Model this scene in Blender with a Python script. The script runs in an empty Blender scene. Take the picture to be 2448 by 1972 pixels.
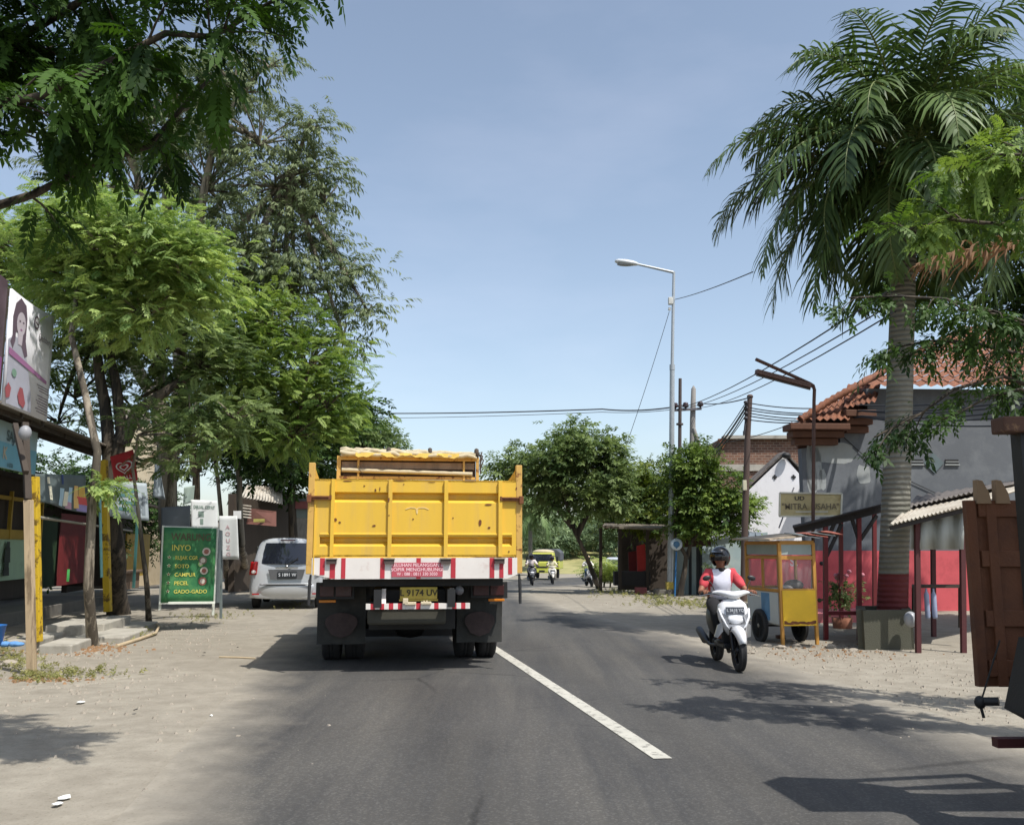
import bpy, math, random
import numpy as np
from mathutils import Vector, Matrix, Euler
V = Vector
random.seed(7); RNG = np.random.default_rng(7)
SC = bpy.context.scene
COL = SC.collection
PI = math.pi
# ---------------------------------------------------------------- camera model (photo pixels 2448 x 1972)
F = 2200.0; CH = 1.45; PITCH = math.atan(320/2200.0)
CP, SP = math.cos(PITCH), math.sin(PITCH)
def ray(u, v):
    xc = (u-1224)/F; yc = -(v-986)/F
    y = CP - yc*SP; z = SP + yc*CP
    return xc/y, z/y
def at(u, v, Y):
    a, b = ray(u, v)
    return V((a*Y, Y, CH + b*Y))
def sm(a, b, t):
    t = min(1, max(0, (t-a)/(b-a))); return t*t*(3-2*t)
def gz(x, y):
    z = -0.75*sm(24, 60, y) - 0.010*max(0, min(y, 140)-56)
    z -= 0.03*min(4, max(0, x-1))
    return z
def g(u, v, lift=0):
    a, b = ray(u, v)
    Y = 12.0
    for _ in range(60):
        Y = Y*0.5 + 0.5*((gz(a*Y, Y)+lift-CH)/b)
    return V((a*Y, Y, gz(a*Y, Y)+lift))
RD = V((-0.1657, 0.9862, 0)); RL = V((-0.9862, -0.1657, 0))   # along the road, and to its left
def R(s, L, z=0.0):
    p = RD*s + RL*L; p.z = z; return p
# ---------------------------------------------------------------- colour and materials
def lin(c):
    c /= 255.0
    return c/12.92 if c <= 0.04045 else ((c+0.055)/1.055)**2.4
def H(h, k=1.0):
    h = h.lstrip('#'); return tuple(min(1, lin(int(h[i:i+2], 16))*k) for i in (0, 2, 4))
def c4(c): return (c[0], c[1], c[2], 1)
class NT:
    def __init__(s, name):
        s.m = bpy.data.materials.new(name); s.m.use_nodes = True
        s.t = s.m.node_tree; s.t.nodes.clear()
        s.out = s.t.nodes.new('ShaderNodeOutputMaterial')
    def n(s, typ, **kw):
        nd = s.t.nodes.new('ShaderNode'+typ)
        for k, v in kw.items():
            if k.startswith('i_'):
                nd.inputs[k[2:].replace('_', ' ')].default_value = v
            elif k.startswith('p'):
                nd.inputs[int(k[1:])].default_value = v
            else: setattr(nd, k, v)
        return nd
    def l(s, a, ao, b, bi): s.t.links.new(a.outputs[ao], b.inputs[bi])
    def noise(s, co, scale, detail=4, rough=.55, out='Object'):
        nz = s.n('TexNoise'); nz.inputs['Scale'].default_value = scale
        nz.inputs['Detail'].default_value = detail; nz.inputs['Roughness'].default_value = rough
        if co is not None: s.l(co, out, nz, 'Vector')
        return nz
    def ramp(s, src, so, a, b, ca=(0,0,0), cb=(1,1,1)):
        r = s.n('ValToRGB'); e = r.color_ramp.elements
        e[0].position = a; e[1].position = b; e[0].color = c4(ca); e[1].color = c4(cb)
        s.l(src, so, r, 'Fac'); return r
    def mix(s, fac, a, b, blend='MIX'):
        m = s.n('Mix', data_type='RGBA', blend_type=blend)
        for idx, x in ((0, fac), (6, a), (7, b)):
            if isinstance(x, tuple) and isinstance(x[0], bpy.types.Node): s.t.links.new(x[0].outputs[x[1]], m.inputs[idx])
            elif isinstance(x, tuple): m.inputs[idx].default_value = c4(x)
            else: m.inputs[idx].default_value = x
        return m
_MC = {}
def pm(name, col, rough=.6, var=.12, scale=5, bump=.15, bscale=60, metal=0, dirt=None, dscale=3, damt=.5, spec=.5, streak=False, coat=0, sharp=.08):
    """general procedural paint / cloth / wood / metal"""
    if name in _MC: return _MC[name]
    t = NT(name); co = t.n('TexCoord')
    src = co; so = 'Object'
    if streak:
        mp = t.n('Mapping'); mp.inputs['Scale'].default_value = (1, 1, .12); t.l(co, 'Object', mp, 'Vector'); src = mp; so = 'Vector'
    nz = t.noise(src, scale, 5, .6, so)
    rp = t.ramp(nz, 'Fac', .3, .7)
    a = tuple(x*(1-var) for x in col); b = tuple(min(1, x*(1+var)) for x in col)
    mx = t.mix((rp, 'Color'), a, b)
    last = mx
    if dirt is not None:
        n2 = t.noise(src, dscale, 8, .7, so)
        th = .62 - damt*.3
        r2 = t.ramp(n2, 'Fac', th, th+sharp)
        last = t.mix((r2, 'Color'), (mx, 2), dirt)
    b_ = t.n('BsdfPrincipled'); t.l(last, 2, b_, 'Base Color')
    b_.inputs['Roughness'].default_value = rough; b_.inputs['Metallic'].default_value = metal
    b_.inputs['Specular IOR Level'].default_value = spec; b_.inputs['Coat Weight'].default_value = coat
    if bump:
        n3 = t.noise(co, bscale, 4, .6); bp = t.n('Bump'); bp.inputs['Strength'].default_value = bump; bp.inputs['Distance'].default_value = .01
        t.l(n3, 'Fac', bp, 'Height'); t.l(bp, 'Normal', b_, 'Normal')
    t.l(b_, 'BSDF', t.out, 'Surface')
    _MC[name] = t.m; return t.m
def leafmat(name, c1, c2, rough=.45, trans=.3, spec=.5):
    rough = max(.5, rough+.1); spec *= .55
    if name in _MC: return _MC[name]
    t = NT(name); at_ = t.n('Attribute', attribute_name='var')
    r = t.n('ValToRGB'); e = r.color_ramp.elements; e[0].position = 0; e[1].position = 1; e[0].color = c4(c1); e[1].color = c4(c2)
    t.l(at_, 'Fac', r, 'Fac')
    b = t.n('BsdfPrincipled'); b.inputs['Roughness'].default_value = rough; b.inputs['Specular IOR Level'].default_value = spec
    t.l(r, 'Color', b, 'Base Color')
    tr = t.n('BsdfTranslucent'); hs = t.n('HueSaturation'); hs.inputs['Value'].default_value = 1.3; hs.inputs['Saturation'].default_value = 1.15
    t.l(r, 'Color', hs, 'Color'); t.l(hs, 'Color', tr, 'Color')
    ms = t.n('MixShader'); ms.inputs[0].default_value = trans
    t.l(b, 'BSDF', ms, 1); t.l(tr, 'BSDF', ms, 2); t.l(ms, 'Shader', t.out, 'Surface')
    _MC[name] = t.m; return t.m
def glassmat(name, tint=(.02, .025, .03), alpha=.25, rough=.04):
    if name in _MC: return _MC[name]
    t = NT(name); b = t.n('BsdfPrincipled'); b.inputs['Base Color'].default_value = c4(tint); b.inputs['Roughness'].default_value = rough
    b.inputs['Specular IOR Level'].default_value = .6
    if alpha < 1:
        tr = t.n('BsdfTransparent'); ms = t.n('MixShader'); ms.inputs[0].default_value = alpha
        t.l(tr, 'BSDF', ms, 1); t.l(b, 'BSDF', ms, 2); t.l(ms, 'Shader', t.out, 'Surface')
    else: t.l(b, 'BSDF', t.out, 'Surface')
    _MC[name] = t.m; return t.m
# ---------------------------------------------------------------- mesh building
OFF = {}
class MB:
    def __init__(s): s.v = []; s.f = []; s.mi = []; s.sm = []; s.m = 0; s.smooth = False
    def add(s, vs, fs, smooth=None, mi=None):
        o = len(s.v); s.v += [tuple(x) for x in vs]
        for f in fs:
            s.f.append(tuple(i+o for i in f)); s.mi.append(s.m if mi is None else mi); s.sm.append(s.smooth if smooth is None else smooth)
        return s
    def box(s, c, sz, rz=0, rot=None, mi=None):
        hx, hy, hz = sz[0]/2, sz[1]/2, sz[2]/2
        M = rot if rot is not None else Matrix.Rotation(rz, 3, 'Z')
        vs = [V(c)+M @ V((x, y, z)) for x in (-hx, hx) for y in (-hy, hy) for z in (-hz, hz)]
        return s.add(vs, [(0,1,3,2),(4,6,7,5),(0,4,5,1),(2,3,7,6),(0,2,6,4),(1,5,7,3)], False, mi)
    def bar(s, a, b, w, h=None, up=V((0,0,1)), mi=None):
        a, b = V(a), V(b); h = h or w; d = b-a; L = d.length
        if L < 1e-6: return s
        d.normalize(); up = V(up)
        if abs(d.dot(up)) > .98: up = V((0,1,0)) if abs(d.y) < .9 else V((1,0,0))
        x = d.cross(up).normalized(); z = x.cross(d).normalized()
        M = Matrix((x, d, z)).transposed()
        return s.box((a+b)/2, (w, L, h), rot=M, mi=mi)
    def tube(s, pts, r, n=8, cap=True, mi=None, smooth=True):
        pts = [V(p) for p in pts]; k = len(pts)
        rs = r if isinstance(r, (list, tuple)) else [r]*k
        vs = []; x = None
        for i, p in enumerate(pts):
            d = (pts[min(i+1, k-1)]-pts[max(i-1, 0)])
            d = d.normalized() if d.length > 1e-9 else V((0,0,1))
            if x is None:
                x = d.orthogonal().normalized()
            else:
                x = (x-d*x.dot(d)); x = x.normalized() if x.length > 1e-6 else d.orthogonal().normalized()
            y = d.cross(x)
            for j in range(n):
                a = 2*PI*j/n; vs.append(p+(x*math.cos(a)+y*math.sin(a))*rs[i])
        fs = [(i*n+j, i*n+(j+1) % n, (i+1)*n+(j+1) % n, (i+1)*n+j) for i in range(k-1) for j in range(n)]
        s.add(vs, fs, smooth, mi)
        if cap: s.add([vs[j] for j in range(n)], [tuple(reversed(range(n)))], False, mi); s.add([vs[(k-1)*n+j] for j in range(n)], [tuple(range(n))], False, mi)
        return s
    def lathe(s, prof, c=(0,0,0), axis='z', n=20, mi=None, smooth=True):
        """prof: (radius, height) list; axis x|y|z"""
        vs = []; c = V(c)
        for r, h in prof:
            for j in range(n):
                a = 2*PI*j/n; p = (r*math.cos(a), r*math.sin(a), h)
                if axis == 'x': p = (h, p[0], p[1])
                elif axis == 'y': p = (p[1], h, p[0])
                vs.append(c+V(p))
        k = len(prof)
        fs = [(i*n+j, i*n+(j+1) % n, (i+1)*n+(j+1) % n, (i+1)*n+j) for i in range(k-1) for j in range(n)]
        if prof[0][0] > 1e-5: fs.append(tuple(reversed(range(n))))
        if prof[-1][0] > 1e-5: fs.append(tuple((k-1)*n+j for j in range(n)))
        return s.add(vs, fs, smooth, mi)
    def prism(s, poly, d, mi=None, smooth=False):
        """poly: 3-D points of a flat outline, d: extrusion vector"""
        n = len(poly); d = V(d); vs = [V(p) for p in poly]+[V(p)+d for p in poly]
        fs = [tuple(reversed(range(n))), tuple(range(n, 2*n))]+[(i, (i+1) % n, n+(i+1) % n, n+i) for i in range(n)]
        return s.add(vs, fs, smooth, mi)
    def loft(s, rings, cap=True, closed=True, mi=None, smooth=True):
        k = len(rings); n = len(rings[0]); vs = [p for r in rings for p in r]
        m = n if closed else n-1
        fs = [(i*n+j, i*n+(j+1) % n, (i+1)*n+(j+1) % n, (i+1)*n+j) for i in range(k-1) for j in range(m)]
        if cap: fs += [tuple(reversed(range(n))), tuple((k-1)*n+j for j in range(n))]
        return s.add(vs, fs, smooth, mi)
    def ell(s, c, r, n=16, m=10, mi=None, rot=None):
        vs = []; c = V(c); M = rot or Matrix.Identity(3)
        for i in range(m+1):
            t = PI*i/m
            for j in range(n):
                a = 2*PI*j/n
                vs.append(c+M @ V((r[0]*math.sin(t)*math.cos(a), r[1]*math.sin(t)*math.sin(a), r[2]*math.cos(t))))
        fs = [(i*n+j, (i+1)*n+j, (i+1)*n+(j+1) % n, i*n+(j+1) % n) for i in range(m) for j in range(n)]
        return s.add(vs, fs, True, mi)
    def quad(s, a, b, c, d, mi=None): return s.add([a, b, c, d], [(0,1,2,3)], False, mi)
    def text(s, txt, o, ux, uy, size, mi=None, align='CENTER', wide=1.0, bold=.0, depth=.002):
        """flat lettering: o = baseline anchor, ux/uy unit vectors of the board, raised a little off it"""
        vs, fs = text_mesh(txt, align, bold)
        ux, uy = V(ux).normalized(), V(uy).normalized(); nn = ux.cross(uy)
        return s.add([V(o)+ux*(p[0]*size*wide)+uy*(p[1]*size)+nn*depth for p in vs], fs, False, mi)
    def build(s, name, mats, parent=None, bevel=0, seg=2, subsurf=0, weld=False):
        off = OFF.get(parent.name, V((0,0,0))) if parent else V((0,0,0))
        me = bpy.data.meshes.new(name)
        me.from_pydata([(x-off.x, y-off.y, z-off.z) for x, y, z in s.v], [], s.f)
        for m in (mats if isinstance(mats, (list, tuple)) else [mats]): me.materials.append(m)
        me.polygons.foreach_set('material_index', s.mi); me.polygons.foreach_set('use_smooth', s.sm)
        me.update()
        o = bpy.data.objects.new(name, me); COL.objects.link(o)
        if parent: o.parent = parent; OFF[o.name] = off
        if weld:
            w = o.modifiers.new('weld', 'WELD'); w.merge_threshold = .0004
        if bevel:
            b = o.modifiers.new('bevel', 'BEVEL'); b.width = bevel; b.segments = seg; b.limit_method = 'ANGLE'; b.angle_limit = math.radians(40); b.harden_normals = False
        if subsurf:
            b = o.modifiers.new('sub', 'SUBSURF'); b.levels = subsurf; b.render_levels = subsurf
        return o
_TX = {}
def text_mesh(txt, align='CENTER', bold=0.0):
    key = (txt, align, bold)
    if key in _TX: return _TX[key]
    cu = bpy.data.curves.new('lettering', 'FONT'); cu.body = txt; cu.align_x = align; cu.size = 1; cu.offset = bold; cu.resolution_u = 3
    ob = bpy.data.objects.new('lettering', cu); COL.objects.link(ob)
    bpy.context.view_layer.update()
    dg = bpy.context.evaluated_depsgraph_get(); me = bpy.data.meshes.new_from_object(ob.evaluated_get(dg))
    vs = [tuple(v.co[:2]) for v in me.vertices]; fs = [tuple(p.vertices) for p in me.polygons]
    bpy.data.objects.remove(ob); bpy.data.curves.remove(cu); bpy.data.meshes.remove(me)
    _TX[key] = (vs, fs); return _TX[key]
def tag(o, label, cat=None, group=None, kind=None):
    if label: o['label'] = label
    if cat: o['category'] = cat
    if group: o['group'] = group
    if kind: o['kind'] = kind
    return o
def thing(name, label, cat, loc=(0,0,0), group=None, rz=None, scale=1.0, rx=0):
    """world mode (rz None): child meshes are given in world coordinates; local mode: in the thing's own frame"""
    o = bpy.data.objects.new(name, None); COL.objects.link(o); o.location = V(loc); o.empty_display_size = .2
    if rz is None: OFF[o.name] = V(loc)
    else:
        o.rotation_euler = (rx, 0, rz); o.scale = (scale,)*3; OFF[o.name] = V((0,0,0))
    return tag(o, label, cat, group)
def lab(o, s): o['label'] = s; return o
def mesh_quads(name, verts, nq, mats, parent=None, var=None, off=None, faces=None, smooth=False):
    """numpy route for foliage: verts (n,3), nq quads"""
    offv = OFF.get(parent.name, V((0,0,0))) if parent else V((0,0,0))
    verts = verts-np.array(offv)
    me = bpy.data.meshes.new(name)
    me.vertices.add(len(verts)); me.vertices.foreach_set('co', verts.astype(np.float32).ravel())
    me.loops.add(nq*4); me.loops.foreach_set('vertex_index', (np.arange(nq*4) if faces is None else faces.ravel()).astype(np.int32))
    me.polygons.add(nq); me.polygons.foreach_set('loop_start', np.arange(0, nq*4, 4, dtype=np.int32))
    me.update(calc_edges=True); me.validate()
    if var is not None:
        a = me.attributes.new('var', 'FLOAT', 'POINT'); a.data.foreach_set('value', var.astype(np.float32))
    if smooth: me.polygons.foreach_set('use_smooth', [True]*len(me.polygons))
    for m in (mats if isinstance(mats, (list, tuple)) else [mats]): me.materials.append(m)
    o = bpy.data.objects.new(name, me); COL.objects.link(o)
    if parent: o.parent = parent; OFF[o.name] = offv
    return o
def copy_tree(o, parent=None):
    c = o.copy(); COL.objects.link(c)
    if parent: c.parent = parent
    OFF[c.name] = OFF.get(o.name, V((0,0,0)))
    for ch in list(o.children): copy_tree(ch, c)
    return c
def skin(name, chains, mats, parent=None, levels=1, matfn=None):
    """chains: list of joint polylines [(x,y,z,r),...]; the points that coincide are joined -> one continuous surface"""
    vs = []; rs = []; es = []; idx = {}
    for ch in chains:
        prev = None
        for x, y, z, r in ch:
            k = (round(x, 4), round(y, 4), round(z, 4))
            if k not in idx: idx[k] = len(vs); vs.append((x, y, z)); rs.append(r)
            i = idx[k]
            if prev is not None and prev != i: es.append((prev, i))
            prev = i
    me = bpy.data.meshes.new(name); me.from_pydata(vs, es, []); me.update()
    ob = bpy.data.objects.new(name, me); COL.objects.link(ob)
    md = ob.modifiers.new('skin', 'SKIN'); md.use_smooth_shade = True
    sv = me.skin_vertices[0].data
    for i, r in enumerate(rs):
        sv[i].radius = (r, r) if not isinstance(r, tuple) else r
        sv[i].use_root = (i == 0)
    sb = ob.modifiers.new('sub', 'SUBSURF'); sb.levels = levels; sb.render_levels = levels
    bpy.context.view_layer.update()
    dg = bpy.context.evaluated_depsgraph_get(); m2 = bpy.data.meshes.new_from_object(ob.evaluated_get(dg))
    bpy.data.objects.remove(ob); bpy.data.meshes.remove(me); m2.name = name
    m2.materials.clear()
    for m in (mats if isinstance(mats, (list, tuple)) else [mats]): m2.materials.append(m)
    for p in m2.polygons:
        p.use_smooth = True
        p.material_index = matfn(p.center) if matfn else 0
    o = bpy.data.objects.new(name, m2); COL.objects.link(o)
    if parent: o.parent = parent; OFF[o.name] = OFF.get(parent.name, V((0,0,0)))
    return o
# ================================================================ camera, light, sky
SC.view_settings.view_transform = 'Standard'; SC.view_settings.look = 'None'; SC.view_settings.gamma = 1; SC.view_settings.exposure = 0.27
cam = bpy.data.cameras.new('camera'); camo = bpy.data.objects.new('camera', cam); COL.objects.link(camo)
cam.sensor_fit = 'HORIZONTAL'; cam.sensor_width = 36; cam.lens = 36*F/2448; cam.clip_start = .05; cam.clip_end = 6000
camo.location = (0, 0, CH); camo.rotation_euler = (PI/2+PITCH, 0, 0); SC.camera = camo
SUN = V((0.42, -0.43, 1)).normalized()
el = math.asin(SUN.z); az = math.atan2(SUN.x, SUN.y)
su = bpy.data.lights.new('sun', 'SUN'); su.energy = 4.2; su.angle = math.radians(.5); su.color = (1, .963, .91)
suo = bpy.data.objects.new('sun', su); COL.objects.link(suo); suo.rotation_euler = SUN.to_track_quat('Z', 'Y').to_euler(); suo.location = (20, -20, 40)
W = bpy.data.worlds.new('World'); SC.world = W; W.use_nodes = True
nt = W.node_tree; nt.nodes.clear()
wo = nt.nodes.new('ShaderNodeOutputWorld'); bg = nt.nodes.new('ShaderNodeBackground'); bg.inputs['Strength'].default_value = .15
sky = nt.nodes.new('ShaderNodeTexSky'); sky.sky_type = 'NISHITA'; sky.sun_disc = False; sky.sun_elevation = el; sky.sun_rotation = az % (2*PI)
sky.air_density = 1.0; sky.dust_density = 1.5; sky.ozone_density = 1.6; sky.altitude = 50
tc = nt.nodes.new('ShaderNodeTexCoord'); mp = nt.nodes.new('ShaderNodeMapping'); mp.inputs['Scale'].default_value = (1, 1, 3.0); mp.inputs['Rotation'].default_value = (0, .35, 0)
nz = nt.nodes.new('ShaderNodeTexNoise'); nz.inputs['Scale'].default_value = 2.3; nz.inputs['Detail'].default_value = 6; nz.inputs['Roughness'].default_value = .55
rp = nt.nodes.new('ShaderNodeValToRGB'); rp.color_ramp.elements[0].position = .5; rp.color_ramp.elements[1].position = .95; rp.color_ramp.elements[1].color = (.10, .10, .10, 1)
mx = nt.nodes.new('ShaderNodeMix'); mx.data_type = 'RGBA'; mx.inputs[7].default_value = (9.5, 9.0, 10.0, 1)
L = nt.links
L.new(tc.outputs['Generated'], mp.inputs['Vector']); L.new(mp.outputs['Vector'], nz.inputs['Vector']); L.new(nz.outputs['Fac'], rp.inputs['Fac'])
L.new(rp.outputs['Color'], mx.inputs[0]); hs = nt.nodes.new('ShaderNodeHueSaturation'); hs.inputs['Hue'].default_value = .495; hs.inputs['Saturation'].default_value = .78; hs.inputs['Value'].default_value = 1.04; L.new(sky.outputs['Color'], hs.inputs['Color']); L.new(hs.outputs['Color'], mx.inputs[6]); L.new(mx.outputs[2], bg.inputs['Color']); L.new(bg.outputs[0], wo.inputs[0])
# ================================================================ ground and road
DUST = H('#b9b09a')
def ground_col(t, co):
    n1 = t.noise(co, .35, 6, .6); n2 = t.noise(co, 3.5, 8, .7); n3 = t.noise(co, 40, 3, .6)
    r1 = t.ramp(n1, 'Fac', .35, .7); r2 = t.ramp(n2, 'Fac', .3, .75)
    a = t.mix((r1, 'Color'), H('#938c7f'), H('#ada697')); b = t.mix((r2, 'Color'), H('#847d70'), (a, 2))
    vo = t.n('TexVoronoi'); vo.inputs['Scale'].default_value = 28; t.l(co, 'Object', vo, 'Vector')
    rv = t.ramp(vo, 'Distance', .05, .3, (.62, .6, .55), (1, 1, 1)); c = t.mix(.55, (b, 2), (rv, 'Color'), 'MULTIPLY')
    return c, n2, n3
def ground_mat():
    t = NT('dusty_ground'); co = t.n('TexCoord'); c, n2, n3 = ground_col(t, co)
    p = t.n('BsdfPrincipled'); p.inputs['Roughness'].default_value = .95; p.inputs['Specular IOR Level'].default_value = .2
    t.l(c, 2, p, 'Base Color')
    bp = t.n('Bump'); bp.inputs['Strength'].default_value = .5; bp.inputs['Distance'].default_value = .02
    ad = t.n('Math', operation='ADD'); t.l(n2, 'Fac', ad, 0); t.l(n3, 'Fac', ad, 1); t.l(ad, 0, bp, 'Height'); t.l(bp, 'Normal', p, 'Normal')
    t.l(p, 'BSDF', t.out, 'Surface'); return t.m
GM = ground_mat()
xs = np.concatenate([np.linspace(-400, -30, 12), np.linspace(-27, 36, 127), np.linspace(40, 400, 12)])
ys = np.concatenate([np.linspace(-60, -6, 8), np.linspace(-5, 60, 131), np.linspace(63, 150, 30), np.linspace(170, 1500, 12)])
def grid_mesh(name, xs, ys, zf, mat):
    nx, ny = len(xs), len(ys)
    vs = [(x, y, zf(x, y)) for y in ys for x in xs]
    fs = [(j*nx+i, j*nx+i+1, (j+1)*nx+i+1, (j+1)*nx+i) for j in range(ny-1) for i in range(nx-1)]
    mb = MB(); mb.add(vs, fs, True); return mb.build(name, mat)
tag(grid_mesh('ground', xs, ys, gz, GM), None, kind='structure')
# road edges: (Y, x_left, x_right)
RE = [(-30, 4.2, 10.3), (-5, -.05, 6.2), (2, -1.2, 5.05), (4.8, -1.70, 4.5), (7.35, -2.1, 4.05), (10.5, -2.64, 3.75), (13.6, -3.15, 3.35), (16, -3.5, 2.85), (18.3, -3.85, 2.2), (22, -4.3, 1.35), (27, -4.7, .7), (32, -4.8, .55),
      (38, -4.6, .85), (45, -3.9, 1.9), (54, -2.4, 4.0), (64, .3, 7.2), (76, 4.5, 12.5), (90, 11, 21), (110, 24, 36), (135, 44, 56)]
def redge(y):
    for i in range(len(RE)-1):
        if RE[i][0] <= y <= RE[i+1][0]:
            t = (y-RE[i][0])/(RE[i+1][0]-RE[i][0]); a, b = RE[i], RE[i+1]
            return a[1]+(b[1]-a[1])*t, a[2]+(b[2]-a[2])*t
    return RE[-1][1:]
def road_mat():
    t = NT('worn_asphalt'); co = t.n('TexCoord'); uv = t.n('UVMap'); sep = t.n('SeparateXYZ'); t.l(uv, 'UV', sep, 'Vector')
    n1 = t.noise(co, .6, 5, .6); n2 = t.noise(co, 90, 3, .7)
    mp = t.n('Mapping'); mp.inputs['Scale'].default_value = (1.4, .1, 1); mp.inputs['Rotation'].default_value = (0, 0, -.166); t.l(co, 'Object', mp, 'Vector')
    n3 = t.noise(mp, 1.6, 6, .65, 'Vector')
    a = t.mix((t.ramp(n1, 'Fac', .3, .7), 'Color'), H('#434241'), H('#51504e'))
    b = t.mix((t.ramp(n3, 'Fac', .38, .72), 'Color'), (a, 2), H('#625f59'))
    vo = t.n('TexVoronoi'); vo.inputs['Scale'].default_value = 75; t.l(co, 'Object', vo, 'Vector')
    ag = t.ramp(vo, 'Color', .55, .95, (.82,)*3, (1.5,)*3); b = t.mix(.75, (b, 2), (ag, 'Color'), 'MULTIPLY')
    wz = t.noise(co, 1.3, 6, .7); wd = t.mix(.12, (co, 'Object'), (wz, 'Color')); vc = t.n('TexVoronoi', feature='DISTANCE_TO_EDGE'); vc.inputs['Scale'].default_value = .42; t.l(wd, 2, vc, 'Vector')
    ck = t.ramp(vc, 'Distance', .002, .008, (.45,)*3, (1,)*3); msk = t.ramp(t.noise(co, .35, 3, .5), 'Fac', .48, .58, (0,)*3, (.8,)*3); b = t.mix((msk, 'Color'), (b, 2), (t.mix(1.0, (b, 2), (ck, 'Color'), 'MULTIPLY'), 2))
    tr = t.n('ValToRGB'); te = tr.color_ramp.elements; te[0].position = .20; te[0].color = (1,)*4; te[1].position = .95; te[1].color = (1,)*4
    for ps, vv in ((.27, .78), (.34, 1), (.47, 1), (.54, .80), (.60, 1), (.70, 1), (.76, .84), (.82, 1)):
        ke = te.new(ps); ke.color = (vv, vv, vv, 1)
    t.l(sep, 'Y', tr, 'Fac'); b = t.mix((t.ramp(n3, 'Fac', .25, .6, (.35,)*3, (1,)*3), 'Color'), (b, 2), (t.mix(1.0, (b, 2), (tr, 'Color'), 'MULTIPLY'), 2))
    c = t.mix((t.ramp(n2, 'Fac', .25, .8, (.78,)*3, (1.15,)*3), 'Color'), (.5,)*3, (.5,)*3)
    c = t.mix(1.0, (b, 2), (t.ramp(n2, 'Fac', .25, .8, (.84,)*3, (1,)*3), 'Color'), 'MULTIPLY')
    # small tar patches / stains with their own shape
    n4 = t.noise(co, 2.2, 6, .7); c = t.mix((t.ramp(n4, 'Fac', .66, .74, (0,)*3, (.6,)*3), 'Color'), (c, 2), H('#3c3c3d'))
    # dust drifting in from both edges: distance to the edge in metres is in UV.x, wobbled by noise
    n5 = t.noise(co, .9, 7, .65); sub = t.n('Math', operation='SUBTRACT'); sub.inputs[1].default_value = .5; t.l(n5, 'Fac', sub, 0)
    mu = t.n('Math', operation='MULTIPLY_ADD'); mu.inputs[1].default_value = 1.5; t.l(sub, 0, mu, 0); t.l(sep, 'X', mu, 2)
    rr = t.n('ValToRGB'); e = rr.color_ramp.elements; e[0].position = 0.0; e[0].color = (1, 1, 1, 1); e[1].position = .95; e[1].color = (0, 0, 0, 1)
    k = rr.color_ramp.elements.new(.45); k.color = (.45,)*3+(1,)
    t.l(mu, 0, rr, 'Fac')
    gc, _a, _b = ground_col(t, co); d = t.mix((rr, 'Color'), (c, 2), (gc, 2))
    p = t.n('BsdfPrincipled'); p.inputs['Roughness'].default_value = .82; p.inputs['Specular IOR Level'].default_value = .35
    t.l(d, 2, p, 'Base Color'); bp = t.n('Bump'); bp.inputs['Strength'].default_value = .35; bp.inputs['Distance'].default_value = .006
    t.l(n2, 'Fac', bp, 'Height'); t.l(bp, 'Normal', p, 'Normal'); t.l(p, 'BSDF', t.out, 'Surface'); return t.m
def strip(name, rows, mat, lift, uvf=None):
    """rows: list of lists of (x,y); draped over the ground"""
    n = len(rows[0]); vs = [(x, y, gz(x, y)+lift) for r in rows for x, y in r]
    fs = [(i*n+j, i*n+j+1, (i+1)*n+j+1, (i+1)*n+j) for i in range(len(rows)-1) for j in range(n-1)]
    mb = MB(); mb.add(vs, fs, True); o = mb.build(name, mat)
    if uvf:
        me = o.data; uvl = me.uv_layers.new(name='UVMap')
        for lp in me.loops: uvl.data[lp.index].uv = uvf(lp.vertex_index)
    return o
rows = []; uvs = []
yy = list(np.linspace(-30, 60, 181))+list(np.linspace(61, 135, 75))
for y in yy:
    xl, xr = redge(y); xl -= .35*sm(22, 8, y) if y > 22 else .35; N = 28
    row = []
    for j in range(N+1):
        t = j/N; x = xl+(xr-xl)*t; row.append((x, y)); uvs.append((min((x-xl)*1.35, (xr-x)*1.0), (x-xl)/7.0))
    rows.append(row)
tag(strip('road', rows, road_mat(), .012, lambda i: uvs[i]), None, kind='structure')
# painted centre line
LM = pm('road_paint', H('#b8b5a9'), .8, .08, 3, .2, 90, dirt=H('#77746c'), dscale=14, damt=.32, sharp=.12)
a = g(1585, 1818); b = g(1198, 1562); dd = (b-a); dd.z = 0; dd.normalize(); rt = V((dd.y, -dd.x, 0))
def paint(pts, w, name='centre_line'):
    rows = []
    for i, p in enumerate(pts):
        d = (pts[min(i+1, len(pts)-1)]-pts[max(i-1, 0)]); d.z = 0; d.normalize(); r = V((d.y, -d.x, 0))
        rows.append([((p-r*w/2).x, (p-r*w/2).y), ((p+r*w/2).x, (p+r*w/2).y)])
    return tag(strip(name, rows, LM, .017), None, kind='structure')
paint([a-rt*.0+dd*(.35*k) for k in range(0, 30)], .135)
# far grassy slope beyond the bend
GR = pm('dry_grass', H('#7d7f49'), .95, .35, .6, .6, 6, dirt=H('#a39a6a'), dscale=.35, damt=.9, sharp=.3)
def slopez(x, y): return gz(x, y)-.3+5.0*sm(84, 150, y+.55*x*0)+.25*math.sin(x*.3+y*.21)*sm(86, 100, y)
tag(grid_mesh('grass_slope', np.linspace(-60, 26, 44), np.linspace(82, 190, 50), lambda x, y: slopez(x, y) - 3*sm(-4, 26, x)*0, GR), None, kind='structure')
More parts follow.
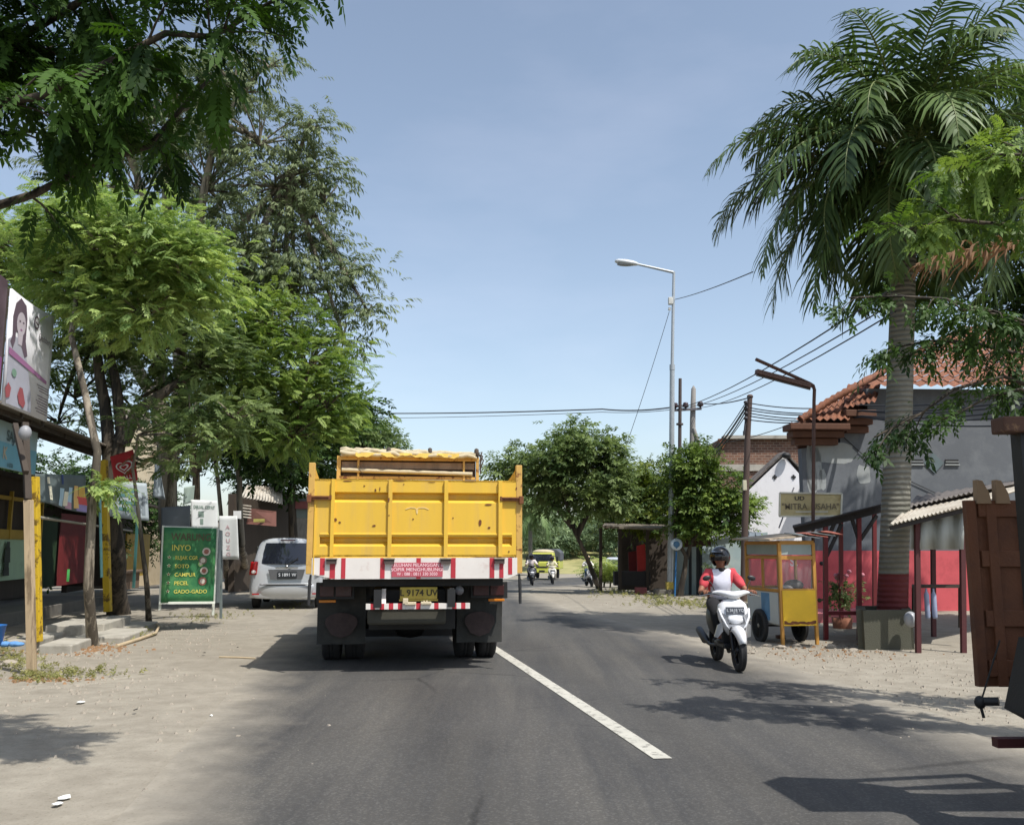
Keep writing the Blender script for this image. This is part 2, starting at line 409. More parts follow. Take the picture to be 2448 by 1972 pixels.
# ================================================================ foliage
def leaf_quads(base, d, nrm, L, Wd, fold=.12):
    """one folded leaf: base point, direction, normal -> 4 vertices"""
    d = np.array(d)/np.linalg.norm(d); s = np.cross(nrm, d); s /= np.linalg.norm(s); nn = np.cross(d, s); b = np.array(base)
    return [b, b+d*L*.45-s*Wd/2+nn*Wd*fold, b+d*L, b+d*L*.45+s*Wd/2+nn*Wd*fold]
def sprig(kind, seed=0):
    r = np.random.default_rng(seed); q = []
    if kind == 'pinnate':        # feather leaf: pairs of leaflets along a stalk of length 1
        n = 8
        for i in range(n):
            x = .14+.8*i/(n-1)
            for s in (-1, 1):
                a = math.radians(62+r.uniform(-8, 8)); l = .30*(1-.35*abs(i/(n-1)-.45))
                q.append(leaf_quads((x, 0, 0), (math.cos(a), s*math.sin(a), -.25+r.uniform(-.15, .15)), (r.uniform(-.2, .2), -s*.25, 1), l, l*.42))
        q.append(leaf_quads((.95, 0, 0), (1, 0, -.2), (0, 0, 1), .25, .1))
        q.append([np.array((0, -.008, 0)), np.array((.95, -.005, 0)), np.array((.95, .005, 0)), np.array((0, .008, 0))])
    elif kind == 'broad':        # twig with larger single leaves
        for i in range(9):
            a = i*2.4; x = .15+.1*i; q.append(leaf_quads((x, 0, 0), (.6, math.sin(a)*.8, math.cos(a)*.5-.25), (r.uniform(-.4, .4), r.uniform(-.4, .4), 1), .34, .17))
        q.append([np.array((0, -.01, 0)), np.array((1, -.006, 0)), np.array((1, .006, 0)), np.array((0, .01, 0))])
    elif kind == 'droopy':       # long narrow leaves hanging from a twig
        for i in range(11):
            a = i*2.4; x = .1+.09*i; q.append(leaf_quads((x, 0, 0), (.45, math.sin(a)*.6, -.75+.4*math.cos(a)), (r.uniform(-.5, .5), r.uniform(-.5, .5), 1), .34, .10))
        q.append([np.array((0, -.008, 0)), np.array((1, -.005, 0)), np.array((1, .005, 0)), np.array((0, .008, 0))])
    return np.array(q)           # (k,4,3)
_SPR = {}
def sprigs(kind):
    if kind not in _SPR: _SPR[kind] = [sprig(kind, s) for s in range(4)]
    return _SPR[kind]
def place_sprigs(kind, P, D, S, droop=.25, rng=None, vbase=None):
    """P (n,3) base points, D (n,3) directions, S (n,) lengths -> verts, nq, var"""
    rng = rng or RNG; T = sprigs(kind); outv = []; outa = []
    which = rng.integers(0, len(T), len(P)); D = D/np.linalg.norm(D, axis=1, keepdims=True)
    for w in range(len(T)):
        m = which == w
        if not m.any(): continue
        p, d, s = P[m], D[m], S[m]; n = len(p); t = T[w].reshape(-1, 3)
        up = np.tile([0, 0, 1.0], (n, 1))+rng.normal(0, .35, (n, 3))
        y = np.cross(up, d); y /= np.linalg.norm(y, axis=1, keepdims=True); z = np.cross(d, y)
        vv = p[:, None]+s[:, None, None]*(t[None, :, 0:1]*d[:, None]+t[None, :, 1:2]*y[:, None]+t[None, :, 2:3]*z[:, None])
        vv[..., 2] -= droop*s[:, None]*(t[None, :, 0]**2)
        outv.append(vv.reshape(-1, 3))
        vb = rng.random(n) if vbase is None else np.clip(vbase[m]+rng.normal(0, .12, n), 0, 1)
        va = np.repeat(vb[:, None], len(T[w]), 1)*.75+rng.random((n, len(T[w])))*.25
        outa.append(np.repeat(va.reshape(-1), 4))
    v = np.concatenate(outv); return v, len(v)//4, np.concatenate(outa)
def bez(a, b, c, n):
    return [a*(1-t)**2+b*2*t*(1-t)+c*t*t for t in [i/(n-1) for i in range(n)]]
BARK = pm('bark_brown', H('#7b6b58'), .9, .3, 9, .8, 18, dirt=H('#3e362c'), dscale=7, damt=.5, streak=True)
BARKD = pm('bark_dark', H('#4f463a'), .9, .3, 9, .8, 18, dirt=H('#2b2620'), dscale=7, damt=.5, streak=True)
BARKG = pm('bark_grey', H('#8c8272'), .9, .25, 7, .8, 16, dirt=H('#4d463b'), dscale=5, damt=.5, streak=True)
def tree(name, label, base, stems, r0, blobs, kind, size, mat, bark=BARK, dens=1.0, crad=.45, droop=.3, seed=1, group=None, up=.25, twig=True, cat='tree', twr=.012, clus=None, outdir=None):
    """stems: list of polylines (absolute points, first is on the ground); blobs: (centre, (rx,ry,rz), clusters, sprigs per cluster)"""
    rg = np.random.default_rng(seed); rr = random.Random(seed)
    t = thing(name, label, cat, base, group); tk = MB()
    for k, st in enumerate(stems):
        n = len(st); r1 = r0 if k == 0 else r0*.7
        # resample with a little wobble
        pts = []
        for i in range(n-1):
            a, b = V(st[i]), V(st[i+1]); m = max(2, int((b-a).length/.5))
            for j in range(m):
                q = a.lerp(b, j/m); w = .12*r1 if (i or j) else 0
                pts.append(q+V((rr.uniform(-w, w), rr.uniform(-w, w), 0)))
        pts.append(V(st[-1])); N = len(pts)
        rad = [r1*(1-.62*i/(N-1))*(1.18 if i == 0 else 1) for i in range(N)]
        tk.tube(pts, rad, 9)
    P = []; D = []; S = []; VB = []
    tips = [V(st[-1]) for st in stems]
    for c, rad, nc, ns in blobs:
        c = V(c); tip = min(tips, key=lambda q: (q-c).length)
        mid = tip.lerp(c, .5)+V((rr.uniform(-.2, .2), rr.uniform(-.2, .2), .15))*max(rad)*.5
        rl = max(.02, r0*.33)
        if (c-tip).length > .3: tk.tube(bez(tip, mid, c, 7), [rl*(1-.6*i/6) for i in range(7)], 6)
        hub = c+V((0, 0, -rad[2]*.25))
        nc = max(1, int(nc*dens))
        for i in range(nc):
            u = rg.normal(0, 1, 3); u /= np.linalg.norm(u); u[2] = u[2]*.85+.12
            q = u*(.45+.55*rg.random()**.5)
            cc = np.array(c)+q*np.array(rad)
            if twig and i % 2 == 0:
                ce = V(cc); m2 = hub.lerp(ce, .55)+V((rr.uniform(-.1, .1), rr.uniform(-.1, .1), .2))*max(rad)*.4
                tk.tube(bez(hub, m2, ce, 5), [twr*2.0, twr*1.6, twr*1.2, twr, twr*.6], 4, cap=False)
            cr = (clus or crad)*(0.7+.6*rg.random()); n = max(2, int(ns*(.6+.8*rg.random())))
            pp = cc+rg.normal(0, 1, (n, 3))*np.array((cr, cr, cr*.6))*.6
            dd = (q/ (np.linalg.norm(q)+1e-6))*.9+rg.normal(0, .6, (n, 3)); dd[:, 2] = dd[:, 2]*.5+up
            if outdir is not None: dd += np.array(outdir)
            P.append(pp); D.append(dd); S.append(size*(.7+.6*rg.random(n))); VB.append(np.full(n, rg.random()))
    tk.build('trunk', bark, t)
    P, D, S, VB = map(np.concatenate, (P, D, S, VB))
    v, nq, va = place_sprigs(kind, P, D, S, droop, rg, VB)
    mesh_quads('crown', v, nq, mat, t, va)
    return t
LG = leafmat('leaf_bright', H('#587440'), H('#b0c273'), .42, .42)
LG2 = leafmat('leaf_bright_b', H('#506c36'), H('#a3b562'), .42, .42)
LGR = leafmat('leaf_greygreen', H('#4f5e3e'), H('#8f9a72'), .45, .35)
LD = leafmat('leaf_dark', H('#22351a'), H('#46602a'), .4, .22)
LM_ = leafmat('leaf_medium', H('#3d532f'), H('#87975f'), .42, .38)
LN = leafmat('leaf_near', H('#1c2f18'), H('#4a672a'), .55, .3, .3)
TG = 'roadside trees along the left shops'
# thin tree nearest the camera with a tuft on its trunk, carrying the bright crown
b0 = g(222, 1543)
tp = at(165, 800, 13.6)
def pl(*uvY): return [at(*q) for q in uvY]
tree('tree', 'slender pale trunked tree with wide bright green crown near the billboard', b0,
     [[b0]+pl((212, 1400, 13.6), (222, 1190, 13.6), (232, 1080, 13.6), (205, 950, 13.8), (170, 800, 14.3), (185, 700, 15.0), (215, 640, 15.3))], .08,
     [(at(60, 590, 17.0), (1.7, 1.0, .7), 60, 24), (at(280, 590, 14.8), (1.4, 1.3, .7), 80, 24), (at(430, 640, 14.8), (.6, .9, .6), 30, 24), (at(0, 640, 17.4), (1.3, .8, .7), 40, 22),
      (at(210, 680, 15.5), (1.4, 1.0, .5), 50, 22), (at(340, 740, 15), (.9, .9, .6), 40, 22), (at(250, 540, 15), (1.2, .9, .35), 34, 20)],
     'pinnate', .25, LG, BARKG, crad=.45, dens=1.0, droop=.35, seed=3, group=TG)
t = thing('leaf_tuft', 'bright green tuft of leaves sprouting from the slender trunk beside the red ice cream flag', 'leaves', at(238, 1190, 13.55), None)
rg = np.random.default_rng(5); c = np.array(at(250, 1165, 13.5)); n = 46
v, nq, va = place_sprigs('pinnate', c+rg.normal(0, 1, (n, 3))*np.array((.13, .1, .09)), rg.normal(0, .7, (n, 3))+np.array((.35, -.1, .3)), .2+.16*rg.random(n), .45, rg)
mesh_quads('foliage', v, nq, LG, t, va)
# thick dark trunk, several stems
b0 = g(284, 1468)
tree('tree', 'tree with thick dark trunk dividing into black stems behind the yellow posts', b0,
     [[b0]+pl((276, 1300, 19), (268, 1200, 19), (262, 1040, 19), (240, 900, 19), (225, 780, 19)),
      pl((268, 1150, 19), (292, 1030, 19), (268, 860, 19), (250, 740, 19)),
      pl((290, 1060, 19), (330, 980, 19), (420, 920, 19.5), (500, 880, 20))], .22,
     [(at(250, 760, 19), (1.6, 1.2, .9), 30, 14), (at(380, 820, 19.5), (1.3, 1.2, 1.0), 34, 14), (at(480, 870, 20.5), (1.2, 1.2, .8), 30, 14), (at(140, 830, 19.5), (1.1, 1.2, .9), 22, 9), (at(180, 930, 20.5), (1.2, 1.0, .8), 26, 6), (at(140, 1000, 21), (1.1, .9, .5), 16, 6), (at(320, 960, 20), (1.0, .9, .7), 18, 8)],
     'pinnate', .32, LM_, BARKD, crad=.55, dens=1.35, seed=8, group=TG)
# tall grey-green airy tree
b0 = g(412, 1440)
tree('tree', 'tallest tree on the left with airy grey green crown and many upright branches', b0,
     [[b0]+pl((405, 1250, 23), (400, 1100, 23), (440, 940, 23), (420, 700, 23), (400, 500, 23), (410, 330, 23)),
      pl((400, 1120, 23), (380, 1000, 23), (385, 800, 23.4), (370, 560, 23.4), (330, 420, 23.4), (300, 330, 23)),
      pl((425, 960, 23), (500, 800, 23), (470, 600, 22.5), (490, 450, 22.5), (520, 300, 22.5)),
      pl((470, 860, 23), (580, 700, 23), (640, 520, 23), (690, 420, 23)),
      pl((400, 1000, 23), (280, 800, 24), (250, 600, 24), (220, 420, 24))], .27,
     [(at(420, 250, 23), (1.6, 1.4, 1.2), 46, 9), (at(560, 200, 22.5), (1.1, 1.2, 1.1), 34, 9), (at(620, 330, 22.5), (1.3, 1.2, .8), 30, 9), (at(735, 305, 22.5), (.55, .5, .25), 12, 8),
      (at(660, 430, 23), (1.3, 1.2, .9), 36, 9), (at(760, 400, 23), (.5, .5, .5), 9, 8), (at(500, 430, 23), (1.6, 1.3, 1.2), 40, 8), (at(330, 440, 23.5), (1.5, 1.3, 1.1), 26, 7), (at(200, 420, 24), (1.4, 1.2, 1.2), 22, 7),
      (at(600, 590, 23), (1.7, 1.4, 1.2), 48, 9), (at(740, 540, 23), (.7, .8, .7), 18, 9), (at(470, 640, 23), (1.6, 1.2, 1.0), 38, 9), (at(700, 690, 23), (1.5, 1.1, .8), 34, 9),
      (at(830, 650, 23), (.7, .5, .4), 12, 8), (at(880, 745, 23), (.45, .4, .25), 9, 8), (at(820, 800, 23), (.5, .5, .9), 14, 8), (at(600, 800, 23.5), (1.4, 1.2, 1.1), 34, 9), (at(640, 150, 22.5), (.6, .6, .5), 10, 7), (at(300, 300, 23.5), (1.8, 1.3, 1.4), 44, 9), (at(680, 620, 23), (1.2, 1.0, .9), 30, 9), (at(780, 470, 23), (.5, .5, .5), 12, 8)],
     'droopy', .42, LGR, BARKG, dens=1.3, crad=.42, droop=.35, seed=11, group=TG, up=.3, twr=.018)
# bright crown further along
b0 = g(470, 1432)
tree('tree', 'bushy yellow green feathery tree hanging over just left of the yellow truck', b0,
     [[b0]+pl((465, 1250, 22), (470, 1120, 22), (540, 1000, 22), (620, 920, 22)), pl((480, 1100, 22), (600, 990, 21.5), (720, 950, 21.5)), pl((470, 1130, 22), (440, 980, 22), (520, 880, 22))], .16,
     [(at(640, 780, 21.8), (1.1, 1.0, .8), 36, 16), (at(740, 860, 21.8), (.95, 1.0, .8), 36, 16), (at(600, 900, 21.5), (1.5, 1.1, .9), 44, 15), (at(780, 960, 22), (.85, .9, .8), 32, 15),
      (at(700, 1030, 22), (1.4, 1.1, .65), 36, 14), (at(540, 1010, 21.6), (1.2, 1.0, .7), 26, 12), (at(560, 830, 22), (.8, .9, .6), 22, 14)],
     'pinnate', .30, LG2, BARK, crad=.5, dens=1.35, seed=15, group=TG)
# trunk pair beside the white vertical banner
b0 = g(592, 1405)
tree('tree', 'tree with two pale brown trunks behind the white vertical banner', b0,
     [[b0]+pl((578, 1300, 26), (572, 1150, 26), (560, 1000, 26), (580, 900, 26)), [g(545, 1408)]+pl((536, 1300, 25.5), (520, 1150, 25.5), (500, 1000, 25.5))], .17,
     [(at(560, 1010, 26), (1.5, 1.2, .9), 30, 12), (at(640, 1090, 26.5), (1.3, 1.2, .6), 26, 12), (at(480, 1080, 26), (1.2, 1.2, .7), 20, 10), (at(640, 960, 26), (1.3, 1.2, .7), 24, 12)],
     'broad', .36, LD, BARKG, crad=.5, dens=1.5, seed=19, group=TG)
# dark dense tree behind truck
for k, (u, Y, bl, lb) in enumerate([
    (690, 34, [(at(700, 1080, 34), (2.0, 1.6, 1.4), 60, 14), (at(790, 1010, 34), (1.6, 1.6, 1.2), 44, 13), (at(640, 1130, 34), (1.6, 1.4, .9), 34, 12)], 'dark dense tree shading the shops behind the parked silver car'),
    (830, 40, [(at(830, 1090, 40), (2.0, 1.8, 1.8), 60, 14), (at(880, 1050, 40), (1.0, 1.4, .9), 34, 13), (at(900, 1120, 40), (1.4, 1.4, 1.6), 36, 12), (at(900, 1085, 40), (.7, 1.4, .6), 16, 12)], 'dark rounded tree whose top shows above the yellow tailgate')]):
    b0 = g(u, 1400) if k == 0 else V((at(u, 1300, Y).x, Y, gz(0, Y)))
    b0 = V((at(u, 1300, Y).x, Y, gz(0, Y)))
    tree('tree', lb, b0, [[b0, b0+V((.2, 0, 1.6)), b0+V((.1, 0, 3.0)), V(bl[0][0])]], .22, bl, 'broad', .55, LM_ if k else LD, BARKD, crad=.55, seed=23+k, group=TG)
# trees standing behind the left shops
for k, (L_, s_, lb) in enumerate(((11.5, 26, 'dark tree behind the nearest left shop roofs'), (11, 33, 'dark tree behind the left shops near the white hanging banner'), (10.5, 41, 'dark tree behind the distant shop with the tattered awning'))):
    b0 = R(s_, L_, -.3); c = b0+V((0, 0, 3.6))
    tree('tree', lb, b0, [[b0, b0+V((.1, 0, 1.4)), c]], .2, [(c, (2.4, 1.5, 1.3), 70, 13), (c+V((1.8, 0, -.6)), (1.6, 1.2, 1.1), 44, 12), (c+V((-2, 0, -.3)), (1.8, 1.3, 1.2), 44, 12), (c+V((.5, 0, -1.7)), (2.6, 1.0, .8), 50, 12)],
         'broad', .42, LD, BARKD, crad=.55, seed=90+k, group='trees behind the left shops')
# shade tree at the right, mostly out of frame
b0 = V((12.4, 17.2, -.12)); c = V((11.8, 17.0, 5.6))
tree('tree', 'dense dark tree past the right frame edge behind the palm', b0, [[b0, b0+V((.1, 0, 2)), c]], .25, [(c, (1.7, 1.7, 1.3), 90, 14), (c+V((-.9, 1.2, 1.3)), (1.5, 1.3, 1.1), 70, 13), (c+V((1, 0, 1.5)), (1.6, 1.5, 1.2), 50, 12), (c+V((1.5, -1, -.4)), (1.5, 1.5, 1.1), 50, 12)], 'broad', .4, LD, BARKD, crad=.5, seed=97)
# ---- small thin tree on the kerb
b0 = g(356, 1490)
tree('young_tree', 'thin crooked sapling trunk on the kerb just left of the green food banner', b0,
     [[b0]+pl((352, 1400, 17.3), (342, 1320, 17.3), (330, 1220, 17.3), (318, 1120, 17.3), (330, 1040, 17.3))], .055,
     [(at(335, 1015, 17.3), (.5, .5, .35), 14, 8), (at(420, 1090, 17.8), (.6, .5, .5), 14, 8), (at(500, 1040, 15.7), (.6, .5, .35), 18, 8), (at(455, 985, 15.9), (.6, .5, .35), 16, 8), (at(560, 990, 15.8), (.5, .5, .3), 12, 8)], 'pinnate', .30, LM_, BARKG, crad=.3, seed=31)
# ---- near tree overhanging at top left (trunk out of frame)
def branch_tree(name, label, base, limbs, r0, kind, size, mat, seed, per=26, spread=.3, bark=BARKD, group=None, droop=.4, hang=(0, 0, -.1), dens=1.0, twl=.55, outdir=None):
    rg = np.random.default_rng(seed); rr = random.Random(seed)
    t = thing(name, label, 'tree', base, group); tk = MB(); P = []; D = []; S = []; VB = []
    for limb, r, dn in limbs:
        pts = [V(p) for p in limb]; tk.tube(pts, [r*(1-.7*i/(len(pts)-1)) for i in range(len(pts))], 8)
        if dn <= 0: continue
        for i in range(len(pts)-1):
            a, b = pts[i], pts[i+1]; Lg = (b-a).length; m = int(Lg*dn*dens*4)+1
            for j in range(m):
                q = a.lerp(b, rr.random()); dr = V((rr.gauss(0, 1), rr.gauss(0, 1), rr.gauss(.1, .8))).normalized()*twl*rr.uniform(.5, 1.4)+(b-a).normalized()*twl*.6
                e = q+dr+V(hang)*.5; tk.tube(bez(q, q.lerp(e, .5)+V((0, 0, .06)), e, 4), [.009, .007, .005, .003], 4, cap=False)
                n = per; tt = rg.random(n)**.7
                base_ = np.array(q)+np.outer(tt, np.array(e-q))+rg.normal(0, .04, (n, 3))
                P.append(base_); d = np.tile(np.array(dr.normalized()), (n, 1))*.7+rg.normal(0, .65, (n, 3))+np.array(hang)
                if outdir is not None: d = d+np.array(outdir)
                D.append(d); S.append(size*(.6+.7*rg.random(n))); VB.append(np.full(n, rg.random()))
    tk.build('trunk', bark, t)
    P, D, S, VB = map(np.concatenate, (P, D, S, VB))
    v, nq, va = place_sprigs(kind, P, D, S, droop, rg, VB); mesh_quads('crown', v, nq, mat, t, va)
    return t
bt = V((-4.6, 3.4, 0))
top = V((-4.3, 3.8, 3.3))
branch_tree('tree', 'near tree whose dark branches hang into the top left corner', bt,
    [([bt, V((-4.5, 3.5, 1.6)), top], .16, 0),
     ([top]+pl((-300, 560, 5.2), (0, 490, 5.4), (84, 464, 5.4), (200, 401, 5.4), (355, 351, 5.4), (443, 250, 5.4), (500, 190, 5.4)), .035, .32),
     ([top]+pl((-300, 300, 5.0), (100, 230, 5.0), (397, 80, 5.0), (500, 88, 5.0), (560, 60, 5.0), (620, 20, 5.0)), .03, 1.25),
     ([top]+pl((-500, 200, 5.6), (0, 120, 5.6), (300, -60, 5.4), (560, -160, 5.2), (700, -240, 5)), .04, 1.5),
     ([top]+pl((-500, 0, 5.3), (-100, -100, 5.3), (300, -350, 5.2), (600, -560, 5.2)), .04, 1.0),
     ([top]+pl((-700, 100, 6.2), (-100, 60, 6.0), (100, 160, 6.0), (330, 230, 6.0)), .03, 1.35),
     ([top]+pl((-700, 380, 6.0), (-200, 330, 5.8), (20, 320, 5.8), (90, 310, 5.8)), .03, .8)],
    .1, 'pinnate', .23, LN, 41, per=12, droop=.4, hang=(.05, 0, -.12), dens=2.3, twl=.26)
# ---- near tree at right: feathery light branches and darker lobed leaves
bt = V((6.2, 6.4, -.12)); top = V((5.6, 6.7, 2.6))
branch_tree('tree', 'near tree at the right edge with light green feathery sprays before the palm', bt,
    [([bt, V((6.1, 6.4, 1.3)), top], .15, 0),
     ([top]+pl((2560, 470, 7), (2460, 400, 7), (2350, 385, 7), (2260, 410, 7)), .03, 1.1),
     ([top]+pl((2600, 600, 7), (2420, 540, 7), (2270, 525, 7), (2150, 555, 7)), .03, 1.1),
     ([top]+pl((2650, 460, 6.5), (2540, 400, 6.5), (2460, 370, 6.5), (2380, 370, 6.5)), .03, 1.2),
     ([top]+pl((2700, 500, 7.2), (2500, 470, 7.2), (2420, 480, 7.2), (2330, 470, 7.2)), .03, 1.0)],
    .1, 'pinnate', .21, leafmat('leaf_right', H('#48642a'), H('#8ea352'), .42, .35), 43, per=12, droop=.35, hang=(-.15, 0, -.05), dens=1.7, twl=.15)
bt2 = V((7.0, 8.2, -.12)); top2 = V((6.6, 8.3, 2.7))
branch_tree('tree', 'tree with dark leafy branches reaching across the palm trunk from the right', bt2,
    [([bt2, V((6.9, 8.2, 1.4)), top2], .14, 0),
     ([top2]+pl((2560, 820, 8.6), (2400, 760, 8.8), (2260, 715, 8.8), (2140, 708, 8.8), (2030, 712, 8.8)), .028, .75),
     ([top2]+pl((2600, 900, 8.6), (2450, 850, 8.8), (2330, 820, 8.8), (2220, 815, 8.8), (2140, 830, 8.8)), .03, 2.0),
     ([top2]+pl((2560, 960, 8.6), (2400, 900, 8.6), (2280, 930, 8.6), (2200, 990, 8.6), (2090, 1045, 8.6)), .026, .8),
     ([top2]+pl((2600, 820, 8.2), (2480, 780, 8.4), (2380, 745, 8.4), (2290, 740, 8.4)), .026, 2.4),
     ([top2]+pl((2600, 980, 8.2), (2440, 930, 8.4), (2360, 950, 8.4), (2270, 1000, 8.4)), .024, .85)],
    .1, 'broad', .17, leafmat('leaf_right_dark', H('#22361c'), H('#4e6830'), .4, .25), 47, per=15, droop=.4, hang=(-.05, 0, -.25), dens=.85, twl=.22)
# ---- trees in the middle distance
MT = 'roadside trees beyond the truck'
b0 = g(1432, 1406)
tree('tree', 'wide round crowned tree with thin leaning dark trunk beyond the truck', b0,
     [[b0]+pl((1405, 1340, 31), (1375, 1270, 31), (1350, 1190, 31), (1320, 1130, 31)), pl((1378, 1280, 31), (1420, 1200, 31), (1440, 1140, 31)), pl((1370, 1260, 31), (1300, 1180, 31), (1270, 1130, 31))], .15,
     [(at(1300, 1120, 31), (1.3, 1.2, .75), 50, 12), (at(1390, 1090, 31), (1.3, 1.2, .8), 54, 12), (at(1440, 1140, 31), (1.0, 1.2, .8), 36, 12), (at(1370, 1190, 31), (1.2, 1.2, .6), 24, 10), (at(1240, 1120, 31), (.7, .8, .4), 14, 10),
      (at(1380, 1050, 31), (.5, .6, .4), 14, 9), (at(1455, 1050, 31), (.22, .2, .45), 6, 7), (at(1368, 1032, 31), (.15, .2, .3), 4, 6), (at(1490, 1110, 31), (.5, .4, .3), 9, 9), (at(1290, 1180, 31.5), (.9, .9, .6), 26, 11), (at(1450, 1200, 31.5), (.9, .9, .6), 26, 11)],
     'broad', .46, LM_, BARKD, crad=.42, seed=51, group=MT)
b0 = g(1520, 1398)
tree('tree', 'low bushy tree over the dark stall left of the street lamp post', b0,
     [[b0]+pl((1510, 1300, 36), (1520, 1240, 36))], .13,
     [(at(1520, 1180, 36), (1.3, 1.2, .9), 44, 12), (at(1590, 1200, 36), (1.0, 1.2, 1.0), 34, 12), (at(1475, 1220, 36), (1.0, 1.0, .8), 26, 11), (at(1560, 1140, 36), (.7, .8, .6), 22, 10), (at(1540, 1240, 36), (1.4, 1.0, .5), 34, 11), (at(1480, 1160, 36), (.8, .9, .6), 22, 10)],
     'broad', .46, leafmat('leaf_olive', H('#3b4f1f'), H('#7f8a3c'), .42, .3), BARKD, crad=.42, seed=53, group=MT)
b0 = V((at(1625, 1400, 31.4).x, 31.4, gz(5, 31.4)-.05))
tree('tree', 'bushy tree with forked crooked trunk just right of the street lamp', b0,
     [[b0]+pl((1635, 1370, 31.4), (1640, 1330, 31.5), (1618, 1290, 31.6), (1612, 1250, 31.8)), pl((1640, 1335, 31.5), (1655, 1290, 31.6), (1690, 1250, 31.8))], .11,
     [(at(1650, 1110, 32), (.75, .8, .6), 40, 13), (at(1700, 1170, 32), (1.0, .8, .8), 60, 13), (at(1648, 1200, 32), (.75, .8, .9), 46, 13), (at(1745, 1215, 32), (.7, .7, .6), 36, 12), (at(1670, 1262, 32), (1.0, .7, .35), 34, 11), (at(1735, 1250, 32), (.7, .6, .35), 20, 10), (at(1640, 1150, 32), (.6, .7, .5), 26, 11)],
     'broad', .40, leafmat('leaf_mango', H('#37512a'), H('#85994a'), .4, .3), BARKD, crad=.36, seed=57, group=MT)
# far trees
FG = 'far trees where the road bends'
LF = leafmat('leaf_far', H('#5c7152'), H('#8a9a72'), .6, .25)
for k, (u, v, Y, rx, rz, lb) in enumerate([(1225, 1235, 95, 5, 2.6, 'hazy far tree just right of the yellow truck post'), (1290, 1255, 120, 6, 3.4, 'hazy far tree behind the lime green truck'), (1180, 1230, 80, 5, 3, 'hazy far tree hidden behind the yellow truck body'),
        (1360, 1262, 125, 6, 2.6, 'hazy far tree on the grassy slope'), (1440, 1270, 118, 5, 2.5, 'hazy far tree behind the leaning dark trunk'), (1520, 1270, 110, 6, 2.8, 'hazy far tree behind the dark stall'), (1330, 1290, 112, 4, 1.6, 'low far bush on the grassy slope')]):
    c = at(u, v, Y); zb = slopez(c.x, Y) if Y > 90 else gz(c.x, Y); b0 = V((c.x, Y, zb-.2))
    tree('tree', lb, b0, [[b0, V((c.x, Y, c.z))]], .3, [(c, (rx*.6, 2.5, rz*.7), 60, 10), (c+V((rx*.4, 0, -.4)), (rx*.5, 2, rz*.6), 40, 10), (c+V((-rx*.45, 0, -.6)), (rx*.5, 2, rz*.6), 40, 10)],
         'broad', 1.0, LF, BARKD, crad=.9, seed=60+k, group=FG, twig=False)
# ---- palm
def frond_mesh(o, az, el0, L, n=46, ll=.75, bend=1.6, rg=None, twist=0, dead=False):
    """one arching frond: rachis as points, leaflets as 3-quad strips"""
    rg = rg or RNG; vs = []; fs = []; var = []; rach = []
    h = np.array((math.sin(az), math.cos(az), 0)); p = np.array(o, float); el = el0
    K = 26; pts = [p.copy()]; dirs = []
    for i in range(K):
        d = h*math.cos(el)+np.array((0, 0, math.sin(el))); dirs.append(d); p = p+d*L/K; pts.append(p.copy()); el -= bend/K*(.5+1.0*i/K)
    dirs.append(dirs[-1]); side = np.cross(h, (0, 0, 1.0)); vb = rg.random()
    for i in range(n):
        t = .16+.84*i/(n-1); f = t*K; k = min(K-1, int(f)); q = pts[k]+(pts[k+1]-pts[k])*(f-k); d = dirs[k]; nn = np.cross(side, d)
        l0 = ll*(math.sin(PI*min(1, .25+t*.72))**.6)*(1.0 if t < .93 else .6)
        for s in (-1, 1):
            out = side*s*(.75+.2*rg.random())+d*(.55+.25*t)+nn*rg.uniform(-.15, .5); out /= np.linalg.norm(out)
            l = l0*rg.uniform(.55, 1.25); w = .055*rg.uniform(.8, 1.2); dr = rg.uniform(.55, 1.1)
            wd = np.cross(out, nn); wd /= np.linalg.norm(wd); base = len(vs); c = q.copy(); dd = out.copy(); v_ = np.clip(vb*.6+rg.random()*.4, 0, 1)
            for j in range(4):
                ww = w*(.5, 1.0, .75, .08)[j]
                vs += [c-wd*ww/2, c+wd*ww/2]; var += [v_, v_]
                dd = dd+np.array((0, 0, -dr*.42*(j+1)*.6)); dd /= np.linalg.norm(dd); c = c+dd*l/3
            for j in range(3): fs.append((base+2*j, base+2*j+1, base+2*j+3, base+2*j+2))
    return vs, fs, var, pts
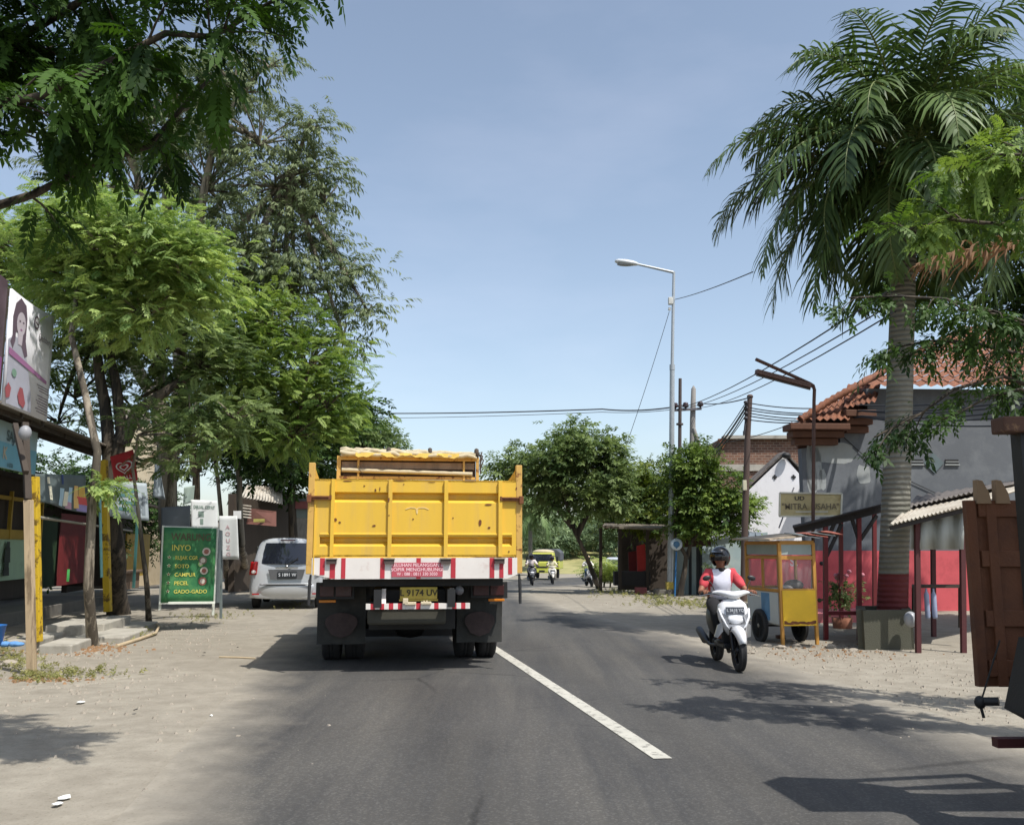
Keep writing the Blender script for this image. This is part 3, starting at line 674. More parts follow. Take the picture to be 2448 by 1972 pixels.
def palm(label, base, tip, rbot, rtop, nf, Lf, seed, mat, els, red=True, ll=.75, group=None, az_list=None, extra=()):
    rg = np.random.default_rng(seed); t = thing('palm_tree', label, 'palm tree', base, group)
    base, tip = V(base), V(tip); n = 40; tk = MB(); pts = [base.lerp(tip, i/n) for i in range(n+1)]
    tk.tube(pts, [rbot+(rtop-rbot)*(i/n)+(.03*math.exp(-i/2)) for i in range(n+1)], 24)
    tk.build('trunk', PALMT, t)
    cs = MB(); up = (tip-base).normalized(); cs.tube([tip, tip+up*.35, tip+up*.9, tip+up*1.3], [rtop*.95, rtop*1.1, rtop*.75, rtop*.4], 18); cs.build('crown_shaft', pm('palm_shaft', H('#4f6434'), .5, .2, 3, .1), t)
    o = np.array(tip+up*1.2); vs = []; fs = []; var = []; rm = MB()
    for i in range(nf):
        a = az_list[i] if az_list else i*2.399+rg.uniform(-.25, .25); el = els[0]+(els[1]-els[0])*(i/(nf-1))
        v_, f_, a_, pp = frond_mesh(o+rg.normal(0, .05, 3), a, el, Lf*rg.uniform(.88, 1.08), rg=rg, ll=ll, bend=rg.uniform(1.7, 2.4))
        b_ = len(vs); vs += v_; fs += [tuple(x+b_ for x in q) for q in f_]; var += a_
        rm.tube([V(p) for p in pp], [.035*(1-.85*k/(len(pp)-1)) for k in range(len(pp))], 5)
    for a, el, Lx, bd in extra:
        v_, f_, a_, pp = frond_mesh(o, a, el, Lx, rg=rg, ll=ll, bend=bd)
        b_ = len(vs); vs += v_; fs += [tuple(x+b_ for x in q) for q in f_]; var += a_
        rm.tube([V(p) for p in pp], [.035*(1-.85*k/(len(pp)-1)) for k in range(len(pp))], 5)
    rm.build('frond_stalks', pm('frond_stalk', H('#6a7440'), .5, .2, 3, .1), t)
    mesh_quads('crown', np.array(vs), len(fs), mat, t, np.array(var), faces=np.array(fs))
    return t
def palm_trunk_mat():
    t_ = NT('palm_trunk'); co = t_.n('TexCoord'); sp_ = t_.n('SeparateXYZ'); t_.l(co, 'Object', sp_, 'Vector')
    nz_ = t_.noise(co, 3, 5, .6); ad = t_.n('Math', operation='MULTIPLY_ADD'); ad.inputs[1].default_value = .06; t_.l(nz_, 'Fac', ad, 0); t_.l(sp_, 'Z', ad, 2)
    wv = t_.n('Math', operation='MULTIPLY'); wv.inputs[1].default_value = 2*PI/.085; t_.l(ad, 0, wv, 0)
    si = t_.n('Math', operation='SINE'); t_.l(wv, 0, si, 0)
    r = t_.ramp(si, 0, .05, .5, H('#7d7a6e'), H('#666258')); m0 = t_.mix((t_.ramp(t_.noise(co, 2.5, 5, .65), 'Fac', .4, .65, (0,)*3, (.6,)*3), 'Color'), (r, 'Color'), H('#57574a'))
    gt = t_.n('Math', operation='LESS_THAN'); gt.inputs[1].default_value = 1.28; ad2 = t_.n('Math', operation='ADD'); t_.l(sp_, 'Z', ad2, 0); t_.l(ad, 0, ad2, 1)
    hf = t_.n('Math', operation='MULTIPLY'); hf.inputs[1].default_value = .5; t_.l(ad2, 0, hf, 0); t_.l(hf, 0, gt, 0)
    m1 = t_.mix((gt, 0), (m0, 2), H('#5d1f1f')); lt = t_.n('Math', operation='LESS_THAN'); lt.inputs[1].default_value = .34; t_.l(hf, 0, lt, 0)
    m2 = t_.mix((lt, 0), (m1, 2), H('#2a2722'))
    b = t_.n('BsdfPrincipled'); b.inputs['Roughness'].default_value = .8; t_.l(m2, 2, b, 'Base Color')
    bp = t_.n('Bump'); bp.inputs['Strength'].default_value = .5; bp.inputs['Distance'].default_value = .02; t_.l(si, 0, bp, 'Height'); t_.l(bp, 'Normal', b, 'Normal'); t_.l(b, 'BSDF', t_.out, 'Surface'); return t_.m
PALMT = palm_trunk_mat()
LP = leafmat('palm_leaf', H('#23381f'), H('#6b8146'), .30, .2, .6)
pb = V((at(2126, 1500, 15.15).x, 15.15, -.25)); pt_ = at(2164, 535, 15.2)
palm('big royal palm with ringed grey trunk painted red at the bottom', pb, pt_, .24, .19, 60, 3.4, 71, LP, (1.5, -.62), ll=.98, extra=((-1.6, .55, 4.0, 1.7), (-1.4, .2, 3.9, 1.5), (-1.75, -.1, 3.9, 1.5), (-1.5, -.35, 3.9, 1.3), (-1.85, -.5, 3.7, 1.2), (-1.2, .4, 4.0, 1.8), (-2.0, .3, 3.8, 1.8)))
pb2 = V((11.6, 17.5, -.15)); palm('second palm behind the big one, its top fronds cut by the upper right corner', pb2, pb2+V((.2, 0, 8.6)), .25, .2, 24, 3.6, 73, LP, (1.3, -.3), ll=.9)
# dead brown frond hanging beside the palm
t = thing('dead_frond', 'brown dead palm frond hanging above the tiled roof at the right edge', 'palm frond', at(2360, 590, 12.5))
v_, f_, a_, pp = frond_mesh(np.array(at(2500, 590, 12.6)), -PI/2, .05, 1.9, n=44, ll=.75, bend=.5, rg=np.random.default_rng(4))
mb = MB(); mb.tube([V(p) for p in pp], .018, 5); st = mb.build('stalk', pm('dead_stalk', H('#7d5a3c'), .8), t)
vs = np.array(v_); mesh_quads('leaflets', vs, len(f_), leafmat('dead_leaf', H('#4f3a2c'), H('#86684c'), .7, .15), t, np.array(a_), faces=np.array(f_))
# far palm / banana clump by the bend
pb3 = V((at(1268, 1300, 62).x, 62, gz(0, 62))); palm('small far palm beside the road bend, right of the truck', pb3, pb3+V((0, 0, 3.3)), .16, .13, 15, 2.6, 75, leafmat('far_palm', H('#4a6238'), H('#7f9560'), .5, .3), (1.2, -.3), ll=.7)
# garden palm clump at foot of the leaning tree
t = thing('garden_palm', 'cluster of short feathery garden palms at the foot of the leaning tree', 'plant', g(1452, 1408))
vs = []; fs = []; var = []; rg = np.random.default_rng(9)
for i in range(48):
    c = g(1450, 1404)+V((rg.uniform(-.4, .7), rg.uniform(-.3, .3), .05)); v_, f_, a_, pp = frond_mesh(np.array(c), rg.uniform(0, 6.28), rg.uniform(.8, 1.45), rg.uniform(1.2, 2.6), n=24, ll=.5, bend=1.5, rg=rg)
    b_ = len(vs); vs += v_; fs += [tuple(x+b_ for x in q) for q in f_]; var += a_
mesh_quads('foliage', np.array(vs), len(fs), leafmat('garden_palm_leaf', H('#4d622f'), H('#a3b062'), .45, .3), t, np.array(var), faces=np.array(fs))
mb = MB()
for k in range(7):
    c = g(1450, 1404)+V((rg.uniform(-.4, .5), rg.uniform(-.2, .2), 0)); mb.tube([c, c+V((rg.uniform(-.1, .1), 0, .7))], .03, 6)
mb.build('stems', BARKD, t)
# ================================================================ dump truck
YEL = pm('truck_yellow', H('#dcb23a'), .5, .06, 2.2, .06, 30, dirt=H('#c39f5c'), dscale=5, damt=.42, sharp=.35, streak=True)
YELR = pm('truck_yellow_rust', H('#c9a052'), .55, .1, 5, .1, 30, dirt=H('#7a4a22'), dscale=9, damt=.25)
BLK = pm('black_steel', H('#1c1c1c'), .6, .2, 8, .1)
RUB = pm('rubber', H('#2b2b2c'), .85, .2, 9, .25, 80)
RUST = pm('rust_metal', H('#6b3f22'), .8, .3, 12, .3)
WHP = pm('white_board', H('#dcd5cd'), .6, .05, 4, .05, dirt=H('#b79c90'), dscale=7, damt=.2, sharp=.3)
REDP = pm('red_tape', H('#b3303a'), .5, .1, 4, .05)
WOODG = pm('grey_wood', H('#8f7a66'), .85, .2, 8, .4, streak=True)
CANV = pm('canvas', H('#b9ad90'), .9, .12, 8, .4, 25, dirt=H('#a9926a'), dscale=4, damt=.3, sharp=.3)
CHROME = pm('chrome', H('#b8b8b8'), .2, .05, 4, 0, metal=1)
LENSR = pm('red_lens', H('#a01818'), .2, .1, 4, 0)
LENSO = pm('orange_lens', H('#c8781e'), .25, .1, 4, 0)
def wheel(parent, c, r, w, name='wheel', rim=CHROME, hub=.55, n=36, spokes=0, axis='x', thin=False):
    """tyre with tread, rim as sub-part; axis x in the vehicle frame"""
    m = MB(); k = .22*r if not thin else .14*r
    prof = [(r*hub, -w*.38), (r*.8, -w*.5), (r-k*.35, -w*.46), (r, -w*.36), (r, -w*.12), (r*.985, -w*.10), (r*.985, -w*.06), (r, -w*.04), (r, w*.04), (r*.985, w*.06), (r*.985, w*.10), (r, w*.12), (r, w*.36), (r-k*.35, w*.46), (r*.8, w*.5), (r*hub, w*.38), (r*hub, -w*.38)]
    m.lathe(prof, c, axis, n); o = m.build(name, RUB, parent)
    q = MB()
    if spokes:
        q.lathe([(r*hub*1.02, -w*.34), (r*hub*.92, -w*.3), (r*hub*.9, 0), (r*hub*.92, w*.3), (r*hub*1.02, w*.34), (r*hub*1.02, -w*.34)], c, axis, n)
        q.lathe([(.0, -w*.45), (.035, -w*.45), (.04, 0), (.035, w*.45), (.0, w*.45)], c, axis, 12)
        for i in range(spokes):
            a = 2*PI*i/spokes; d = V((0, math.cos(a), math.sin(a))); q.bar(V(c)+d*.02, V(c)+d*r*hub*.95, .025, .03, up=(1, 0, 0))
    else:
        q.lathe([(0, w*.18), (r*.18, w*.18), (r*.2, w*.30), (r*.24, w*.30), (r*.26, w*.12), (r*.5, w*.22), (r*hub*1.01, w*.37), (r*hub*.99, -w*.37), (r*.5, -w*.22), (r*.26, -w*.12), (r*.24, -w*.30), (0, -w*.30)], c, axis, n)
    q.build('rim', rim, o); return o
TH = math.radians(7.9)
tc_ = at(993, 1334, 10.75)
TR = thing('dump_truck', 'yellow dump truck driving ahead, seen from behind, with red and white striped rear board', 'truck', (tc_.x, tc_.y, gz(tc_.x, 12.4)), None, rz=TH)
def X(zx): return (zx-820)/615.4
def Z(zy): return CH+.02+(1306-(1040+zy/2.993))/206.5
# tailgate
m = MB(); zt, zb = Z(333), Z(882)
def prof(up, lo, y0=0.0):
    p = [(y0, zt)]
    if up: p += [(y0, Z(424)), (y0+.075, Z(436)), (y0+.078, Z(466)), (y0, Z(497))]
    p += [(y0, Z(715)), (y0-.012, Z(719)), (y0-.012, Z(727)), (y0, Z(731))]
    if lo: p += [(y0, Z(740)), (y0+.075, Z(751)), (y0+.078, Z(776)), (y0, Z(808))]
    return p+[(y0, zb)]
def extr(x0, x1, p):
    vs = [(x, y, z) for x in (x0, x1) for y, z in p]; n = len(p)
    m.add(vs, [(i, i+1, n+i+1, n+i) for i in range(n-1)], False)
    # slanted ends close the pressed grooves
for x0, x1, u_, l_ in ((X(246), X(622), 1, 1), (X(650), X(1020), 1, 1), (X(1048), X(1412), 1, 1), (X(150), X(222), 0, 1), (X(1440), X(1512), 0, 1)):
    pp = prof(u_, l_); extr(x0, x1, pp)
    for zz in ([(424, 497)] if u_ else [])+([(740, 808)] if l_ else []):
        for xx, s in ((x0, 1), (x1, -1)):
            m.add([(xx, 0, Z(zz[0])), (xx, 0, Z(zz[1])), (xx+s*.001, .08, Z(zz[0]+40)), (xx+s*.001, .08, Z(zz[0]+14))], [(0, 1, 2, 3)])
for x0, x1 in ((X(100), X(150)), (X(1512), X(1546))): extr(x0, x1, [(0, zt), (0, zb)])
m.box((0, .1, (zt+zb)/2), (X(1546)-X(100), .03, zt-zb)); m.box((0, .055, zt-.012), (X(1546)-X(100), .11, .024)); m.box((0, .055, zb+.012), (X(1546)-X(100), .11, .024))
for zx0, zx1 in ((222, 246), (622, 650), (1020, 1048), (1412, 1440)):
    m.box(((X(zx0)+X(zx1))/2, -.012, (zt+zb)/2), (X(zx1)-X(zx0), .045, zt-zb-.01))
m.box((X(112), -.006, (Z(720)+zb)/2+.1), (.012, .02, zt-zb-.02)); rr = random.Random(5)
def blotch(zx, zy, w, h, n=9, y=-.004):
    m.add([(X(zx)+w*math.cos(2*PI*i/n)*rr.uniform(.7, 1.1), y, Z(zy)+h*math.sin(2*PI*i/n)*rr.uniform(.7, 1.1)) for i in range(n)], [tuple(range(n))], False, 1)
for a_ in ((525, 663, .022, .012), (1280, 635, .022, .04), (1345, 674, .02, .014), (800, 614, .012, .01), (450, 380, .012, .008), (730, 366, .008, .008), (530, 410, .012, .02), (560, 400, .006, .03), (1340, 508, .05, .01), (1085, 605, .01, .008), (625, 480, .012, .03), (628, 590, .01, .01), (255, 620, .02, .02), (285, 640, .015, .012), (1545, 390, .01, .02), (1490, 845, .01, .012), (330, 345, .06, .008), (700, 340, .08, .006), (1200, 340, .1, .005), (930, 350, .05, .005)):
    blotch(*a_, y=-.006 if not (615 < a_[0] < 655) else -.037)
for a_, b_ in (((745, 545), (780, 532)), ((780, 532), (815, 535)), ((835, 533), (880, 533)), ((880, 533), (910, 545)), ((818, 535), (826, 575)), ((832, 535), (828, 578))):
    m.bar((X(a_[0]), -.005, Z(a_[1])), (X(b_[0]), -.005, Z(b_[1])), .008, .002, up=(0, 1, 0), mi=2)
tg_ = m.build('tailgate', [YEL, RUST, pm('pale_scratch', H('#e9cf94'), .6)], TR)
for s, zx in ((-1, 82), (1, 1565)):
    m = MB(); m.box((X(zx), .04, (Z(218)+Z(1000))/2), (.072, .09, Z(218)-Z(1000))); po = m.build('tailgate_post', YELR, TR, bevel=.006)
    m = MB(); x = X(zx)-s*.02
    m.prism([(x, .08, Z(250)), (x, .08, zt), (x, 1.0, zt), (x, .9, zt+.03)], (-s*.012, 0, 0)); m.build('gusset', YEL, TR)
    m = MB(); zl = Z(468); m.box((X(zx)-s*.10, -.03, zl), (.26, .03, .045)); m.box((X(zx)-s*.1, -.045, zl+.012), (.2, .02, .02)); m.box((X(zx)+s*.02, -.035, zl-.01), (.05, .05, .09)); m.tube([(X(zx)-s*.22, -.03, zl-.02), (X(zx)-s*.22, -.03, zl+.03)], .014, 8); m.build('latch', RUST, TR, bevel=.004)
    m = MB(); xs_ = X(88) if s < 0 else X(1572); m.tube([(xs_-s*.01, .02, Z(1005)), (xs_, .02, Z(1080)), (xs_+s*.004, .02, Z(1215))], [.012, .02, .016], 6); m.box((xs_, .02, Z(1120)), (.03, .02, .26)); m.build('rubber_strap', RUB, TR)
# rear board
m = MB(); z0, z1 = Z(1036), Z(888)
m.prism([(X(100), -.01, z1), (X(1550), -.01, z1), (X(1550), -.01, Z(1008)), (X(1480), -.01, z0), (X(260), -.01, z0), (X(100), -.01, Z(1000))], (0, .04, 0), mi=0)
zc = Z(1033)
for a_, b_ in ((157, 190), (225, 262), (303, 333), (574, 606), (1072, 1106), (1350, 1384), (1420, 1450), (1484, 1513)):
    zb_ = max(zc, Z(1008)+.0) if a_ < 200 or b_ > 1480 else zc
    m.box(((X(a_)+X(b_))/2, -.0125, (z1+zb_)/2), (X(b_)-X(a_), .003, z1-zb_-.004), mi=1)
m.box((X(843), -.0125, (z1+z0)/2), (.05, .003, z1-z0-.006), mi=1)
rb = m.build('rear_board', [WHP, REDP], TR)
m = MB(); m.box((X(834), -.0185, (Z(922)+Z(1022))/2), (X(1012)-X(652), .004, Z(922)-Z(1022)), mi=0)
for i, (s_, w_) in enumerate((('KELUHAN PELANGGAN &', 1.02), ('SOPIR MENGHUBUNGI', 1.16), ('W : 088 : 0811 330 5050', .90))):
    m.text(s_, (X(834), -.0215, Z(950+i*31)), (1, 0, 0), (0, 0, 1), .052, mi=1, wide=w_*.98, bold=.012, depth=.001)
m.build('notice_plate', [pm('pink_plate', H('#b5505c'), .5, .1, 6, .03), pm('pink_text', H('#f0c9cc'), .6, .05)], rb)
for zx in (236, 636, 1034, 1420):
    m = MB(); m.box((X(zx), -.035, Z(893)), (.13, .05, .012), mi=0); m.box((X(zx), -.03, Z(914)), (.115, .035, .05), mi=1)
    m.build('hinge', [pm('dusty_steel', H('#a39681'), .8), pm('dark_hinge', H('#4b3f3a'), .7)], TR)
# bed
m = MB(); BL = 3.75; zfl = Z(900); wb = 1.14
for s in (-1, 1):
    m.box((s*wb, BL/2+.1, (zt+zfl)/2), (.05, BL, zt-zfl))
    for k in range(6): m.box((s*(wb+.045), .3+k*.68, (zt+zfl)/2), (.05, .07, zt-zfl-.01))
m.box((0, BL/2+.1, zfl-.02), (2*wb, BL, .06)); m.box((0, BL+.08, (zt+zfl)/2), (2*wb-.06, .05, zt-zfl))
m.build('cargo_bed', YEL, TR)
# front rack: centre shifted, 2.2 wide, px/m 153 at y = 3.7
fy = 3.62
def FX(zx): return (zx-755)/2.993/153.0
def FZ(zy): return CH+.02+(1306-(1040+zy/2.993))/153.5
m = MB(); ft = FZ(168)
for zx, w_ in ((264, .058), (1248, .045), (400, .03), (1150, .03)): m.box((FX(zx), fy, (ft+zt-.3)/2), (w_, .06, ft-zt+.3), mi=0)
m.box((0.0, fy, FZ(184)), (FX(1258)-FX(250), .07, .055), mi=0); m.box((0, fy+.01, FZ(320)), (FX(1240)-FX(280), .04, .04), mi=0)
m.box((0, fy+.06, (FZ(196)+FZ(330))/2), (FX(1238)-FX(275), .02, FZ(196)-FZ(330)), mi=2); m.box((0, fy+.03, FZ(232)), (FX(1230)-FX(285), .02, .10), mi=1); m.box((0, fy+.03, FZ(300)), (FX(1210)-FX(285), .02, .05), mi=2)
m.tube([(FX(285), fy-.03, FZ(268)), (FX(500), fy-.03, FZ(274)), (FX(800), fy-.03, FZ(280)), (FX(1210), fy-.03, FZ(290))], .033, 8, mi=3)
m.build('front_rack', [YELR, WOODG, pm('dark_wood', H('#4f3c30'), .85), CANV], TR)
# folded tarpaulin: several lumpy rolls with rope ties
m = MB(); rr = random.Random(12)
for k, (za, zb2, r_, yo) in enumerate(((136, 154, .034, -.06), (124, 146, .032, .0), (150, 168, .034, -.1), (120, 144, .03, .12), (156, 175, .04, .05))):
    pts = []
    for i in range(27):
        t_ = i/26; zx = 272+t_*(968+rr.uniform(-6, 6)); zz = FZ(za+(zb2-za)*t_)+.018*math.sin(i*1.3+k)+rr.uniform(-.012, .012)
        pts.append((FX(zx), fy+yo+rr.uniform(-.02, .02), zz))
    m.tube(pts, [r_*(.55 if i in (0, 26) else 1)*(.8+.35*abs(math.sin(i*.7+k*2))) for i in range(27)], 9)
m.box((0, fy+.01, FZ(158)), (FX(1235)-FX(285), .22, .07), mi=0)
# hanging flap with wavy lower edge
n = 40; top_ = [(FX(380+i*(1110-380)/n), fy-.13+.02*math.sin(i*.9), FZ(148)) for i in range(n+1)]; bot = [(FX(380+i*(1110-380)/n), fy-.14+.02*math.sin(i*.9+.5), FZ(172+9*math.sin(i*.55)+5*math.sin(i*1.7))) for i in range(n+1)]
m.add(top_+bot, [(i, i+1, n+1+i+1, n+1+i) for i in range(n)], True, mi=1)
for zx in (612, 905, 1240): m.lathe([(.0, -.03), (.07, -.03), (.085, 0), (.07, .03), (0, .03)], (FX(zx), fy-.02, FZ(140)), 'x', 12, mi=2)
m.build('tarpaulin', [CANV, pm('canvas_yellow', H('#d8b95e'), .9, .1, 8, .3), pm('dark_rope', H('#4a4038'), .9)], TR, subsurf=0)
m = MB(); rr = random.Random(3)
for k in range(3): m.tube([(FX(1248), fy-.02, FZ(140)), (FX(1278+k*6), fy-.05, FZ(130+30*k)), (FX(1265), fy-.04, FZ(190+30*k)), (FX(1270), fy-.04, FZ(250+20*k))], .012, 5)
m.tube([(FX(400), fy-.06, FZ(240)), (FX(420), fy-.08, FZ(285)), (FX(435), fy-.07, FZ(292))], .006, 4)
m.build('rope', pm('dark_rope', H('#4a4038'), .9), TR)
# chassis with added dark underside boxes, and cab
m = MB()
for s in (-1, 1): m.box((s*.42, 3.1, .86), (.09, 6.2, .2))
for y in (.5, 1.2, 2.6, 4.2): m.box((0, y, .86), (.84, .1, .16))
m.box((0, .30, 1.03), (2.1, .12, .08)); m.box((0, 2.4, .78), (1.0, 2.2, .5)); m.box((0, .95, .95), (2.2, .06, .2)); m.box((0, 3.2, .62), (1.9, .08, .95)); m.box((0, 4.4, .5), (1.8, .1, .7)); m.box((0, 1.0, .62), (1.05, .5, .34)); m.build('chassis', BLK, TR)  # includes added black boxes that hide the lit road, standing in for underside shade
m = MB(); m.lathe([(.0, -.9), (.07, -.9), (.07, -.2), (.17, -.15), (.19, 0), (.17, .15), (.07, .2), (.07, .9), (0, .9)], (0, 1.7, .45), 'x', 16); m.build('rear_axle', BLK, TR)
m = MB(); w2, h0, h1 = 1.02, .75, 2.35
m.loft([[(-w2, 4.1, h0), (w2, 4.1, h0), (w2, 4.1, 1.6), (w2*.93, 4.1, h1), (-w2*.93, 4.1, h1), (-w2, 4.1, 1.6)], [(-w2, 5.7, h0), (w2, 5.7, h0), (w2, 5.75, 1.5), (w2*.9, 5.45, h1), (-w2*.9, 5.45, h1), (-w2, 5.75, 1.5)]], smooth=False)
cab = m.build('cab', YEL, TR, bevel=.05)
m = MB(); m.quad((-.85, 4.092, 1.6), (.85, 4.092, 1.6), (.8, 4.092, 2.15), (-.8, 4.092, 2.15)); m.build('rear_window', glassmat('dark_glass', alpha=1), cab)
for s in (-1, 1):
    for off_ in (0, -.29): wheel(TR, (s*(1.0+off_), 1.7, .45), .45, .25, rim=pm('wheel_steel', H('#8b857a'), .6))
    wheel(TR, (s*.92, 5.0, .45), .45, .25, rim=_MC['wheel_steel'])
    # mud flap with faded red device, light cluster
    x0, x1 = (X(152), X(492)) if s < 0 else (X(1142), X(1472)); xm = (x0+x1)/2*1.06; ww = (x1-x0)*1.06; zf = .27
    m = MB(); rows = []
    for i in range(7):
        z_ = zf+(1.0-zf)*i/6; rows.append([(xm-ww/2+ww*j/6, .85+.02*math.sin(j*1.1+i*.7)+.05*(1-i/6), z_) for j in range(7)])
    vs = [p for r in rows for p in r]; m.add(vs, [(i*7+j, i*7+j+1, (i+1)*7+j+1, (i+1)*7+j) for i in range(6) for j in range(6)], True)
    mf = m.build('mud_flap', pm('flap_rubber', H('#2b2c2a'), .8, .25, 5, .2, dirt=H('#403e39'), dscale=3, damt=.4, sharp=.3), TR)
    m = MB(); zz = .55; pts = [(xm+ww*.33*math.cos(a), .84, zz+.10*math.sin(a)) for a in [PI*i/10 for i in range(11)]]+[(xm-ww*.33, .84, zz-.04), (xm-ww*.2, .84, zz-.16), (xm, .84, zz-.20), (xm+ww*.2, .84, zz-.16), (xm+ww*.33, .84, zz-.04)]
    m.add(pts, [tuple(range(len(pts)))]); m.build('flap_emblem', pm('faded_red', H('#392d2c'), .8, .3, 9), mf)
    m = MB(); xl = s*.93; m.box((xl, .70, .92), (.46, .10, .20), mi=0); m.box((xl-s*.1, .64, .92), (.19, .02, .13), mi=1); m.box((xl+s*.1, .64, .92), (.17, .02, .13), mi=1); m.box((xl+s*.09, .64, .80), (.20, .03, .03), mi=2)
    m.build('tail_light', [BLK, pm('dull_red_lens', H('#3a1614'), .35), LENSO], TR, bevel=.006)
m = MB(); m.box((X(850), .14, Z(1140)), (.43, .012, .135), mi=0); m.box((X(850), .145, Z(1190)), (.45, .03, .02), mi=0); m.text('L 9174 UV', (X(850), .132, Z(1158)), (1, 0, 0), (0, 0, 1), .10, mi=1, bold=.02)
m.build('number_plate', [pm('plate_yellow', H('#a3943c'), .6, .15, 8), pm('plate_ink', H('#3a3420'), .7)], TR)
m = MB(); n = 23; x0, x1 = X(480), X(1212)
for i in range(n): m.box((x0+(x1-x0)*(i+.5)/n, .05, Z(1228)), ((x1-x0)/n, .07, .062), mi=(i % 2) if i not in (4, 9, 13, 17) else 0)
m.bar((x0+.2, .08, Z(1225)), (x0+.2, .2, .95), .05); m.bar((x1-.2, .08, Z(1225)), (x1-.2, .2, .95), .05)
br = m.build('rear_bar', [WHP, REDP], TR)
m = MB(); m.box((X(755), .0, Z(1190)), (.06, .06, .06)); m.box((X(790), .0, Z(1207)), (.13, .06, .03)); m.box((X(900), .0, Z(1205)), (.12, .06, .03)); m.tube([(X(885), 0, Z(1205)), (X(885), 0, Z(1188))], .01, 6); m.tube([(X(905), 0, Z(1205)), (X(905), 0, Z(1186))], .01, 6)
m.build('tow_fitting', pm('dusty_white', H('#cdbfa0'), .7, .1), TR, bevel=.01)
m = MB(); m.box((X(770), .35, Z(1308)), (X(1050)-X(490), .35, .18)); m.build('under_tank', pm('tank_olive', H('#3c3a30'), .7), TR, bevel=.03)
m = MB(); m.lathe([(0, -.02), (.05, -.02), (.055, .02), (0, .03)], (X(1145), .2, Z(1125)), 'y', 14); m.build('reversing_light', pm('grey_lens', H('#6d6f72'), .3), TR)

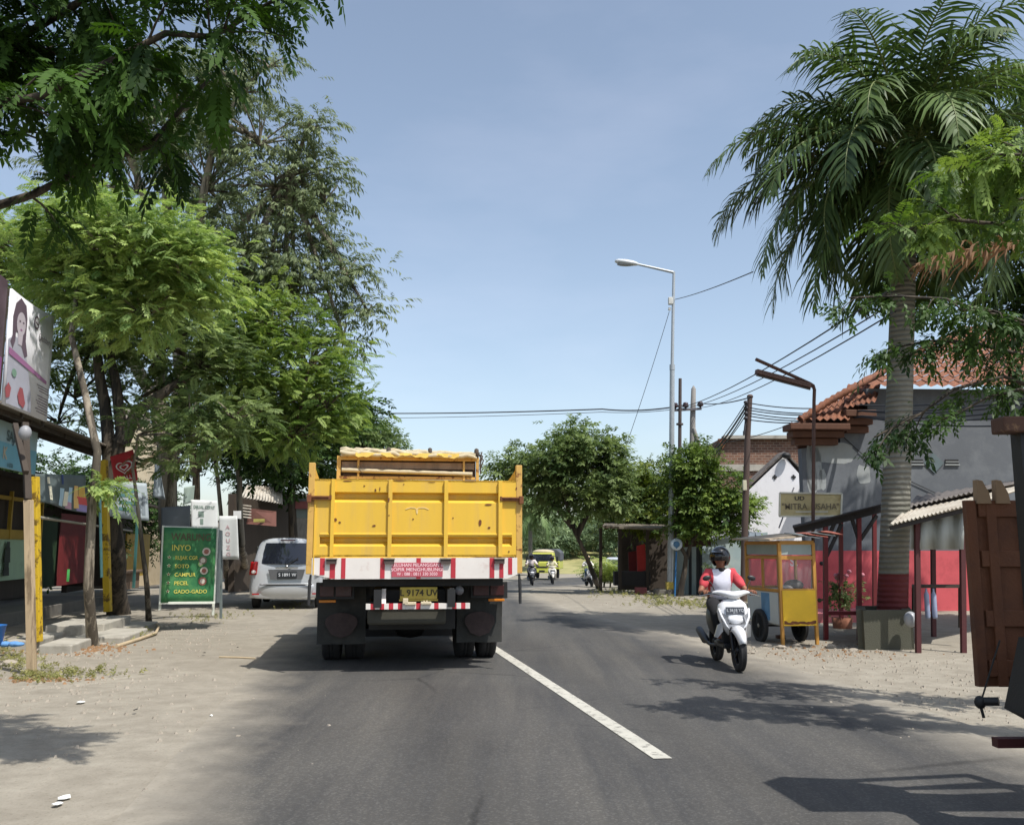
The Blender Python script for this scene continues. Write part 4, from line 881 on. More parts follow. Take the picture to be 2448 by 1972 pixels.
# ================================================================ silver people carrier
SIL = pm('car_silver', H('#bdc0c3'), .28, .03, 3, 0, metal=.35, coat=.6)
DGL = glassmat('car_glass', (.012, .014, .022), 1, .03)
SILD = pm('car_grey_trim', H('#565759'), .5)
def car(name, label, loc, rz, paint, L=4.2, W_=1.7, Hh=1.66, plate='S 1891 W', wheels=True):
    t = thing(name, label, 'car', loc, None, rz=rz); hw = W_/2
    # outline of the cross section (x,z) from sill to roof centre
    base = [(.80*hw, .24), (.95*hw, .27), (1.0*hw, .45), (1.0*hw, .72), (.985*hw, .90), (.95*hw, 1.0), (.87*hw, 1.28), (.79*hw, 1.50), (.70*hw, 1.60), (.45*hw, 1.645), (0, 1.66)]
    def ring(y, k, zs=1.0, ztop=None, inset=0):
        pts = []
        for x, z in base:
            zz = z if ztop is None or z <= ztop else ztop+(z-ztop)*.04
            pts.append((x*k, y+(inset*max(0, (z-.95)/.7)), .24+(zz*zs-.24)))
        full = [(-x, y_, z) for x, y_, z in pts[:-1]]+[]
        return pts+[(-x, y_, z) for x, y_, z in reversed(pts[:-1])]
    # y from rear (0) to front (L)
    st = [(0.02, .88, None, .20), (.05, .95, None, .18), (.14, .99, None, .14), (.5, 1, None, 0), (1.4, 1, None, 0), (2.3, 1, None, 0), (2.75, .99, 1.40, 0), (3.2, .985, 1.02, 0), (3.7, .96, .93, 0), (4.0, .9, .85, 0), (4.15, .8, .75, 0)]
    m = MB(); m.loft([ring(y, k, 1, zt_, ins) for y, k, zt_, ins in st]); body = m.build('body', paint, t, subsurf=1)
    # glass
    m = MB(); pts = []
    for i in range(9):
        z = 1.05+(1.53-1.05)*i/8; w = (.83-.16*(i/8)**1.3)*hw
        for j in range(11):
            s_ = -1+2*j/10; pts.append((w*s_, .005+.17*max(0, (z-.95)/.7)+.07*abs(s_)**3, z))
    m.add(pts, [(i*11+j, i*11+j+1, (i+1)*11+j+1, (i+1)*11+j) for i in range(8) for j in range(10)], True); rw = m.build('rear_window', DGL, t)
    m = MB(); m.bar((.02, -.015, 1.03), (.24, .035, 1.17), .02, .015); m.box((.24, .035, 1.16), (.03, .02, .05)); m.build('wiper', BLK, rw)
    m = MB(); m.box((0, .13, 1.595), (.34, .03, .03)); m.build('brake_light', pm('dark_red', H('#3a1414'), .3), t)
    for s in (-1, 1):
        m = MB(); m.add([(s*.86*hw, .6, 1.04), (s*.9*hw, .6, 1.04), (s*.92*hw, 2.9, 1.05), (s*.83*hw, 2.5, 1.46), (s*.83*hw, .55, 1.46)], [(1, 2, 3, 4)], False)
        m.v = [(x+s*.035, y, z) for x, y, z in m.v]; m.build('side_window', DGL, t)
        m = MB(); r_ = []
        for i in range(8):
            tt = i/7; z = .80+.30*tt; r_.append([(s*(.985-.02*tt)*hw, .03+.02*tt, z), (s*(1.015-.04*tt)*hw, .12, z), (s*(.99-.03*tt)*hw, .26, z), (s*(.80+.04*abs(tt-.5)*(1 if tt < .5 else -.3)-.0)*hw*.97, -.012+.03*tt, z)])
        m.loft([[q[3], q[0], q[1], q[2]] for q in r_], mi=0); tl = m.build('tail_light', LENSR, t)
        m = MB(); m.ell((s*.88*hw, .0, .865), (.055, .02, .04), 12, 8); m.build('reverse_lens', pm('clear_lens', H('#e5dcd8'), .15), tl)
        m = MB(); m.box((s*.80*hw, -.01, .36), (.16, .02, .03)); m.build('reflector', LENSR, t)
        m = MB(); m.ell((s*(hw+.10), 2.75, 1.05), (.11, .05, .075), 12, 8); m.build('mirror', BLK, t)
        for y in (.78, 3.35): wheel(t, (s*(hw-.12), y, .30), .30, .19, rim=CHROME, hub=.64)
    m = MB(); rows = []
    for i, (z, o_) in enumerate(((.26, .04), (.34, -.02), (.44, -.05), (.52, -.055), (.56, -.05), (.60, -.01))):
        rows.append([(s_*hw*(.99 if abs(s_) == 1 else 1), o_+.02+.22*abs(s_)**4, z) for s_ in [-1+2*j/14 for j in range(15)]])
    m.add([p for r in rows for p in r], [(i*15+j, i*15+j+1, (i+1)*15+j+1, (i+1)*15+j) for i in range(5) for j in range(14)], True); m.build('rear_bumper', paint, t)
    m = MB(); m.box((0, -.04, .575), (1.2, .03, .022)); m.build('bumper_gap', BLK, t)
    m = MB(); m.prism([(-.42, -.006, .92), (.42, -.006, .92), (.36, -.006, .70), (-.36, -.006, .70)], (0, .02, 0), mi=0); rc = m.build('plate_recess', SILD, t)
    m = MB(); m.box((.02, -.022, .80), (.44, .012, .14), mi=0); m.text(plate, (.02, -.030, .765), (1, 0, 0), (0, 0, 1), .10, mi=1, bold=.015); m.build('number_plate', [pm('plate_black', H('#22262a'), .5), pm('plate_white', H('#c9ccd0'), .5)], t)
    m = MB(); m.box((0, -.012, .955), (.5, .02, .03)); m.lathe([(.0, -.01), (.035, -.01), (.035, .01), (0, .01)], (0, -.012, .985), 'y', 14); m.build('chrome_trim', CHROME, t)
    return t
cl = g(682, 1457); car('parked_car', 'silver people carrier parked on the dusty verge left of the yellow truck, seen from behind', (cl.x, cl.y, cl.z), math.radians(9.5), SIL, Hh=1.6)
cl = g(1478, 1384); car('parked_car', 'white car parked in the shade behind the garden palms, mostly hidden', (cl.x+.3, cl.y+8, gz(cl.x, cl.y+8)), math.radians(-150), pm('car_white', H('#d3d6d8'), .3, .03, 3, 0, coat=.5))
# ================================================================ far lime-green truck
LIME = pm('lime_paint', H('#b9bb52'), .45, .06, 3, .05, dirt=H('#9ea23c'), dscale=3, damt=.3, sharp=.3)
LIMEW = pm('lime_pale', H('#dcdcb4'), .5, .06, 3, .05)
cy = 66.0; cx = at(1296, 1340, cy).x
t = thing('lime_truck', 'small lime green truck coming round the far bend with a dark covered load', 'truck', (cx, cy, gz(cx, cy)), None, rz=math.radians(-8))
w2 = .85
m = MB(); m.loft([[(-w2, 0, .55), (w2, 0, .55), (w2, 0, 1.25), (-w2, 0, 1.25)], [(-w2, -.05, .6), (w2, -.05, .6), (w2, -.05, 1.2), (-w2, -.05, 1.2)]], smooth=False)
m.loft([[(-w2, 0, .5), (w2, 0, .5), (w2, 1.5, .5), (-w2, 1.5, .5)], [(-w2, 0, 1.25), (w2, 0, 1.25), (w2, 1.5, 1.25), (-w2, 1.5, 1.25)], [(-w2*.88, .28, 1.9), (w2*.88, .28, 1.9), (w2*.88, 1.5, 1.9), (-w2*.88, 1.5, 1.9)]], smooth=False)
cb = m.build('cab', LIME, t, bevel=.04)
m = MB(); m.add([(-w2*.86, .005, 1.30), (w2*.86, .005, 1.30), (w2*.80, .235, 1.80), (-w2*.80, .235, 1.80)], [(0, 1, 2, 3)]); m.build('windscreen', DGL, cb)
m = MB(); m.box((0, -.06, .62), (1.7, .12, .18), mi=0); m.box((0, -.07, .9), (.8, .03, .10), mi=1); m.box((0, -.13, .62), (.4, .02, .12), mi=1)
for s in (-1, 1): m.box((s*.62, -.07, .92), (.24, .04, .16), mi=2)
m.build('bumper', [LIME, BLK, LIMEW], t, bevel=.02)
m = MB()
for s in (-1, 1): m.tube([(s*.75, .1, 1.7), (s*1.05, -.05, 1.6)], .02, 6); m.box((s*1.08, -.05, 1.45), (.14, .05, .34))
m.build('mirror', BLK, t)
m = MB(); m.ell((0, .9, 1.95), (.8, .6, .18), 14, 8, mi=0); m.build('roof_tarp', CANV, t)
m = MB(); m.box((.15, 3.1, 1.0), (1.9, 3.0, .6), mi=0); m.loft([[(.15+x_*1.0, y, 1.3+z_*.85) for x_, z_ in [(-1, 0), (-1, .7), (-.7, 1), (.7, 1), (1, .7), (1, 0)]] for y in (1.7, 3.2, 4.6)], mi=1, smooth=False); m.build('covered_load', [LIME, pm('dark_tarp', H('#4a4d52'), .8, .2, 4, .4)], t, bevel=.05)
for s in (-1, 1):
    for y in (.6, 3.8): wheel(t, (s*.75, y, .36), .36, .22, rim=_MC['wheel_steel'])
# ================================================================ scooters and riders (local frame: forward = +y)
SCW = pm('scooter_white', H('#dfe0e2'), .25, .03, 3, 0, coat=.6)
SCG = pm('scooter_grey', H('#8e9094'), .35, .05, 3, 0)
SCK = pm('scooter_black', H('#1d1e20'), .45, .1, 5, .05)
SKIN_ = pm('skin_brown', H('#8a5b43'), .6, .08, 8, .05)
SKIND = pm('skin_dark', H('#5f4030'), .6, .08, 8, .05)
def scooter(label, loc, rz, sc, paint, plate='L 3618 YQ', group=None, lean=0):
    t = thing('scooter', label, 'scooter', loc, group, rz=rz, scale=sc)
    fy, ry = .62, -.62; r = .27
    wf = wheel(t, (0, fy, r), r, .095, name='front_wheel', hub=.72, spokes=5, rim=SCK, thin=True)
    wr = wheel(t, (0, ry, r), r, .11, name='rear_wheel', hub=.70, spokes=5, rim=SCK, thin=True)
    # front fender
    m = MB(); rows = []
    for i in range(12):
        a = math.radians(22+122*i/11); rad = r+.035+.012*math.sin(a); k = min(1, .45+i*.12) if i < 6 else (1 if i < 9 else 1-.16*(i-8))
        row = []
        for j in range(9):
            b = -1+2*j/8; hwid = .075*k+.012; drop = .075*abs(b)**2.2
            row.append((b*hwid, fy+math.cos(a)*(rad-drop), r+math.sin(a)*(rad-drop)))
        rows.append(row)
    m.add([p for q in rows for p in q], [(i*9+j, i*9+j+1, (i+1)*9+j+1, (i+1)*9+j) for i in range(11) for j in range(8)], True); fe = m.build('front_fender', paint, t); so = fe.modifiers.new('s', 'SOLIDIFY'); so.thickness = .006
    m = MB()
    for s in (-1, 1): m.tube([(s*.075, fy, r), (s*.078, fy-.06, .46), (s*.06, fy-.14, .66)], [.022, .026, .024], 8)
    m.build('fork', SCK, t)
    # front apron (loft of mirrored outlines from bottom to top)
    m = MB(); rings = []
    for z, w, y, dpt in ((.44, .07, .40, .05), (.50, .12, .47, .09), (.57, .165, .50, .12), (.66, .20, .505, .13), (.76, .215, .475, .12), (.85, .19, .43, .10), (.90, .13, .40, .07)):
        ring = []
        for j in range(13):
            a = PI*j/12; cx_ = math.cos(a); ring.append((w*math.copysign(abs(cx_)**.75, cx_), y-dpt+(dpt*1.15)*math.sin(a)**.8, z+.03*math.sin(a)))
        ring += [(-w*.9, y-dpt-.05, z), (-w*.4, y-dpt-.07, z), (w*.4, y-dpt-.07, z), (w*.9, y-dpt-.05, z)]
        rings.append(ring)
    m.loft(rings); ap = m.build('front_apron', paint, t)
    # headlamp window, side slats, plate
    m = MB(); m.ell((0, .515, .655), (.105, .045, .058), 16, 10); m.build('headlight', glassmat('lamp_glass', (.75, .76, .78), 1, .08), ap)
    m = MB()
    for s in (-1, 1):
        m.tube([(s*.205, .43, .80), (s*.185, .50, .70), (s*.13, .535, .58), (s*.05, .52, .50)], [.012, .017, .017, .008], 6)
    m.build('trim_strip', paint, ap)
    m = MB(); m.prism([(-.15, .520, .60), (.15, .520, .60), (.06, .525, .49), (-.06, .525, .49)], (0, .02, 0)); m.build('lower_grille', SCG, ap)
    for s in (-1, 1):
        m = MB(); m.prism([(s*.10, .525, .71), (s*.175, .47, .745), (s*.185, .46, .64), (s*.13, .53, .60)], (0, .015, 0)); m.build('side_insert', SCG, ap)
    for s in (-1, 1):
        m = MB(); m.prism([(s*.17, .46, .62), (s*.225, .42, .58), (s*.25, .32, .42), (s*.20, .30, .40), (s*.15, .42, .50)], (0, -.02, 0)); m.build('leg_shield', paint, t)
    m = MB(); m.box((0, .50, .775), (.25, .012, .10), rot=Matrix.Rotation(.25, 3, 'X'), mi=0); m.text(plate, (0, .512, .765), (-1, 0, 0), (0, -.1, 1), .055, mi=1, bold=.01, wide=.95); m.text('08 19', (-.0, .516, .742), (-1, 0, 0), (0, -.1, 1), .026, mi=1)
    m.build('number_plate', [pm('plate_blackish', H('#3b3f46'), .4), pm('plate_silver', H('#c4c8cc'), .4)], t)
    # handlebar cowl
    m = MB(); rings = []
    for x, z, y, hh, dd in ((-.27, 1.005, .30, .012, .02), (-.20, 1.015, .33, .03, .04), (-.12, 1.0, .38, .045, .06), (0, .965, .42, .06, .075), (.12, 1.0, .38, .045, .06), (.20, 1.015, .33, .03, .04), (.27, 1.005, .30, .012, .02)):
        rings.append([(x, y+dd*math.cos(a), z+hh*math.sin(a)) for a in [2*PI*j/12 for j in range(12)]])
    m.loft(rings); hb = m.build('handlebar_cowl', paint, t, subsurf=1)
    m = MB(); m.tube([(-.37, .20, .985), (-.25, .29, 1.0), (0, .36, .96), (.25, .29, 1.0), (.37, .20, .985)], .016, 8); m.build('handlebar', SCK, t)
    for s in (-1, 1):
        m = MB(); m.tube([(s*.26, .285, 1.0), (s*.385, .19, .985)], .020, 10); m.build('grip', RUB, t)
        m = MB(); m.tube([(s*.24, .33, .995), (s*.33, .29, .98), (s*.42, .22, .955)], [.009, .008, .007], 6); m.build('brake_lever', CHROME, t)
        m = MB(); m.tube([(s*.22, .30, 1.02), (s*.25, .27, 1.12), (s*.30, .24, 1.18)], .007, 6); m.ell((s*.31, .235, 1.20), (.06, .02, .036), 14, 8, rot=Matrix.Rotation(s*.25, 3, 'Y')); m.build('mirror', SCK, t)
    # floor, body, seat
    m = MB(); m.box((0, .12, .30), (.30, .56, .07)); m.box((0, .34, .55), (.30, .05, .5), rot=Matrix.Rotation(-.2, 3, 'X')); m.build('footboard', SCK, t, bevel=.02)
    m = MB(); rings = []
    for y, w, z0, z1 in ((-.08, .10, .32, .62), (-.22, .15, .34, .70), (-.45, .16, .38, .74), (-.7, .13, .46, .76), (-.88, .07, .56, .78), (-.95, .03, .64, .78)):
        zc_ = (z0+z1)/2; hh = (z1-z0)/2; rings.append([(w*math.copysign(abs(math.cos(a))**.7, math.cos(a)), y, zc_+hh*math.copysign(abs(math.sin(a))**.7, math.sin(a))) for a in [2*PI*j/14 for j in range(14)]])
    m.loft(rings); m.build('rear_body', paint if paint is not SCW else SCK, t)
    m = MB(); rings = []
    for y, w, z, h in ((-.04, .09, .70, .03), (-.15, .125, .735, .045), (-.4, .145, .755, .05), (-.65, .13, .79, .045), (-.85, .09, .80, .03)):
        rings.append([(w*math.copysign(abs(math.cos(a))**.6, math.cos(a)), y, z+h*math.copysign(abs(math.sin(a))**.6, math.sin(a))) for a in [2*PI*j/14 for j in range(14)]])
    m.loft(rings); m.build('seat', SCK, t)
    m = MB(); m.tube([(.10, -.15, .26), (.14, -.40, .24), (.16, -.55, .27), (.165, -.62, .29), (.17, -.98, .40)], [.02, .022, .03, .06, .055], 12); m.build('exhaust', pm('exhaust_dark', H('#3a3b3d'), .4), t)
    m = MB(); m.box((-.09, -.35, .30), (.10, .60, .16)); m.build('engine', pm('engine_grey', H('#4b4c4e'), .6), t, bevel=.02)
    m = MB(); m.tube([(0, -.05, .28), (0, .1, .20)], .03, 8); m.build('frame', SCK, t)
    return t
def hand(chs, wrist, grip_c, s, rscale=1.0):
    """palm and five fingers curled round a bar that runs along x at grip_c (forward = +y)"""
    w = V(wrist); gcn = V(grip_c)
    palm = gcn+V((0, -.045, .018)); chs.append([(w.x, w.y, w.z, .026), (palm.x, palm.y, palm.z, .030)])
    for i, (dx, ln) in enumerate(((-.034, .9), (-.012, 1.0), (.011, .95), (.032, .8))):
        x = gcn.x+dx; r = .0095
        a = (palm.x, palm.y, palm.z, .030)
        chs.append([a, (x, gcn.y-.012, gcn.z+.032, r+.001), (x, gcn.y+.022*ln+.004, gcn.z+.020, r), (x, gcn.y+.026*ln, gcn.z-.008, r*.95), (x, gcn.y+.006, gcn.z-.026, r*.85)])
    x = gcn.x-s*.035; chs.append([(palm.x, palm.y, palm.z, .030), (x, gcn.y-.032, gcn.z+.002, .012), (x-s*.006, gcn.y-.012, gcn.z-.020, .011), (x-s*.004, gcn.y+.010, gcn.z-.024, .009)])
def folds(o, strength, size):
    tx = bpy.data.textures.new('folds', 'CLOUDS'); tx.noise_scale = size; tx.noise_depth = 2
    d = o.modifiers.new('folds', 'DISPLACE'); d.texture = tx; d.strength = strength; d.mid_level = .5; d.texture_coords = 'LOCAL'; return o
def rider(label, loc, rz, sc, shirt, sleeve, pants, skinm, helmet=None, hairm=None, turn=0.0, lean=0.0, group=None, belly=1.0, legmat=None, shoes=None, short=True):
    t = thing('person', label, 'person', loc, group, rz=rz, scale=sc)
    hip = (0, -.36, .83); sh = 1.27; hx = 0
    Lk = []
    # body: one continuous skinned surface
    ch = [[(0, -.36, .84, .13), (0, -.35, .98, .125*belly), (0, -.30, 1.12, .13*belly), (0, -.26, 1.24, .12), (0, -.25, 1.31, .068), (0, -.235, 1.36, .062), (0, -.225, 1.43, .075), (0, -.22, 1.50, .08)]]
    for s in (-1, 1):
        ch.append([(0, -.26, 1.24, .12), (s*.17, -.26, 1.26, .062), (s*.27, -.19, 1.10, .048), (s*.335, -.08, .99, .042), (s*.335, .05, 1.0, .036), (s*.325, .14, 1.01, .028)])
        hand(ch, (s*.325, .14, 1.01), (s*.325, .237, .992), s)
        ch.append([(0, -.36, .84, .13), (s*.11, -.33, .83, .095), (s*.17, .02, .80, .078), (s*.185, .13, .76, .062), (s*.165, .14, .58, .055), (s*.14, .13, .40, .036), (s*.14, .15, .37, .034), (s*.15, .26, .355, .028)])
    bd = skin('body', ch, skinm, t, 1)
    # face features under the visor
    m = MB(); fo = V((0, -.22, 1.455)); Rm = Matrix.Rotation(turn, 3, 'Z')
    def F_(x, y, z): return fo+Rm @ V((x, y, z))
    m.ell(F_(0, .03, 0), (.075, .085, .105), 16, 12, mi=0, rot=Rm); m.ell(F_(0, .12, -.01), (.014, .02, .026), 8, 6, mi=0)
    for s in (-1, 1): m.ell(F_(s*.032, .103, .018), (.014, .008, .008), 8, 6, mi=1); m.ell(F_(s*.075, .03, -.005), (.012, .02, .03), 8, 6, mi=0)
    m.ell(F_(0, .108, -.052), (.026, .01, .008), 8, 6, mi=2); m.build('face', [skinm, pm('eye_dark', H('#1a1412'), .3), pm('lips', H('#6a3a33'), .5)], t)
    # shirt
    mf = None
    if sleeve is not shirt:
        def mf(c): return 1 if (abs(c.x) > .125+.25*max(0, 1.22-c.z)*0 and c.z > .9 and abs(c.x) > .10+.42*(1.34-c.z)*.35) else 0
    sc_ = [[(0, -.36, .86, .150*belly), (0, -.35, .98, .150*belly), (0, -.30, 1.12, .150*belly), (0, -.26, 1.24, .135), (0, -.25, 1.30, .075)]]
    for s in (-1, 1): sc_.append([(0, -.26, 1.24, .135), (s*.17, -.26, 1.255, .082), (s*.25, -.205, 1.13, .074), (s*(.30 if short else .335), -.13 if short else -.05, 1.04, .064)]+([] if short else [(s*.33, .08, 1.0, .05)]))
    folds(skin('shirt', sc_, [shirt, sleeve], t, 2, mf), .035, .11)
    # trousers
    pc = [[(0, -.36, .90, .145), (0, -.36, .82, .145)]]
    for s in (-1, 1): pc.append([(0, -.36, .82, .145), (s*.11, -.33, .82, .115), (s*.17, .02, .80, .095), (s*.185, .135, .76, .082), (s*.165, .145, .58, .074), (s*.14, .13, .42, .062)])
    folds(skin('trousers', pc, pants, t, 2), .02, .1)
    m = MB()
    for s in (-1, 1): m.ell((s*.145, .20, .352), (.045, .13, .035), 12, 8)
    m.build('shoes', shoes or SCK, t)
    if helmet:
        m = MB(); ho = V((0, -.235, 1.485)); vs = []; n_, k_ = 24, 14
        for i in range(k_+1):
            th = PI*.80*i/k_
            for j in range(n_):
                a = 2*PI*j/n_; fr = math.cos(a-PI/2)   # +1 = front
                th2 = th
                if fr > .45: th2 = min(th, PI*(.36+.16*(1-fr)))
                rr_ = .145*(1.0+.06*(i/k_)); vs.append(ho+Rm @ V((rr_*.93*math.sin(th2)*math.cos(a), rr_*1.10*math.sin(th2)*math.sin(a), rr_*1.05*math.cos(th2))))
        m.add(vs, [(i*n_+j, (i+1)*n_+j, (i+1)*n_+(j+1) % n_, i*n_+(j+1) % n_) for i in range(k_) for j in range(n_)], True)
        h = m.build('helmet', helmet, t); so = h.modifiers.new('s', 'SOLIDIFY'); so.thickness = .012; so.offset = -1
        m = MB(); rows = []
        for i in range(6):
            el_ = math.radians(22-42*i/5); rows.append([ho+Rm @ V((.158*math.cos(el_)*math.sin(b), .178*math.cos(el_)*math.cos(b), .16*math.sin(el_))) for b in [math.radians(-62+124*j/12) for j in range(13)]])
        m.add([p for q in rows for p in q], [(i*13+j, i*13+j+1, (i+1)*13+j+1, (i+1)*13+j) for i in range(5) for j in range(12)], True); v_ = m.build('visor', glassmat('visor', (.01, .01, .012), .9, .06), h)
        m = MB(); m.prism([ho+Rm @ V(p) for p in ((-.10, .12, .075), (.10, .12, .075), (.07, .20, .055), (-.07, .20, .055))], (0, 0, .012)); m.build('peak', helmet, h, bevel=.005)
    if hairm:
        m = MB(); m.ell(F_(0, .0, .045), (.085, .10, .085), 16, 10, rot=Rm); m.build('hair', hairm, t)
    return t
RED_ = pm('shirt_red', H('#c2444c'), .85, .1, 6, .3, 25); WHT = pm('shirt_white', H('#d6d6e2'), .85, .06, 6, .5, 9)
p1 = g(1769, 1611); hd = math.atan2(-.055, -1)   # heads towards us, drifting to our right
def place_pair(u, v, dirv, sc, **kw): pass
def along(u, v, rz, sc):
    """scooter origin when its front tyre touches the ground at (u, v)"""
    q = g(u, v); f = V((-math.sin(rz), math.cos(rz), 0)); o = q-f*.62*sc; o.z = gz(q.x, q.y)+.018; return o
rz = PI+math.radians(1); o = along(1768, 1608, rz, .91)
scooter('white scooter coming towards us along the dusty right edge of the road', o, rz, .91, SCW)
hb_ = rider('rider in black helmet and white shirt with red sleeves on the white scooter', o, rz, .91, WHT, RED_, pm('trouser_black', H('#17181b'), .9, .2, 8, .3), SKIN_, helmet=pm('helmet_black', H('#141517'), .18, .1, 3, 0, coat=.5), turn=math.radians(-28), belly=1.2)
m = MB(); m.lathe([(.062, -.03), (.075, -.02), (.08, .0), (.072, .02), (.06, .03)], (0, -.245, 1.30), 'z', 16); m.build('neck_scarf', pm('scarf_black', H('#1d1b1c'), .9), hb_)
SG = 'far scooters in front of the lime green truck'
for k, (u, v, rzd, pnt, sh_, pa, hm, lb1, lb2) in enumerate([
    (1273, 1400, 182, SCK, pm('shirt_pale', H('#d8cdc8'), .9), pm('jeans_dark', H('#2a2c36'), .9), pm('helmet_dark', H('#2c2426'), .3), 'dark scooter approaching on the far road beside the truck post', 'far rider in white top and dark helmet on the dark scooter beside the truck post'),
    (1322, 1397, 181, pm('scooter_cream', H('#cfc8b8'), .4), pm('shirt_cream', H('#cfc8a8'), .9), pm('trouser_cream', H('#b9b3a0'), .9), pm('helmet_brown', H('#3c2a2a'), .3), 'pale scooter approaching in front of the lime green truck', 'far rider in cream clothes on the pale scooter before the lime green truck'),
    (1396, 1402, 120, pm('scooter_silver', H('#b8babd'), .4), pm('shirt_offwhite', H('#d6d2cc'), .9), pm('jeans_blue', H('#39506e'), .9), pm('helmet_tan', H('#b7a07a'), .3), 'silver scooter half hidden behind the foot of the leaning dark tree', 'far rider in white shirt and blue trousers partly behind the leaning trunk')]):
    rz = math.radians(rzd); q = g(u, v); 
    sc_k = 1.0; o = along(u, v, rz, sc_k)
    if k == 2: o = V((at(1408, 1380, 50).x, 50, gz(3.3, 50)+.018)); rz = math.radians(188)
    scooter(lb1, o, rz, sc_k, pnt, plate='L 24', group=SG); rider(lb2, o, rz, sc_k, sh_, sh_, pa, SKIND, helmet=hm, group='riders on the far scooters')
# ================================================================ left-hand shops
def corr(m, a, b, c, d, n, amp=.018, mi=None, steps=2, thick=.0):
    """corrugated sheet between edge a-b and edge d-c; waves run from a-b to d-c"""
    a, b, c, d = map(V, (a, b, c, d)); nn = (b-a).cross(d-a).normalized(); k = n*4; vs = []
    for t in range(steps):
        s = t/(steps-1)
        for i in range(k+1):
            f = i/k; p = a.lerp(b, f).lerp(d.lerp(c, f), s)+nn*(amp*math.sin(2*PI*f*n)); vs.append(p)
    m.add(vs, [(t*(k+1)+i, t*(k+1)+i+1, (t+1)*(k+1)+i+1, (t+1)*(k+1)+i) for t in range(steps-1) for i in range(k)], True, mi)
def solid(o, th=.003):
    s = o.modifiers.new('solid', 'SOLIDIFY'); s.thickness = th; s.offset = 0; return o
YPOST = pm('post_yellow', H('#c9a620'), .6, .12, 6, .2, dirt=H('#6e5416'), dscale=6, damt=.35)
CORR = pm('corrugated_old', H('#7b7468'), .7, .2, 3, .2, dirt=H('#4d3b2e'), dscale=2.5, damt=.6, sharp=.3)
CORRL = pm('corrugated_pale', H('#b9b2a4'), .65, .1, 3, .2, dirt=H('#8a7a66'), dscale=2.5, damt=.5, sharp=.3)
CONC = pm('concrete', H('#a8a397'), .9, .12, 4, .4, dirt=H('#7c776b'), dscale=3, damt=.4, sharp=.3)
CONCD = pm('concrete_dark', H('#6e6a62'), .9, .15, 4, .4, dirt=H('#4e4b45'), dscale=3, damt=.4, sharp=.3)
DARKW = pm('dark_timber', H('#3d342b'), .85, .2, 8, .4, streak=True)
PALEW = pm('pale_timber', H('#b09b7c'), .85, .2, 8, .4, streak=True, dirt=H('#7c6a52'), dscale=6, damt=.3)
SHOPG = pm('wall_mint', H('#a9c4a4'), .8, .08, 2, .2, dirt=H('#7d8f78'), dscale=2, damt=.3, sharp=.4)
MAROON = pm('shutter_maroon', H('#6b1f1f'), .6, .12, 3, .1)
DGREEN = pm('shutter_green', H('#23391f'), .7, .15, 3, .1)
YELB = pm('wall_ochre', H('#a88a2c'), .7, .15, 3, .2)
def bank_label(s): return s
LB = 7.2     # shop front line, metres left of our lane
def wallR(m, s0, s1, L, z0, z1, th=.15, mi=None):
    m.prism([R(s0, L, z0), R(s1, L, z0), R(s1, L, z1), R(s0, L, z1)], RL*th, mi=mi)
def lerp_s(u, L, v=1306):   # position along the road where a line at offset L crosses image column u
    a = ray(u, v)[0]
    # X = RD.x*s+RL.x*L ; Y = RD.y*s+RL.y*L
    return (RL.x*L-a*RL.y*L)/(a*RD.y-RD.x)
base = R(14, LB)
# --- first shop (mint wall with kettle poster, ochre frame)
sA, sB = 9.0, lerp_s(92, LB)
t = thing('shop', 'nearest shop on the left with pale mint front panel and ochre window frame', 'shop', R(sA, LB))
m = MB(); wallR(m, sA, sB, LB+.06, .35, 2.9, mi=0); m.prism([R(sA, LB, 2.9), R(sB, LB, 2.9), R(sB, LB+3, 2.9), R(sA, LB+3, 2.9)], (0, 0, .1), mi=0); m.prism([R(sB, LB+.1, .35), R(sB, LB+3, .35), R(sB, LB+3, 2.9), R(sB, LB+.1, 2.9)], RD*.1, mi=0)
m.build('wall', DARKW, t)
m = MB(); wallR(m, sA, sB, LB-.02, .75, 1.62, .06); m.build('counter_panel', SHOPG, t)
m = MB()
for s_ in (sB-.05, sB-1.0, sB-2.0, sB-3.2): m.box(R(s_, LB-.03, 2.1), (.07, .07, 1.0), rz=.166)
for z_, h_ in ((1.70, .2), (2.45, .08)): m.prism([R(sA, LB-.05, z_-h_/2), R(sB, LB-.05, z_-h_/2), R(sB, LB-.05, z_+h_/2), R(sA, LB-.05, z_+h_/2)], RL*.05)
m.build('window_frame', YELB, t)
m = MB(); pc = R(lerp_s(14, LB)-.1, LB-.085, 1.25)
for dz, w_ in ((.22, .09), (.1, .14), (-.05, .17), (-.2, .12), (-.32, .16)): m.prism([pc+RD*(-w_)+V((0, 0, dz-.08)), pc+RD*w_+V((0, 0, dz-.08)), pc+RD*w_*.8+V((0, 0, dz+.08)), pc-RD*w_*.8+V((0, 0, dz+.08))], RL*.01)
m.build('painted_emblem', pm('emblem_dark', H('#3a3f3a'), .8), t)
